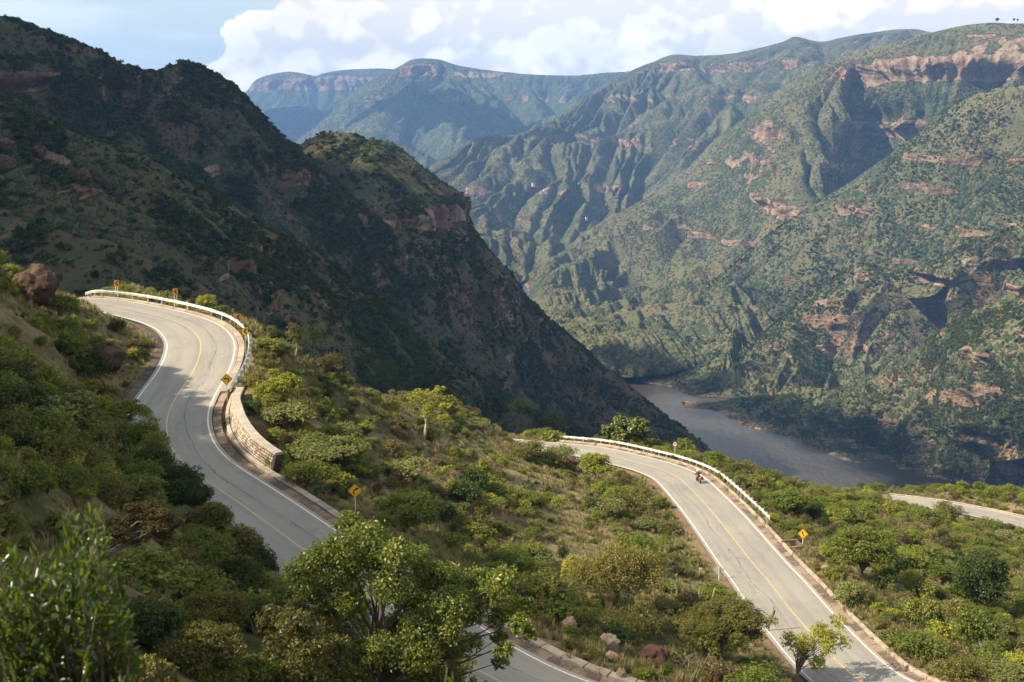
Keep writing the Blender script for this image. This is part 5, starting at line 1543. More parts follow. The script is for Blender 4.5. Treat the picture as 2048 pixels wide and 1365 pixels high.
TREES = [
    # name, label, category, (cx,cy,w,h,bx,by,k), n, leaf, material, extra
    ('mango_tree', 'large round dark tree behind the lower guard rail, left of the round speed sign', 'tree', (1253, 858, 112, 78, 1250, 890, 26), 5200, 0.30, L_MANGO, dict(el=1.5, per=5, clump=0.35, shell=0.2, r0=0.3, br=0.24)),
    ('mango_tree', 'smaller round dark tree, second left behind the lower guard rail', 'tree', (1110, 842, 66, 58, 1112, 872, 18), 3000, 0.28, L_MANGO, dict(el=1.5, per=5, clump=0.35, shell=0.2, r0=0.25, br=0.27)),
    ('bush', 'bright green bush in front of the smaller round dark tree', 'bush', (1106, 872, 66, 32, 1106, 884, 8), 1300, 0.2, L_BRIGHT, dict(flat=.3)),
    ('umbrella_tree', 'dark flat topped tree on the crest left of the round trees', 'tree', (1048, 808, 92, 34, 1050, 840, 14), 2200, 0.16, L_GREEN, dict(flat=0.35, r0=0.14)),
    ('umbrella_tree', 'wide pale flat topped tree just below the stone wall', 'tree', (655, 893, 225, 46, 640, 940, 26), 9500, 0.085, L_PALE, dict(flat=0.34, el=2.4, r0=0.13, br=0.26)),
    ('spreading_tree', 'dense green spreading tree right of the curve arrow sign', 'tree', (818, 1014, 190, 80, 820, 1062, 26), 9000, 0.085, L_GREEN, dict(flat=0.32, el=2.2, r0=0.14, br=0.26)),
    ('tall_tree', 'thin tree with a pale forked trunk and open crown on the middle slope', 'tree', (865, 803, 125, 84, 848, 882, 20), 2400, 0.13, L_BRIGHT, dict(wood=M_BARKP, r0=0.08, br=0.19, stems=3)),
    ('crest_tree', 'tallest leafy tree on the crest right of the upper bend', 'tree', (628, 668, 104, 86, 628, 725, 24), 3600, 0.13, L_BRIGHT, dict(wood=M_BARKP, r0=0.14, br=0.22)),
    ('crest_tree', 'grey twiggy tree on the crest left of the tallest one', 'tree', (583, 668, 60, 50, 588, 716, 9), 800, 0.13, L_OLIVE, dict(wood=M_BARKG, r0=0.1, br=0.34, tw=60)),
    ('flat_tree', 'thin flat topped tree standing out against the dark hillside', 'tree', (704, 690, 90, 26, 690, 738, 12), 800, 0.12, L_OLIVE, dict(flat=0.25, wood=M_BARKG, r0=0.09, br=0.26, tw=30)),
    ('bush', 'orange brown bush below the tallest crest tree', 'bush', (660, 722, 90, 54, 655, 752, 10), 2000, 0.13, L_RUST, dict()),
    ('bush', 'dark green round bush on the crest, far right of the tallest crest tree', 'bush', (770, 740, 76, 74, 770, 788, 12), 2600, 0.15, L_DARK, dict()),
    ('broad_tree', 'broad dense tree with small leaves left of the grey sign back', 'tree', (1245, 1135, 250, 130, 1240, 1215, 30), 14000, 0.10, L_OLIVE, dict(r0=0.22, br=0.30, shell=0.3)),
    ('small_tree', 'bright yellow green tree on the left flank of the broad dense tree', 'tree', (1140, 1135, 70, 70, 1146, 1180, 9), 2000, 0.11, L_BRIGHT, dict(br=0.4)),
    ('spreading_tree', 'olive spreading tree with drooping feathery sprays by the lower road bottom', 'tree', (1450, 1240, 250, 90, 1440, 1350, 34), 15000, 0.075, L_OLIVE, dict(flat=0.34, el=2.4, r0=0.16, br=0.22, tw=40)),
    ('slender_tree', 'light green open tree leaning over the lower road at the bottom', 'tree', (1640, 1278, 170, 150, 1575, 1365, 24), 5200, 0.085, L_BRIGHT, dict(r0=0.09, br=0.20, wood=M_BARKG)),
    ('feathery_tree', 'big bright green feathery tree right of the winding road sign', 'tree', (1715, 1090, 190, 95, 1725, 1158, 30), 12000, 0.105, L_GREEN, dict(flat=0.30, el=2.3, r0=0.16, br=0.25)),
    ('dark_tree', 'very dark rounded tree near the right edge', 'tree', (1965, 1150, 165, 140, 1955, 1220, 26), 9000, 0.14, L_DARK, dict(r0=0.2, br=0.30)),
    ('feathery_tree', 'rounded feathery green tree right of the end of the lower guard rail', 'tree', (1585, 1002, 100, 48, 1585, 1030, 16), 3800, 0.13, L_GREEN, dict(flat=0.35, el=2.2, br=0.3)),
    ('feathery_tree', 'light green feathery tree at the inner edge of the lower road bend', 'tree', (1195, 925, 120, 50, 1185, 958, 18), 4200, 0.12, L_BRIGHT, dict(flat=0.28, el=2.3, br=0.26)),
    ('feathery_tree', 'bright fine leaved tree leaning out over the left side of the upper road', 'tree', (255, 822, 130, 54, 240, 862, 20), 5200, 0.085, L_BRIGHT, dict(flat=0.30, el=2.4, br=0.26)),
    ('thorn_tree', 'rusty golden thorn tree with a long bare limb in the shaded foreground', 'tree', (275, 1046, 215, 86, 205, 1175, 30), 9000, 0.065, L_RUST, dict(flat=0.26, el=2.0, r0=0.10, br=0.22, wood=M_BARKP, tw=40)),
    ('bush', 'dark brown green bush at the left edge of the upper road', 'bush', (432, 1040, 100, 90, 430, 1085, 16), 5200, 0.085, L_OLIVE, dict(br=0.36)),
    ('bush', 'dark rounded bush spilling toward the upper road above the brown green one', 'bush', (370, 985, 130, 80, 360, 1022, 16), 5200, 0.09, L_DARK, dict(br=0.36)),
    ('bush', 'wide olive bush at the bottom between foreground leaves and glossy tree', 'bush', (400, 1290, 230, 120, 400, 1345, 26), 12000, 0.06, L_OLIVE, dict(br=0.32, tw=60, wood=M_BARKG)),
    ('bush', 'yellow flowered low bush at the bottom edge', 'bush', (420, 1350, 170, 40, 420, 1364, 12), 3800, 0.055, L_BRIGHT, dict(br=0.3)),
    ('bush', 'shrubby brown green thicket left of the glossy tree', 'bush', (330, 1140, 260, 90, 330, 1190, 26), 12000, 0.06, L_RUST, dict(br=0.30, tw=60)),
    ('bush', 'dark thicket at the left roadside beside the shaded part of the upper road', 'bush', (470, 1150, 170, 90, 470, 1190, 20), 8000, 0.07, L_DARK, dict(br=0.34)),
    ('bush', 'green bush behind the big brown boulder on the left', 'bush', (136, 568, 54, 44, 140, 590, 8), 1500, 0.13, L_BRIGHT, dict(br=0.42)),
    ('small_tree', 'small bright tree left of the first arrow board', 'tree', (200, 562, 40, 36, 200, 588, 8), 1300, 0.13, L_BRIGHT, dict(br=0.42)),
    ('small_tree', 'small tree on the crest at the left edge above the brown boulder', 'tree', (26, 526, 40, 26, 28, 556, 7), 900, 0.12, L_BRIGHT, dict(br=0.4)),
    ('bush', 'low bright bush hanging over the guard rail between two arrow boards', 'bush', (268, 584, 36, 14, 268, 592, 5), 500, 0.12, L_BRIGHT, dict(flat=.4)),
    ('bush', 'low bush behind the guard rail beside the second arrow board', 'bush', (330, 592, 36, 18, 330, 602, 5), 500, 0.12, L_BRIGHT, dict(flat=.4)),
    ('bush', 'bright green bush with light tips right of the upper guard rail end', 'bush', (545, 775, 90, 46, 545, 800, 12), 2800, 0.11, L_BRIGHT, dict(br=0.36)),
    ('bush', 'light green bush below the pale flat topped tree', 'bush', (690, 960, 80, 44, 690, 985, 10), 2200, 0.10, L_BRIGHT, dict(br=0.36)),
    ('bush', 'dark green round bush beside the inner edge of the lower road', 'bush', (1322, 1004, 52, 30, 1322, 1016, 8), 1500, 0.11, L_GREEN, dict(br=0.42)),
    ('bush', 'green bush over the inner white line beside the grey sign back', 'bush', (1425, 1185, 120, 46, 1420, 1208, 14), 4200, 0.085, L_GREEN, dict(flat=.35, br=0.34)),
    ('bush', 'grey green bush mound among the rocks at the bottom', 'bush', (1230, 1245, 150, 56, 1230, 1272, 16), 5000, 0.075, L_OLIVE, dict(br=0.34)),
    ('bush', 'vivid green bush in front of the dark red rock at the bottom', 'bush', (1290, 1352, 80, 40, 1290, 1368, 10), 2600, 0.075, L_BRIGHT, dict(br=0.38)),
    ('bush', 'spreading mid green bush left of the broad dense tree', 'bush', (1020, 1120, 170, 84, 1020, 1165, 20), 6500, 0.09, L_GREEN, dict(flat=.3, br=0.34)),
    ('bush', 'pale green low bush on the verge at the bottom right of the lower road', 'bush', (1790, 1270, 70, 30, 1790, 1288, 8), 1800, 0.09, L_PALE, dict(br=0.4)),
    ('bush', 'olive grass green bush at the bottom right corner', 'bush', (1920, 1335, 150, 60, 1925, 1360, 16), 5000, 0.08, L_OLIVE, dict(br=0.34)),
    ('bush', 'rounded grey green bush on the slope right of the gutter', 'bush', (1710, 1185, 110, 60, 1712, 1212, 14), 4200, 0.09, L_PALE, dict(br=0.34)),
    ('bush', 'olive thicket covering the near side of the lower road where it disappears', 'bush', (1100, 918, 110, 40, 1100, 934, 14), 3200, 0.11, L_OLIVE, dict(br=0.36, tw=50)),
    ('bush', 'dark green roadside bush where the upper road edge vanishes', 'bush', (300, 868, 100, 90, 285, 905, 14), 4200, 0.10, L_GREEN, dict(br=0.36)),
    ('bush', 'dark shaded bush left of the upper road, below the fine leaved tree', 'bush', (290, 930, 150, 100, 280, 970, 18), 5200, 0.10, L_DARK, dict(br=0.36)),
    ('bush', 'green bush leaning over the left edge of the upper road below the first bend', 'bush', (300, 905, 120, 110, 285, 950, 16), 5200, 0.10, L_GREEN, dict(br=0.36)),
    ('bush', 'large dark thicket at the left edge of the upper road, above the brown green bush', 'bush', (345, 960, 150, 110, 330, 1005, 20), 6500, 0.10, L_DARK, dict(br=0.34)),
    ('bush', 'bulky dark green bush in shade left of the upper road middle', 'bush', (400, 1100, 190, 110, 395, 1150, 22), 7500, 0.085, L_GREEN, dict(br=0.34)),
    ('bush', 'olive bush reaching the left edge of the shaded road', 'bush', (478, 1085, 110, 90, 470, 1125, 16), 5200, 0.085, L_OLIVE, dict(br=0.36)),
    ('bush', 'brownish bush at the road edge just left of the glossy tree', 'bush', (545, 1160, 90, 60, 545, 1185, 12), 3800, 0.08, L_OLIVE, dict(br=0.36)),
    ('bush', 'green bush hiding the far start of the upper road, right of the brown boulder', 'bush', (128, 604, 110, 40, 125, 622, 14), 3600, 0.12, L_GREEN, dict(br=0.36)),
    ('bush', 'dense bush under the fine leaved tree, against the left edge line of the upper road', 'bush', (258, 872, 120, 80, 240, 905, 14), 4200, 0.10, L_GREEN, dict(br=0.36)),
    ('bush', 'brown green bush between the dark thicket and the olive bush by the upper road', 'bush', (400, 1035, 110, 80, 392, 1070, 12), 4200, 0.09, L_OLIVE, dict(br=0.36)),
    ('bush', 'dry bush at the near side where the lower road first appears', 'bush', (1052, 895, 96, 36, 1052, 917, 14), 3200, 0.10, L_OLIVE, dict(br=0.36, tw=40)),
    ('bush', 'green bush right of the dry bush where the lower road first appears', 'bush', (1122, 903, 90, 34, 1122, 924, 14), 3200, 0.10, L_GREEN, dict(br=0.36)),
    ('bush', 'fine leaved dark thicket in the shade left of the wide olive bush', 'bush', (285, 1235, 210, 110, 285, 1290, 24), 11000, 0.05, L_DARK, dict(br=0.32, tw=60)),
    ('bush', 'fine leaved green thicket in the shade above the wide olive bush', 'bush', (430, 1215, 180, 90, 430, 1262, 22), 10000, 0.052, L_OLIVE, dict(br=0.32, tw=60)),
    ('bush', 'low dark green bush at the bottom edge under the wide olive bush', 'bush', (500, 1338, 150, 60, 500, 1362, 16), 7000, 0.055, L_GREEN, dict(br=0.34, tw=40)),
    ('bush', 'low olive bush at the bottom edge right beside the foreground leaves', 'bush', (300, 1345, 140, 60, 300, 1368, 16), 7000, 0.055, L_OLIVE, dict(br=0.34, tw=40)),
    ('bush', 'low bush hiding part of the distant road near its left end', 'bush', (1893, 1012, 70, 22, 1893, 1026, 8), 1500, 0.14, L_OLIVE, dict(br=0.4)),
    ('bush', 'low bush in front of the distant road near the right edge', 'bush', (1975, 1046, 90, 24, 1975, 1060, 10), 1800, 0.14, L_GREEN, dict(br=0.4)),
    ('bush', 'tall dark bush at the shaded roadside, right of the golden thorn tree', 'bush', (520, 1120, 110, 70, 520, 1150, 14), 4600, 0.085, L_DARK, dict(br=0.36)),
]
NOTABLE = []
for i, (nm, lb, ct, a, n, ls, mt, kw) in enumerate(TREES):
    kw = dict(kw)
    br = kw.pop('br', 0.36); fl = kw.pop('flat', 1.0)
    foot, bl = auto(*a, 300 + i, fl, br, low=(ct == 'bush'))
    if ct == 'bush': n = int(n * 1.4)
    NOTABLE.append((foot[0], foot[1], a[2] / 2 * foot[1] / FPX * 0.8))
    plant(nm, lb, ct, foot, bl, n, ls, mt, flat=0.1 if fl == 1 else 0.7, seed=i, **kw)


def px_blobs(spec, Y, rg):
    out = []
    for (x, y, r) in spec:
        yy = Y + rg.uniform(-1.8, 1.8)
        rr = r * Y / FPX
        out.append((at(x, y, yy), (rr, rr, rr * 0.82)))
    return out


rgB = np.random.default_rng(77)
YB = 46.0
big = [(700, 1050, 34), (735, 1075, 44), (690, 1095, 46), (760, 1110, 44), (640, 1120, 44), (600, 1150, 40), (700, 1140, 50), (800, 1110, 40), (840, 1120, 36), (860, 1155, 44), (640, 1180, 50), (580, 1200, 44), (780, 1170, 50), (700, 1200, 40),
       (660, 1230, 36), (830, 1200, 52), (900, 1160, 44), (905, 1210, 48), (960, 1165, 40), (1010, 1160, 34), (980, 1190, 36), (945, 1225, 34), (1000, 1235, 30), (1040, 1250, 28), (850, 1255, 50), (790, 1255, 40), (900, 1262, 34),
       (1050, 1215, 26), (1010, 1300, 22), (1000, 1325, 18), (770, 1300, 44), (840, 1310, 44), (900, 1300, 30), (720, 1310, 40), (900, 1350, 30), (860, 1365, 44), (780, 1370, 50), (1000, 1275, 22), (905, 1300, 36), (945, 1285, 26), (700, 1370, 50), (640, 1370, 44), (1060, 1270, 16)]
bb = px_blobs(big, YB, rgB)
footB = at(735, 1560, YB + 0.5)
plant('glossy_tree', 'large glossy leaved tree filling the bottom centre in front of the upper road', 'tree', (footB[0], footB[1], float(hgt(footB[0], footB[1]))), bb, 38000, 0.070, L_BIG, M_BARK, el=2.1, flat=0.0, r0=0.14, tw=90, per=7, clump=0.25, seed=5, shell=0.55, stems=2, limbn=6)
bb2 = px_blobs([(545, 1240, 36), (590, 1250, 40), (570, 1290, 44), (620, 1290, 44), (545, 1330, 44), (600, 1345, 50), (660, 1330, 44), (640, 1260, 36), (520, 1365, 40), (680, 1290, 30), (590, 1210, 26), (560, 1380, 50), (650, 1390, 50)], 43.0, rgB)
footB2 = at(600, 1600, 43.5)
plant('rusty_tree', 'brownish olive tree against the left flank of the large glossy one', 'tree', (footB2[0], footB2[1], float(hgt(footB2[0], footB2[1]))), bb2, 11000, 0.072, L_BIGRUST, M_BARKP, el=2.0, flat=0.0, r0=0.16, tw=120, seed=8, shell=0.5, twr=0.014)
NOTABLE += [(footB[0], footB[1], 3.5), (footB2[0], footB2[1], 2.5)]


# foreground bush, out of focus, a few metres from the camera
def foreground(name, label, root_p, tips, leaf, per, seed, stem_r=0.012):
    rg = np.random.default_rng(seed)
    root_p = np.array(root_p, float)
    root = empty(name, tuple(root_p), 0, label, 'bush')
    mb = MB(); C, D = [], []
    for t in tips:
        t = np.array(t) - root_p
        m = t * 0.55 + np.array([rg.normal() * 0.08, rg.normal() * 0.08, -0.02])
        pts = catmull(np.array([[0, 0, 0], m, t]), 9)
        mb.tube(pts, list(np.linspace(stem_r, stem_r * 0.2, 9)), 4, cap=False)
        d = t - m; d /= np.linalg.norm(d)
        L = 0.42
        k = per
        s = rg.random(k) ** 0.8 * L
        dirs = rg.normal(size=(k, 3)) * 0.75 + d * 1.0
        dirs /= np.linalg.norm(dirs, axis=1)[:, None]
        C.append(t - d * s[:, None] + dirs * leaf * 0.5); D.append(dirs)
    C = np.concatenate(C); D = np.concatenate(D)
    n = len(C)
    nr = rg.normal(size=(n, 3)); nr -= D * (nr * D).sum(1)[:, None]; nr /= np.linalg.norm(nr, axis=1)[:, None]
    b = np.cross(D, nr)
    s = (leaf * rg.uniform(0.6, 1.15, n))[:, None]
    # six-point leaf, folded along the midrib
    st = [(-.5, 0, 0), (-.2, .15, .05), (.2, .14, .05), (.5, 0, -.04), (.2, -.14, .05), (-.2, -.15, .05)]
    V = np.stack([C + D * s * a_ + b * s * b_ + nr * s * c_ for a_, b_, c_ in st], 1).reshape(-1, 3)
    i = np.arange(n)[:, None] * 6
    F = np.concatenate([i + np.array([[0, 1, 2, 3]]), i + np.array([[0, 3, 4, 5]])])
    obj('foliage', mesh_np('foliage', V, F, L_FORE), root)
    mb.build('stems', M_BARK, root)
    return root


rgf = np.random.default_rng(3)
top = [(-60, 1090), (0, 1080), (40, 1105), (100, 1100), (125, 1075), (150, 1060), (190, 1065), (215, 1085), (225, 1110), (235, 1150), (255, 1200), (260, 1260), (275, 1320), (280, 1400)]
tx, ty = np.array(top).T
tips = []
for _ in range(420):
    x = rgf.uniform(-90, 275)
    y0 = np.interp(x, tx[:13], ty[:13])
    y = y0 + 12 + rgf.random() ** 1.1 * (1460 - y0)
    tips.append(at(x, y, rgf.uniform(4.6, 6.2)))
for x, y in ((130, 1022), (150, 1030), (180, 1016), (196, 1030), (165, 1050), (205, 1060), (140, 1070), (190, 1090), (170, 1110), (200, 1120), (60, 1115), (85, 1105), (20, 1100), (235, 1150)):
    for _ in range(2): tips.append(at(x + rgf.normal() * 6, y + rgf.normal() * 8, rgf.uniform(4.9, 5.4)))
foreground('foreground_bush', 'blurred glossy green bush close to the camera at the bottom left', (-1.9, 5.4, -4.3), tips, 0.062, 26, 4)
foreground('foreground_sprig', 'blurred green sprig at the bottom edge right of the foreground bush', (-1.35, 5.4, -4.5), [at(x, y, 5.3) for x, y in ((310, 1312), (325, 1320), (290, 1330), (300, 1350), (340, 1345), (270, 1345))], 0.055, 22, 14)
foreground('foreground_sprig', 'single blurred green shoot at the bottom edge in front of the glossy tree', (-0.3, 5.4, -4.5), [at(x, y, 5.3) for x, y in ((895, 1335), (905, 1345))], 0.05, 12, 15)
# ------------------------------------------------------------------ scattered shrubs
rgs = np.random.default_rng(21)
sp = 1.9
xs = np.arange(-120, 150, sp); ys = np.arange(22, 330, sp)
XX, YY = np.meshgrid(xs, ys)
cand = np.stack([XX.ravel(), YY.ravel()], 1) + rgs.uniform(-sp * 0.55, sp * 0.55, (XX.size, 2))
z = hgt(cand[:, 0], cand[:, 1])
P3 = np.column_stack([cand, z])
px, py, dep = proj(P3)
dr = bil(DG, cand[:, 0], cand[:, 1])
# line of sight
vis = np.ones(len(cand), bool)
for f in np.linspace(0.35, 0.985, 40):
    vis &= hgt(cand[:, 0] * f, cand[:, 1] * f) < (z + 2.2) * f + 0.4 * (1 - f)
inframe = (px > -250) & (px < 2300) & (py > 300) & (py < 1520)
shadow_casters = (cand[:, 0] < -8) & (cand[:, 0] > -120) & (cand[:, 1] < 150) & (cand[:, 1] > 30)
leftside = np.zeros(len(cand), bool)
dA, iA = near_dist(cand, A_c)
side = (cand[:, 0] - A_c[iA, 0]) * np.gradient(A_c[:, 1])[iA] - (cand[:, 1] - A_c[iA, 1]) * np.gradient(A_c[:, 0])[iA]
dB, iB = near_dist(cand, B_c)
sideB = (cand[:, 0] - B_c[iB, 0]) * np.gradient(B_c[:, 1])[iB] - (cand[:, 1] - B_c[iB, 1]) * np.gradient(B_c[:, 0])[iB]
zone = np.where(side > 0, 0, np.where(sideB > 0, 1, 2))          # 0 left of upper road, 1 between, 2 right of lower road
zone = np.where((zone == 0) & (cand[:, 1] > 150), 1, zone)
zone = np.where((zone == 0) & (cand[:, 0] > 5), 1, zone)
n1 = fbm(cand[:, 0] / 13, cand[:, 1] / 13, 2.2, 3)
n2 = fbm(cand[:, 0] / 5, cand[:, 1] / 5, 7.2, 2)
dens = np.where(zone == 0, 1.0, np.where(zone == 1, 0.60, 0.74)) + n1 * np.where(zone == 0, 0.3, 0.8) + n2 * 0.4
keep = (inframe & vis | shadow_casters & (rgs.random(len(cand)) < 0.5)) & (rgs.random(len(cand)) < dens)
rad = rgs.uniform(0.8, 1.45, len(cand)) * np.where(rgs.random(len(cand)) < 0.22, 1.75, 1.0) * np.where(zone == 0, 1.12, 1.0)
rad = np.clip(rad * np.clip(0.8 + n1 * 0.7, 0.6, 1.5), 0.5, 2.9)
keep &= (dep > 52) | (px < -60) | (px > 900)
keep &= dr > rad * 0.8 + np.where(side < 0, 1.7, 1.2)
# keep the wall, signs and the fronts of the roads free: nothing tall between the camera and a road edge
SIGNPX = [(233, 575, 40), (350, 590, 40), (476, 650, 60), (490, 690, 60), (453, 790, 60), (710, 1010, 70), (1605, 1095, 60), (1351, 905, 60), (1438, 1150, 50), (1397, 955, 60), (500, 860, 80)]
rp = rad * FPX / dep
for nx, ny, nr in NOTABLE:
    keep &= (np.hypot(cand[:, 0] - nx, cand[:, 1] - ny) > nr * 0.75)
for road, w in ((A, WA), (B, WB)):
    for line in (offset_line(road, -0.6), offset_line(road, w * 0.5), offset_line(road, w)):
        lp = line[::3]
        lx, ly, ld = proj(lp)
        for a_, b_, c_ in zip(lx, ly, ld):
            hgt_px = rad * 1.5 * FPX / dep
            blk = (np.abs(px - a_) < rp * 0.85) & (b_ < py) & (b_ > py - hgt_px * 0.85) & (dep < c_)
            if road is A and (b_ > 1060 or (770 < b_ and a_ < 345)): continue
            keep &= ~blk
for sx, sy, sr in SIGNPX:
    keep &= ~((np.abs(px - sx) < rp + 8) & (sy < py + 10) & (sy > py - rp * 1.6 - sr * 0.3) & (dep < 160))
keep &= ~((np.abs(px - 1475) < 100) & (py > 830) & (py < 905))
kx = np.where(keep)[0]
kinds = np.array(KINDS)
W_ZONE = {0: [.20, .16, .20, .22, .04, .08, .06, .04], 1: [.16, .17, .05, .24, .10, .11, .09, .08], 2: [.20, .13, .06, .27, .08, .17, .05, .04]}
kk = np.array([rgs.choice(8, p=W_ZONE[z_]) for z_ in zone[kx]])
# neighbours tend to be of one kind
cl = np.floor((fbm(cand[kx, 0] / 9, cand[kx, 1] / 9, 31.0, 2) * 0.5 + 0.5) * 16).astype(int) % 8
kk = np.where(rgs.random(len(kx)) < 0.35, cl, kk)
hs = np.where(np.isin(kk, [4, 5]), 1.35, 1.0)
size = rad[kx] * hs
score = size * FPX / dep[kx] * (vis & inframe & (px > 0) & (px < 2048) & (py < 1420) & (py > 500))[kx]
order = np.argsort(-score)
top300 = set(order[:285].tolist())
WORDS = {'round': 'mid green leafy', 'bright': 'bright yellow green', 'dark': 'dark green dense', 'olive': 'dull olive twiggy', 'acacia': 'pale flat topped feathery', 'acaciag': 'green feathery spreading', 'rust': 'rusty brown dry', 'sparse': 'thin nearly leafless'}
ZW = {0: 'on the bank inside the upper bend', 1: 'on the slope between the two roads', 2: 'on the slope right of the lower road'}
MARKS = [(66, 568, 'big brown boulder'), (212, 718, 'dark boulder inside the bend'), (255, 822, 'fine leaved roadside tree'), (275, 1046, 'golden thorn tree'), (60, 900, 'shaded bank'), (500, 860, 'stone wall'),
         (628, 668, 'tallest crest tree'), (865, 803, 'tree with pale forked trunk'), (655, 893, 'pale flat topped tree'), (710, 982, 'right curve sign'), (962, 961, 'lone dark boulder'), (1245, 1135, 'broad dense tree'),
         (1218, 1283, 'rounded tan boulder'), (1195, 925, 'lower bend light tree'), (1253, 858, 'large round tree'), (1438, 1140, 'grey sign back'), (1500, 1020, 'lower guard rail end'),
         (1606, 1068, 'winding road sign'), (1715, 1090, 'big feathery tree'), (1965, 1150, 'very dark tree'), (1790, 1270, 'pale low verge bush'), (1900, 1015, 'distant road'), (1640, 1278, 'slender light tree'), (1450, 1240, 'olive spreading tree'),
         (1350, 889, 'round speed sign'), (476, 650, 'two close arrow boards'), (1020, 1120, 'bush left of the broad tree'), (818, 1014, 'dense green spreading tree'), (790, 1190, 'glossy tree')]
items = []
for j, k in enumerate(kx):
    if j not in top300: continue
    kd = KINDS[kk[j]]
    x_, y_ = px[k], py[k] - size[j] * FPX / dep[k] * 0.5
    mk_ = min(MARKS, key=lambda m_: math.hypot(m_[0] - x_, m_[1] - y_))
    dx_, dy_ = x_ - mk_[0], y_ - mk_[1]
    wd = ('right of' if dx_ > 0 else 'left of') if abs(dx_) > abs(dy_) else ('below' if dy_ > 0 else 'above')
    sz = 'large ' if size[j] > 1.9 else ('small ' if size[j] < 1.2 else '')
    items.append([j, k, f"{sz}{WORDS[kd]} shrub {wd} the {mk_[2]}", math.hypot(dx_, dy_)])
items.sort(key=lambda t_: t_[3])
seen = {}
ORD = ['', ' second nearest', ' third nearest', ' fourth nearest', ' fifth nearest', ' sixth nearest', ' seventh nearest']
for j, k, lab, _d in items:
    c_ = seen.get(lab, 0); seen[lab] = c_ + 1
    kd = KINDS[kk[j]]
    root = empty('shrub', (cand[k, 0], cand[k, 1], z[k] - 0.08 * size[j]), rgs.uniform(0, 6.28), lab + ORD[min(c_, 6)], 'shrub', f"{WORDS[kd]} shrubs {ZW[int(zone[k])]}")
    s = size[j]
    root.scale = (s, s, s * rgs.uniform(0.85, 1.15))
    cm, wm = PROTO[kd][rgs.integers(3)]
    obj('crown', cm, root); obj('stems', wm, root)
SRC = []
for kd in KINDS:
    for j in range(2): SRC.append(joined('cover_' + chr(97 + len(SRC)) + '_' + kd, PROTO[kd][j]))
rest = np.array([j for j in range(len(kx)) if j not in top300])
scatter_stuff('shrub_cover', 'mixed scrub covering the hillside beyond the larger shrubs',
              np.column_stack([cand[kx[rest]], z[kx[rest]] - 0.08 * size[rest]]), size[rest], rgs.uniform(0, 6.28, len(rest)), kk[rest] * 2 + rgs.integers(0, 2, len(rest)), SRC)
print('shrubs', len(kx), 'rest', len(rest), 'min score', score[order[284]])

# grass tufts
def tuft(name, seed, n=26, h=0.55, spread=0.32, wd=0.022):
    rg = np.random.default_rng(seed)
    V, F = [], []
    for i in range(n):
        an = rg.uniform(0, 6.28); r = rg.random() * spread * 0.5
        b = np.array([math.cos(an) * r, math.sin(an) * r, -0.05])
        lean = np.array([math.cos(an), math.sin(an), 0]) * rg.uniform(0.05, 0.45) * h
        hh = h * rg.uniform(0.6, 1.1)
        s = np.array([-math.sin(an), math.cos(an), 0]) * wd
        V += [b - s, b + s, b + s * 0.6 + lean * 0.4 + [0, 0, hh * 0.65], b - s * 0.6 + lean * 0.4 + [0, 0, hh * 0.65], b + lean + [0, 0, hh], b + lean + [0, 0, hh]]
        k = 6 * i
        F += [(k, k + 1, k + 2, k + 3), (k + 3, k + 2, k + 4, k + 5)]
    V = np.array(V); V[5::6] += 0.004
    return bpy.data.objects.new(name, mesh_np(name, V, np.array(F), M_GRASS))


def small_stone(name, seed, mat, r=1.0, sub=2):
    rg = np.random.default_rng(seed)
    bm = bmesh.new(); bmesh.ops.create_icosphere(bm, subdivisions=sub, radius=r)
    co = np.array([v.co[:] for v in bm.verts])
    d = fbm(co[:, 0] * 1.1 + seed, co[:, 1] * 1.1, co[:, 2] * 1.1, 3)
    for v, dd in zip(bm.verts, d): v.co *= 1 + 0.5 * dd
    for _ in range(5):
        n = Vector(rg.normal(size=3)).normalized()
        off = r * rg.uniform(0.6, 0.85)
        for v in bm.verts:
            e = v.co.dot(n) - off
            if e > 0: v.co -= n * e * 0.85
    me = bpy.data.meshes.new(name); bm.to_mesh(me); bm.free(); me.materials.append(mat)
    return me


def rock_mat(name, a, b, c):
    m, nt = new_mat(name)
    geo = nt.n('ShaderNodeNewGeometry').outputs['Position']
    f = nt.noise(geo, 1.3, 6, 0.7); g = nt.noise(geo, 8.0, 5, 0.7); p = nt.noise(geo, 0.5, 5, 0.6)
    cc = nt.mix(nt.ss(f, 0.38, 0.6), a, b)
    cc = nt.mix(nt.ss(p, 0.5, 0.62), cc, c)
    cc = nt.mix(nt.ss(g, 0.5, 0.75, 0, 0.5), cc, tuple(x * 0.45 for x in b))
    finish(nt, cc, 0.9, nt.bump(nt.math('ADD', f, nt.math('MULTIPLY', g, 0.4)), 0.22, 1.0), 0.15)
    return m


M_RBROWN = rock_mat('rock_brown', (0.075, 0.043, 0.027), (0.042, 0.027, 0.02), (0.095, 0.062, 0.042))
M_RRED = rock_mat('rock_red', (0.10, 0.045, 0.034), (0.055, 0.030, 0.026), (0.12, 0.065, 0.05))
M_RPALE = rock_mat('rock_pale', (0.30, 0.225, 0.165), (0.20, 0.14, 0.105), (0.24, 0.15, 0.115))
GT = [tuft('tuft_' + c, i, 22 + 4 * i, 0.5 + 0.08 * i) for i, c in enumerate('abc')]
STN = [bpy.data.objects.new('stone_' + c, small_stone('stone_' + c, i + 3, (M_RPALE, M_RRED, M_RBROWN)[i], 1.0, 1)) for i, c in enumerate('abc')]
n = 90000
gxx = rgs.uniform(-60, 120, n); gyy = 25 + 240 * rgs.random(n) ** 1.15
gz = hgt(gxx, gyy); gp = np.column_stack([gxx, gyy, gz])
qx, qy, qd = proj(gp)
gd = bil(DG, gxx, gyy)
a = fbm(gxx / 16, gyy / 16, 40.0, 3) + 0.6 * fbm(gxx / 4, gyy / 4, 50.0, 2)
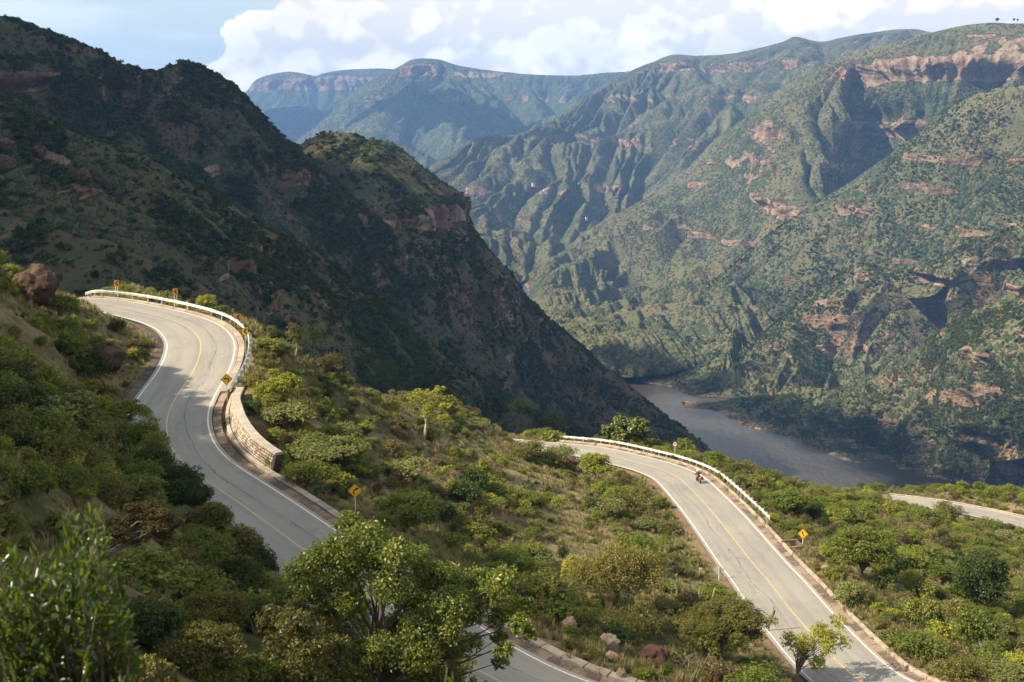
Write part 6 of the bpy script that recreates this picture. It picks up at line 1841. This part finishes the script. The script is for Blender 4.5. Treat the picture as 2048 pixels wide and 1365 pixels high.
ok = (qx > -80) & (qx < 2130) & (qy < 1450) & (gd > 1.2) & ((qd > 50) | (qx > 900)) & (rgs.random(n) < np.clip(0.55 + a + 0.6 * (gd < 6), 0.05, 1))
ok &= ~((gd < 5.5) & (qx < 560) & (qy > 780) & (qy < 960) & (qx > 400))
gi = np.where(ok)[0]
scatter_stuff('dry_grass', 'golden dry grass on the slopes and road verges', gp[gi], rgs.uniform(0.6, 1.35, len(gi)), rgs.uniform(0, 6.28, len(gi)), rgs.integers(0, 3, len(gi)), GT)
si = np.where((qx > -80) & (qx < 2130) & (qy < 1450) & (gd > 1.4) & (rgs.random(n) < np.where(gd < 4.5, 0.16, 0.02)))[0]
scatter_stuff('loose_stones', 'loose stones along the verges', gp[si] + [0, 0, 0.02], rgs.uniform(0.05, 0.22, len(si)) * np.where(rgs.random(len(si)) < .1, 1.8, 1), rgs.uniform(0, 6.28, len(si)), rgs.integers(0, 3, len(si)), STN)

# ------------------------------------------------------------------ boulders
def boulder(label, px_, py_, w, h, mat, seed, base_py=None, Y=None, name='boulder', deep=0.9, group=None):
    b = hit(px_, base_py or py_ + h / 2) if Y is None else at(px_, base_py or py_ + h / 2, Y)
    m = b[1] / FPX
    me = small_stone(name, seed, mat, 1.0, 4)
    co = np.array([v.co[:] for v in me.vertices])
    lo, hi = co.min(0), co.max(0)
    co = (co - (lo + hi) / 2) / (hi - lo) * 2
    dd = fbm(co[:, 0] * 2.3 + seed, co[:, 1] * 2.3, co[:, 2] * 2.3, 4) * 0.16
    co *= (1 + dd)[:, None]
    co *= np.array([w / 2 * m, w / 2 * m * deep, h / 2 * m * 1.15])
    me.vertices.foreach_set('co', co.astype(np.float32).ravel()); me.update()
    o = obj(name, me)
    o.location = (b[0], b[1] + w / 2 * m * 0.3, b[2] + h / 2 * m * 0.78)
    return tag(o, label, 'rock', group)


boulder('large brown boulder on the crest at the left edge', 66, 568, 104, 86, M_RBROWN, 1, 610)
boulder('dark brown boulder inside the upper bend', 212, 718, 68, 50, M_RBROWN, 2, 742)
boulder('small pink stone beside the brown boulder inside the upper bend', 254, 733, 16, 10, M_RPALE, 31, 738)
boulder('large rounded brown and tan boulder among the rocks at the bottom', 1218, 1283, 50, 34, M_RPALE, 3, 1302)
boulder('dark red pointed rock at the bottom centre right', 1310, 1316, 64, 40, M_RRED, 4, 1334)
boulder('tilted pale boulder left of the grey green bush mound', 1138, 1254, 34, 40, M_RPALE, 5, 1272)
boulder('narrow pale stone, leftmost of the three small upright ones', 1174, 1298, 12, 18, M_RPALE, 6, 1307)
boulder('pale stone, middle of the three small upright ones', 1197, 1304, 17, 18, M_RPALE, 7, 1313)
boulder('pale stone, right of the three small upright ones', 1225, 1313, 28, 22, M_RPALE, 8, 1325)
boulder('pale boulder at the bottom edge beside the vivid bush', 1243, 1352, 28, 28, M_RPALE, 9, 1366)
boulder('small reddish rock pile stone near the kerb at the bottom', 1166, 1318, 20, 10, M_RRED, 10, 1324)
boulder('dark boulder alone on the grassy middle slope', 962, 961, 26, 15, M_RRED, 11, 967)
boulder('tall brown boulder behind the round speed sign', 1372, 892, 34, 26, M_RBROWN, 12, 906)
boulder('pale tan slab of rock half buried above the bottom rocks', 1166, 1236, 44, 16, M_RPALE, 13, 1246)
boulder('reddish rock on the dark earth patch of the middle slope', 862, 925, 46, 12, M_RRED, 14, 932)
boulder('flat red rock right below the earth patch on the middle slope', 905, 946, 40, 10, M_RRED, 15, 952)
boulder('rubble stone below the end of the lower guard rail', 1545, 1030, 12, 7, M_RPALE, 16, 1034)
boulder('pinkish rock by the roadside right of the winding road sign', 1652, 1134, 24, 10, M_RPALE, 17, 1140)
boulder('reddish boulder half hidden by twigs at the start of the lower bend', 1135, 908, 44, 22, M_RRED, 18, 936)
boulder('brown rock above the lower guard rail end, right of the motorcycle', 1478, 968, 26, 14, M_RBROWN, 19, 976)
boulder('reddish rock beside the kerb in front of the curve arrow sign', 660, 1025, 20, 8, M_RRED, 20, 1030)
boulder('dark rock low in the shaded thicket left of the glossy tree', 480, 1228, 70, 20, M_RRED, 21, 1240)
boulder('brown rock face at the bottom under the rusty tree', 640, 1350, 90, 30, M_RRED, 22, 1364)
RR = ['dark red rock, lower left of the scatter before the distant road', 'dark red rock, upper middle of the scatter before the distant road', 'dark red rock, lower right of the scatter before the distant road', 'dark red rock, uppermost right of the scatter before the distant road',
      'dark red rock, lowest left of the scatter before the distant road', 'dark red rock, lowest middle of the scatter before the distant road', 'dark red rock apart at the left of the scatter before the distant road']
for i, (x, y) in enumerate(((1752, 1012), (1772, 1006), (1790, 1014), (1806, 1008), (1762, 1020), (1780, 1022), (1725, 1010))):
    boulder(RR[i], x, y + 6, 15, 8, M_RRED, 40 + i, y + 12, group='dark red rocks before the distant road')
# blocky outcrop high on the near hillside
for i, (x, y, w, h, lb) in enumerate(((8, 290, 44, 30, 'topmost block of the outcrop at the left edge'), (6, 325, 50, 34, 'big cracked block under the topmost one at the left edge'), (74, 302, 34, 28, 'dark rounded block, second stack of the outcrop'),
                                      (72, 328, 30, 24, 'lower block of the second outcrop stack'), (104, 330, 14, 18, 'narrow block between the outcrop stacks'), (133, 342, 32, 28, 'rounded block on top of the third outcrop stack'), (136, 362, 26, 14, 'pinkish block at the foot of the third outcrop stack'),
                                      (168, 350, 30, 32, 'square brown block right of the third outcrop stack'), (194, 352, 20, 36, 'tall narrow block at the right of the outcrop'), (215, 368, 24, 26, 'last rounded block at the right end of the outcrop'))):
    r = ray(x, y + h * 0.3)
    d = np.hypot(P_l1[..., 0] / P_l1[..., 1] - r[0] / r[1], P_l1[..., 2] / P_l1[..., 1] - r[2] / r[1])
    d[:nb_l1] = 9
    k = np.unravel_index(d.argmin(), d.shape)
    boulder(lb + ' on the dark hillside', x, y, w, h, M_RBROWN, 60 + i, y + h / 2, Y=float(P_l1[k][1]) - 1.0, name='outcrop_block', group=None)

# ------------------------------------------------------------------ bare shrubs and cacti
def bare(label, bx, by, h, seed, mat=M_BARKP, n=16, spread=0.8):
    rg = np.random.default_rng(seed)
    f = hit(bx, by); H_ = h * f[1] / FPX
    root = empty('bare_shrub', tuple(f), 0, label, 'shrub')
    for s_ in range(3):
        mb = MB()

        def br(p, d, L, r, dep):
            q = p + d * L + rg.normal(size=3) * L * 0.08
            mb.tube([p, (p + q) / 2 + rg.normal(size=3) * L * 0.06, q], [r, r * .8, r * .55], 4, cap=False)
            if dep == 0: return
            for _ in range(3 if dep > 1 else 2):
                e = d + rg.normal(size=3) * 0.55; e[2] = max(e[2], 0.05); e /= np.linalg.norm(e)
                br(q, e, L * rg.uniform(0.55, 0.8), r * 0.55, dep - 1)
        an = s_ * 2.1 + rg.random()
        d = np.array([math.cos(an) * spread * .6, math.sin(an) * spread * .6, 1.0]); d /= np.linalg.norm(d)
        br(np.array([0, 0, -0.1]), d, H_ * 0.36, 0.035 * max(1, H_ / 2.5), 4)
        mb.build('branch', mat, root)
    return root


bare('white leafless shrub at the bottom beside the olive spreading tree', 1385, 1365, 85, 1)
bare('second white leafless shrub at the bottom, right of the first', 1455, 1366, 50, 6)
bare('grey leafless shrub left of the glossy tree beside the road', 548, 1195, 75, 2)
bare('grey leafless shrub right of the pale forked trunk', 895, 905, 45, 3, M_BARKG)
bare('dry leafless shrub on the crest above the middle slope', 962, 838, 36, 4, M_BARKG)
bare('pale dead shrub behind the big brown boulder', 90, 560, 40, 5)
bare('bleached leafless shrub near the right edge of the lower slope', 1965, 1325, 60, 8)
bare('grey leafless shrub at the inner side of the lower bend', 1120, 925, 40, 9, M_BARKG)
bare('bare twigs above the green bush beside the grey sign back', 1478, 1212, 36, 10, M_BARKG)

M_CACT = simple_mat('cactus_green', (0.26, 0.25, 0.13), 0.7, var=0.25, scale=2)


def cactus(label, bx, by, h, lean=0.0, arm=0, group=None, w=0.11):
    f = hit(bx, by); H_ = h * f[1] / FPX * 1.03 + 0.3
    root = empty('column_cactus', (f[0], f[1], f[2] - 0.3), 0, label, 'cactus', group)

    def stem(p0, p1, r):
        k = 9; n = 16
        V, F = [], []
        p0, p1 = Vector(p0), Vector(p1)
        for i in range(k):
            t = i / (k - 1); p = p0.lerp(p1, t)
            rr = r * (1 - 0.15 * t) * (1 if i < k - 2 else (0.85 if i == k - 2 else 0.3)) * (1 + 0.05 * math.sin(i * 2.1))
            for j in range(n):
                an = 2 * math.pi * j / n
                q_ = rr * (1.0 if j % 2 else 0.74)
                V.append(p + Vector((math.cos(an) * q_, math.sin(an) * q_, 0)))
        for i in range(k - 1):
            for j in range(n): F.append((i * n + j, i * n + (j + 1) % n, (i + 1) * n + (j + 1) % n, (i + 1) * n + j))
        F.append(tuple(range((k - 1) * n, k * n)))
        mb = MB(); mb.add(V, F)
        return mb.build('stem', M_CACT, root)
    stem((0, 0, 0), (lean * H_, 0, H_), w)
    if arm:
        stem((lean * H_ * .5, 0, H_ * 0.45), (lean * H_ * .7 + 0.3 * arm, 0.1, H_ * 0.85), w * 0.8)
    return root


cactus('pale column cactus, leftmost of the trio above the broad tree', 1211, 1112, 30)
cactus('pale column cactus, middle of the trio above the broad tree', 1217, 1112, 27, 0.03)
cactus('pale column cactus, rightmost of the trio above the broad tree', 1236, 1112, 24, -0.04)
cactus('tall thin cactus right of the broad dense tree', 1353, 1212, 55, 0, 0)
cactus('straight column cactus below the grey sign back', 1397, 1212, 38, 0.03)
cactus('column cactus leaning right, beside the straight one below the grey sign back', 1421, 1214, 42, 0.16)
cactus('tall leaning cactus with an arm at the road edge behind the olive tree', 1533, 1268, 60, 0.2, 1)

# ------------------------------------------------------------------ signs
M_BLACK = simple_mat('black_paint', (0.012, 0.012, 0.012), 0.5, var=0.1)
M_ORANGE = simple_mat('orange_sheeting', (0.78, 0.30, 0.035), 0.42, var=0.10, scale=6)
M_YELLOW = simple_mat('yellow_sheeting', (0.78, 0.42, 0.03), 0.42, var=0.10, scale=6)
M_WSIGN = simple_mat('white_sheeting', (0.80, 0.80, 0.78), 0.4, var=0.06)
M_RED = simple_mat('red_sheeting', (0.55, 0.03, 0.025), 0.4, var=0.1)
M_ALU = simple_mat('bare_aluminium', (0.52, 0.54, 0.55), 0.4, 0.4, var=0.1)


def face_rot(o, p, yaw=0.0):
    """front of the sign is -Y; turn it towards the camera plus yaw"""
    o.rotation_euler = (0, 0, math.atan2(-p[0], p[1]) + yaw)


def build_sign(label, px_, py_, base_py, kind, size, Y=None, yaw=0.0, posts=1, back=False, base_block=False, colr=None, Ybase=None):
    """px_,py_ centre of the panel in the photo; stands at depth Y"""
    c = at(px_, py_, Y)
    gz = float(hgt(c[0], c[1]))
    root = empty('road_sign', (c[0], c[1], gz), 0, label, 'road sign')
    face_rot(root, c, yaw)
    hc = c[2] - gz
    if kind == 'chevron':
        w, h = size
        out = [(-w / 2, -h / 2), (w / 2, -h / 2), (w / 2, h / 2), (-w / 2, h / 2)]
        mat = colr or M_ORANGE
    elif kind == 'round':
        r = size[0] / 2
        out = [(math.cos(a_) * r, math.sin(a_) * r) for a_ in np.linspace(0, 2 * math.pi, 28, endpoint=False)]
        mat = M_RED
    else:
        r = size[0] / math.sqrt(2)
        out = []
        for i in range(4):
            a_ = -math.pi / 2 + i * math.pi / 2
            for da in (-0.06, 0.0, 0.06):
                out.append((math.cos(a_ + da) * r * (0.965 if da else 0.975), math.sin(a_ + da) * r * (0.965 if da else 0.975)))
        mat = M_YELLOW
    T = Matrix.Translation((0, 0, hc))
    b = MB(); b.prism(out, -0.003, 0.003, T)
    if back:
        b.build('panel', M_ALU, root)
        b = MB(); b.box((0, -0.012, hc), (size[0] * 0.95, 0.02, 0.05)); b.box((0, -0.012, hc + 0.0), (0.05, 0.026, size[0] * 0.9))
        b.build('bracket', M_ALU, root)
    else:
        b.build('panel', mat, root)

    def sym(name, poly, m=M_BLACK, y=-0.006):
        bb_ = MB(); bb_.prism(poly, y - 0.002, y, T)
        return bb_.build(name, m, root)
    if kind == 'chevron':
        w, h = size
        a_, t = w * 0.30, w * 0.34
        sym('chevron', [(-a_, 0), (a_ - t * 0.45, h * 0.36), (a_ + t * 0.35, h * 0.36), (-a_ + t * 0.95, 0), (a_ + t * 0.35, -h * 0.36), (a_ - t * 0.45, -h * 0.36)])
    elif kind == 'round':
        r = size[0] / 2
        sym('face', [(math.cos(a_) * r * .80, math.sin(a_) * r * .80) for a_ in np.linspace(0, 2 * math.pi, 28, endpoint=False)], M_WSIGN, -0.0045)
        cu = bpy.data.curves.new('digits', 'FONT'); cu.body = '30'; cu.size = size[0] * 0.62; cu.align_x = 'CENTER'; cu.align_y = 'CENTER'; cu.extrude = 0.002; cu.offset = 0.008
        tmp = bpy.data.objects.new('digits', cu); COL.objects.link(tmp)
        dg = bpy.context.evaluated_depsgraph_get(); me = bpy.data.meshes.new_from_object(tmp.evaluated_get(dg))
        bpy.data.objects.remove(tmp)
        me.materials.clear(); me.materials.append(M_BLACK)
        o = obj('digits', me, root); o.location = (0, -0.012, hc); o.rotation_euler = (math.pi / 2, 0, 0)
    elif not back:
        s = size[0]
        bo, bi = s / math.sqrt(2) * 0.90, s / math.sqrt(2) * 0.865
        bm_ = MB()
        for i in range(4):
            a0, a1 = i * math.pi / 2, (i + 1) * math.pi / 2
            bm_.prism([(math.cos(a0) * bo, math.sin(a0) * bo), (math.cos(a1) * bo, math.sin(a1) * bo), (math.cos(a1) * bi, math.sin(a1) * bi), (math.cos(a0) * bi, math.sin(a0) * bi)], -0.007, -0.005, T)
        bm_.build('border', M_BLACK, root)
        if kind == 'left_turn':
            sym('arrow', [(0.16 * s, -0.32 * s), (0.27 * s, -0.32 * s), (0.27 * s, 0.14 * s), (-0.08 * s, 0.14 * s), (-0.08 * s, 0.24 * s), (-0.36 * s, 0.085 * s), (-0.08 * s, -0.07 * s), (-0.08 * s, 0.03 * s), (0.16 * s, 0.03 * s)])
        elif kind == 'right_curve':
            sym('arrow', [(-0.20 * s, -0.36 * s), (-0.06 * s, -0.36 * s), (-0.06 * s, -0.10 * s), (-0.01 * s, 0.03 * s), (0.11 * s, 0.13 * s), (0.17 * s, 0.03 * s), (0.36 * s, 0.26 * s), (0.05 * s, 0.34 * s), (0.07 * s, 0.25 * s), (-0.10 * s, 0.13 * s), (-0.19 * s, -0.05 * s)])
        else:
            sym('arrow', [(0.02 * s, -0.36 * s), (0.15 * s, -0.36 * s), (0.15 * s, -0.20 * s), (0.10 * s, -0.10 * s), (-0.03 * s, 0.0), (-0.04 * s, 0.08 * s), (0.03 * s, 0.12 * s), (0.03 * s, 0.18 * s), (0.14 * s, 0.16 * s), (-0.02 * s, 0.40 * s), (-0.22 * s, 0.20 * s), (-0.11 * s, 0.19 * s),
                          (-0.16 * s, 0.06 * s), (-0.12 * s, -0.06 * s), (0.0, -0.16 * s), (0.02 * s, -0.22 * s)])
    xsn = [0.0] if posts == 1 else [-0.13, 0.13]
    top_ = hc + size[-1 if kind == 'chevron' else 0] * (0.45 if kind != 'winding' else 0.3)
    for xo in xsn:
        b = MB(); b.box((xo, 0.035 * (-1 if back else 1), (top_ - 0.4) / 2), (0.06, 0.05, top_ + 0.4))
        b.build('post', M_POSTW, root)
    if base_block:
        b = MB(); b.box((0, 0.03, 0.10), (0.6, 0.4, 0.45)); b.build('footing', M_CONC, root, bevel=0.03)
    return root


def depth_off(line, px_, off, y_lo=None):
    """depth where the vertical above pixel column px_ meets the line parallel to the road"""
    L = offset_line(line, off)
    x, y, d = proj(L)
    k = np.argsort(np.abs(x - px_))[:12]
    return L[k], y[k]


def road_depth(line, px_, py_, off):
    L = offset_line(line, off)
    x, y, d = proj(L)
    k = np.argmin(np.hypot(x - px_, y - py_))
    return L[k][1]


build_sign('orange arrow board on two posts, leftmost visible beside the upper guard rail', 233, 567, 595, 'chevron', (0.62, 0.80), road_depth(A, 233, 600, -2.4), 0.35, 2, base_block=True)
build_sign('orange arrow board on two posts, middle of the upper guard rail', 350.5, 583.5, 606, 'chevron', (0.60, 0.78), road_depth(A, 350, 622, -2.4), 0.2, 2)
build_sign('orange arrow board where the upper guard rail turns down, upper of two close ones', 476, 635, 665, 'chevron', (0.64, 0.80), road_depth(A, 470, 680, -2.5), 0.1)
build_sign('yellow orange arrow board just right of the upper guard rail, lower of two close ones', 490, 663, 700, 'chevron', (0.58, 0.80), road_depth(A, 478, 712, -2.9), -0.05, colr=M_YELLOW)
build_sign('orange arrow board half hidden behind the bush and boulder at the left', 104, 552, 585, 'chevron', (0.55, 0.70), 141.0, 0.5)
build_sign('yellow diamond left turn sign at the lower end of the upper guard rail', 453, 759, 805, 'left_turn', (0.80,), road_depth(A, 440, 790, -1.95), 0.05)
build_sign('yellow diamond right curve sign beside the upper road above the glossy tree', 710, 982, 1040, 'right_curve', (0.76,), road_depth(A, 680, 1040, -3.0), -0.05)
build_sign('yellow diamond winding road sign right of the lower road gutter', 1606, 1068, 1112, 'winding', (0.76,), road_depth(B, 1590, 1112, -3.6), 0.0)
build_sign('round white speed sign with a red ring behind the lower guard rail', 1350, 889, 912, 'round', (0.68,), road_depth(B, 1345, 925, -2.9), 0.05)
build_sign('grey back of a diamond sign at the inner edge of the lower road', 1438, 1140, 1160, 'diamond', (0.76,), road_depth(B, 1440, 1160, WB + 1.0), 0.1, back=True)

# kilometre stone and culvert
f = hit(1401, 1152)
b = MB(); b.box((0, 0, 0.35), (0.36, 0.22, 0.9), taper=0.85)
ks = b.build('marker_stone', M_CONC, None, bevel=0.03); ks.location = f
tag(ks, 'pale concrete marker post at the inner side of the lower road', 'marker post')
f = at(1583, 1098, road_depth(B, 1570, 1112, -2.6)); f[2] = float(hgt(f[0], f[1]))
cv = empty('culvert', tuple(f), 0.25, 'concrete culvert inlet in the gutter at the foot of the winding road sign', 'culvert')
for nm, c_, d_ in (('headwall', (0.2, 0.9, 0.15), (1.9, 0.22, 0.8)), ('wing_wall', (1.0, 0.1, 0.1), (0.2, 1.5, 0.7)), ('lintel', (0.1, -0.7, 0.12), (1.9, 0.28, 0.5))):
    b = MB(); b.box(c_, d_); b.build(nm, M_GUT, cv, bevel=0.03)


# ------------------------------------------------------------------ motorcycle and rider
def moto():
    k = s_at(B, 1409, 956)
    L = offset_line(B, 1.45)
    x, y, d = proj(L)
    i = np.argmin(np.hypot(x - 1399, y - 964))
    p = L[i]; t = L[i - 3] - L[i + 3]; t /= np.linalg.norm(t)       # riding away from the camera
    rz = math.atan2(-t[0], t[1])
    mk = lambda n_, c_, r_=0.4, m_=0.0: simple_mat(n_, c_, r_, m_, var=0.1)
    MT, MO, MM, MX = mk('tyre_rubber', (0.02, 0.02, 0.02), 0.8), mk('orange_bodywork', (0.75, 0.22, 0.02)), mk('engine_metal', (0.25, 0.25, 0.26), 0.35, 0.8), mk('black_plastic', (0.03, 0.03, 0.033), 0.5)
    root = empty('motorcycle', (p[0], p[1], p[2]), rz, 'motorcycle with side cases and an orange tail riding away on the lower road', 'motorcycle')
    lean = empty  # no-op name kept simple
    R_ = Euler((math.radians(math.degrees(math.asin(t[2]))), math.radians(-9), rz)).to_matrix()
    root.rotation_euler = Euler((math.asin(t[2]), R(-9), rz), 'XYZ')

    def wheel(yc, r):
        mb = MB(); V, F = [], []
        n, m = 28, 8
        for a_ in range(n):
            for c_ in range(m):
                an, cn = 2 * math.pi * a_ / n, 2 * math.pi * c_ / m
                rr = r - 0.06 + 0.06 * math.cos(cn)
                V.append((0.065 * math.sin(cn), yc + rr * math.cos(an), r + rr * math.sin(an)))
        for a_ in range(n):
            for c_ in range(m):
                F.append((a_ * m + c_, a_ * m + (c_ + 1) % m, ((a_ + 1) % n) * m + (c_ + 1) % m, ((a_ + 1) % n) * m + c_))
        mb.add(V, F)
        w = mb.build('wheel', MT, root, smooth=True)
        mb = MB()
        for s_ in range(8):
            an = s_ * math.pi / 4
            mb.tube([(0, yc, r), (0, yc + (r - 0.1) * math.cos(an), r + (r - 0.1) * math.sin(an))], 0.012, 4)
        mb.tube([(-0.09, yc, r), (0.09, yc, r)], 0.04, 8)
        mb.build('spokes', MM, w)
    wheel(-0.75, 0.32); wheel(0.75, 0.34)
    b = MB(); b.tube([(0, -0.72, 0.34), (0, -0.2, 0.42), (0, 0.15, 0.42)], [0.03, 0.05, 0.05], 6); b.box((0, 0.08, 0.48), (0.30, 0.42, 0.34)); b.tube([(0.16, 0.2, 0.4), (0.2, -0.3, 0.34), (0.22, -0.75, 0.52)], [0.03, 0.04, 0.055], 8)
    b.build('engine', MM, root, bevel=0.01)
    b = MB(); b.tube([(0, 0.42, 0.72), (0, 0.3, 0.86), (0, 0.0, 0.9), (0, -0.18, 0.82)], [0.08, 0.17, 0.17, 0.1], 12); b.build('tank', MO, root, smooth=True)
    b = MB(); b.box((0, -0.42, 0.83), (0.28, 0.75, 0.10)); b.build('seat', MX, root, bevel=0.03)
    b = MB(); b.box((0, -0.86, 0.80), (0.22, 0.24, 0.14), taper=0.8); b.box((0, -0.9, 0.6), (0.2, 0.04, 0.26)); b.build('tail', MO, root, bevel=0.02)
    for sx in (-1, 1):
        b = MB(); b.box((sx * 0.37, -0.66, 0.64), (0.24, 0.46, 0.38)); b.build('side_case', MX, root, bevel=0.03)
        b = MB(); b.tube([(sx * 0.09, 0.75, 0.34), (sx * 0.09, 0.56, 0.9)], 0.028, 6); b.build('fork', MM, root)
        b = MB(); b.tube([(sx * 0.36, 0.42, 1.1), (sx * 0.42, 0.48, 1.22)], 0.01, 4); b.box((sx * 0.44, 0.49, 1.24), (0.12, 0.03, 0.08)); b.build('mirror', MX, root)
    b = MB(); b.tube([(-0.40, 0.36, 1.06), (-0.2, 0.5, 1.05), (0.2, 0.5, 1.05), (0.40, 0.36, 1.06)], 0.016, 6); b.build('handlebar', MX, root)
    b = MB(); b.box((0, 0.66, 1.12), (0.34, 0.03, 0.36), Euler((-0.4, 0, 0)).to_matrix()); b.build('windscreen', mk('smoked_screen', (0.1, 0.11, 0.12), 0.1), root)
    b = MB(); b.box((0, 0.72, 0.92), (0.22, 0.14, 0.18), taper=0.8); b.build('headlight', MM, root, bevel=0.03)
    b = MB(); b.box((0, -0.99, 0.74), (0.16, 0.02, 0.05)); b.build('tail_light', mk('red_lens', (0.5, 0.02, 0.02)), root)
    # rider: one skinned body
    J = {'pel': (0, -0.30, 0.95), 'wai': (0, -0.27, 1.12), 'che': (0, -0.17, 1.34), 'nec': (0, -0.10, 1.50), 'hed': (0, -0.06, 1.60)}
    R0 = {'pel': .15, 'wai': .13, 'che': .16, 'nec': .06, 'hed': .085}
    E = [('pel', 'wai'), ('wai', 'che'), ('che', 'nec'), ('nec', 'hed')]
    for s_, sx in (('l', -1), ('r', 1)):
        J.update({'sh' + s_: (sx * .19, -0.13, 1.43), 'el' + s_: (sx * .36, 0.06, 1.22), 'wr' + s_: (sx * .36, 0.30, 1.10), 'ha' + s_: (sx * .35, 0.37, 1.08),
                  'hi' + s_: (sx * .12, -0.26, 0.92), 'kn' + s_: (sx * .24, 0.14, 0.78), 'an' + s_: (sx * .23, -0.10, 0.40), 'fo' + s_: (sx * .23, 0.10, 0.34)})
        R0.update({'sh' + s_: .085, 'el' + s_: .055, 'wr' + s_: .042, 'ha' + s_: .045, 'hi' + s_: .11, 'kn' + s_: .075, 'an' + s_: .055, 'fo' + s_: .045})
        E += [('che', 'sh' + s_), ('sh' + s_, 'el' + s_), ('el' + s_, 'wr' + s_), ('wr' + s_, 'ha' + s_), ('pel', 'hi' + s_), ('hi' + s_, 'kn' + s_), ('kn' + s_, 'an' + s_), ('an' + s_, 'fo' + s_)]
    names = list(J)
    me = bpy.data.meshes.new('body')
    me.from_pydata([J[n_] for n_ in names], [(names.index(a_), names.index(b_)) for a_, b_ in E], [])
    body = bpy.data.objects.new('body', me); COL.objects.link(body)
    sk = body.modifiers.new('skin', 'SKIN'); ss = body.modifiers.new('sub', 'SUBSURF'); ss.levels = ss.render_levels = 1
    for i_, n_ in enumerate(names): me.skin_vertices[0].data[i_].radius = (R0[n_], R0[n_])
    me.skin_vertices[0].data[0].use_root = True
    dg = bpy.context.evaluated_depsgraph_get(); m2 = bpy.data.meshes.new_from_object(body.evaluated_get(dg))
    bpy.data.objects.remove(body)
    m2.materials.clear(); m2.materials.append(mk('black_jacket', (0.022, 0.024, 0.028), 0.7))
    for pl in m2.polygons: pl.use_smooth = True
    pr = empty('person', (p[0], p[1], p[2]), rz, 'rider in a black jacket and white helmet on the motorcycle', 'person')
    pr.rotation_euler = root.rotation_euler
    obj('body', m2, pr)
    # trousers as a sleeve over the legs
    b = MB()
    for sx in (-1, 1):
        b.tube([(sx * .12, -0.26, 0.93), (sx * .24, 0.14, 0.79), (sx * .23, -0.08, 0.46)], [.128, .095, .075], 10)
    b.build('trousers', mk('grey_trousers', (0.11, 0.105, 0.095), 0.85), pr, smooth=True)
    bm = bmesh.new(); bmesh.ops.create_uvsphere(bm, u_segments=20, v_segments=14, radius=0.148)
    for v in bm.verts:
        v.co.y *= 1.14
        if v.co.z < -0.07: v.co.x *= 0.82; v.co.y *= 0.85
        v.co += Vector((0, -0.03, 1.66))
    me = bpy.data.meshes.new('helmet'); bm.to_mesh(me); bm.free()
    for pl in me.polygons: pl.use_smooth = True
    me.materials.append(mk('white_helmet', (0.75, 0.75, 0.73), 0.25))
    h = obj('helmet', me, pr)
    b = MB(); b.tube([(-0.13, 0.02, 1.66), (-0.08, 0.13, 1.67), (0.08, 0.13, 1.67), (0.13, 0.02, 1.66)], 0.045, 8); b.build('visor', MX, h)
    # gloves: palm and five fingers closed on the grips
    for sx in (-1, 1):
        g = MB()
        g.box((sx * .36, 0.355, 1.085), (0.09, 0.08, 0.035))
        for fi in range(4):
            xo = sx * (.325 + fi * 0.023); ln = (0.07, 0.078, 0.074, 0.06)[fi]
            g.tube([(xo, 0.385, 1.09), (xo, 0.385 + ln * .5, 1.075), (xo, 0.385 + ln * .45, 1.045), (xo, 0.385 + ln * .1, 1.04)], [0.011, 0.010, 0.009, 0.008], 5)
        g.tube([(sx * .31, 0.34, 1.075), (sx * .295, 0.37, 1.05), (sx * .315, 0.395, 1.04)], [0.013, 0.011, 0.009], 5)
        g.build('glove', MX, pr)


moto()

# ------------------------------------------------------------------ tiny far things
M_HW = simple_mat('house_wall', (0.75, 0.72, 0.66), 0.8); M_HR = simple_mat('house_roof', (0.36, 0.30, 0.27), 0.8); M_HG = simple_mat('window_dark', (0.04, 0.04, 0.05), 0.2)


def on_sheet(P, nb, x, y):
    r = ray(x, y)
    d = np.hypot(P[..., 0] / P[..., 1] - r[0] / r[1], P[..., 2] / P[..., 1] - r[2] / r[1])
    d[:nb] = 9
    k = np.unravel_index(d.argmin(), d.shape)
    return P[k]


def house(label, x, y, w):
    p = on_sheet(P_mid, nb_mid, x, y)
    r = empty('farmhouse', (p[0], p[1] - 6, p[2] + 3), 0.3, label, 'house')
    d = w * 0.6; h = w * 0.28
    b = MB(); b.box((0, 0, h / 2 - 4), (w, d, h + 8)); b.build('wall', M_HW, r)
    b = MB(); b.prism([(-w * .56, h + .03), (w * .56, h + .03), (w * .4, h + w * .18), (-w * .4, h + w * .18)], -d * .6, d * .6); b.build('roof', M_HR if w < 14 else M_HW, r)
    b = MB(); b.box((w * .1, -d / 2 - .05, h * .4), (w * .09, .2, h * .75)); b.build('door', M_HG, r)
    for s_ in (-.3, .3):
        b = MB(); b.box((w * s_, -d / 2 - .05, h * .55), (w * .12, .2, h * .35)); b.build('window', M_HG, r)


house('white farmhouse, topmost on the hazy terraced mountainside', 1066, 371, 9)
house('small white farmhouse, leftmost on the hazy terraced mountainside', 1029, 388, 6)
house('wide white farmhouse, right on the hazy terraced mountainside', 1092, 386, 11)
house('tiny white farmhouse low on the green terraced mountainside', 1174, 437, 6)

for i, (x, y, h, lb) in enumerate(((1993, 50, 11, 'tallest tree on the plateau rim at the top right'), (2029, 48, 8, 'slim tree on the plateau rim, left of the last pair'), (2036, 48, 7, 'slim tree on the plateau rim, nearest the right corner'))):
    p = on_sheet(P_wall, nb_wall - 3, x, y)
    H_ = h * p[1] / FPX * 1.2
    bl = [(np.array([p[0] + o_ * H_ * .14, p[1], p[2] + H_ * z_]), (H_ * .2, H_ * .2, H_ * .16)) for o_, z_ in ((0, .9), (-.7, .8), (.8, .78), (0, .7))]
    plant('rim_tree', lb, 'tree', p, bl, 260, H_ * .09, L_DARK, r0=H_ * .02, tw=4, seed=i)
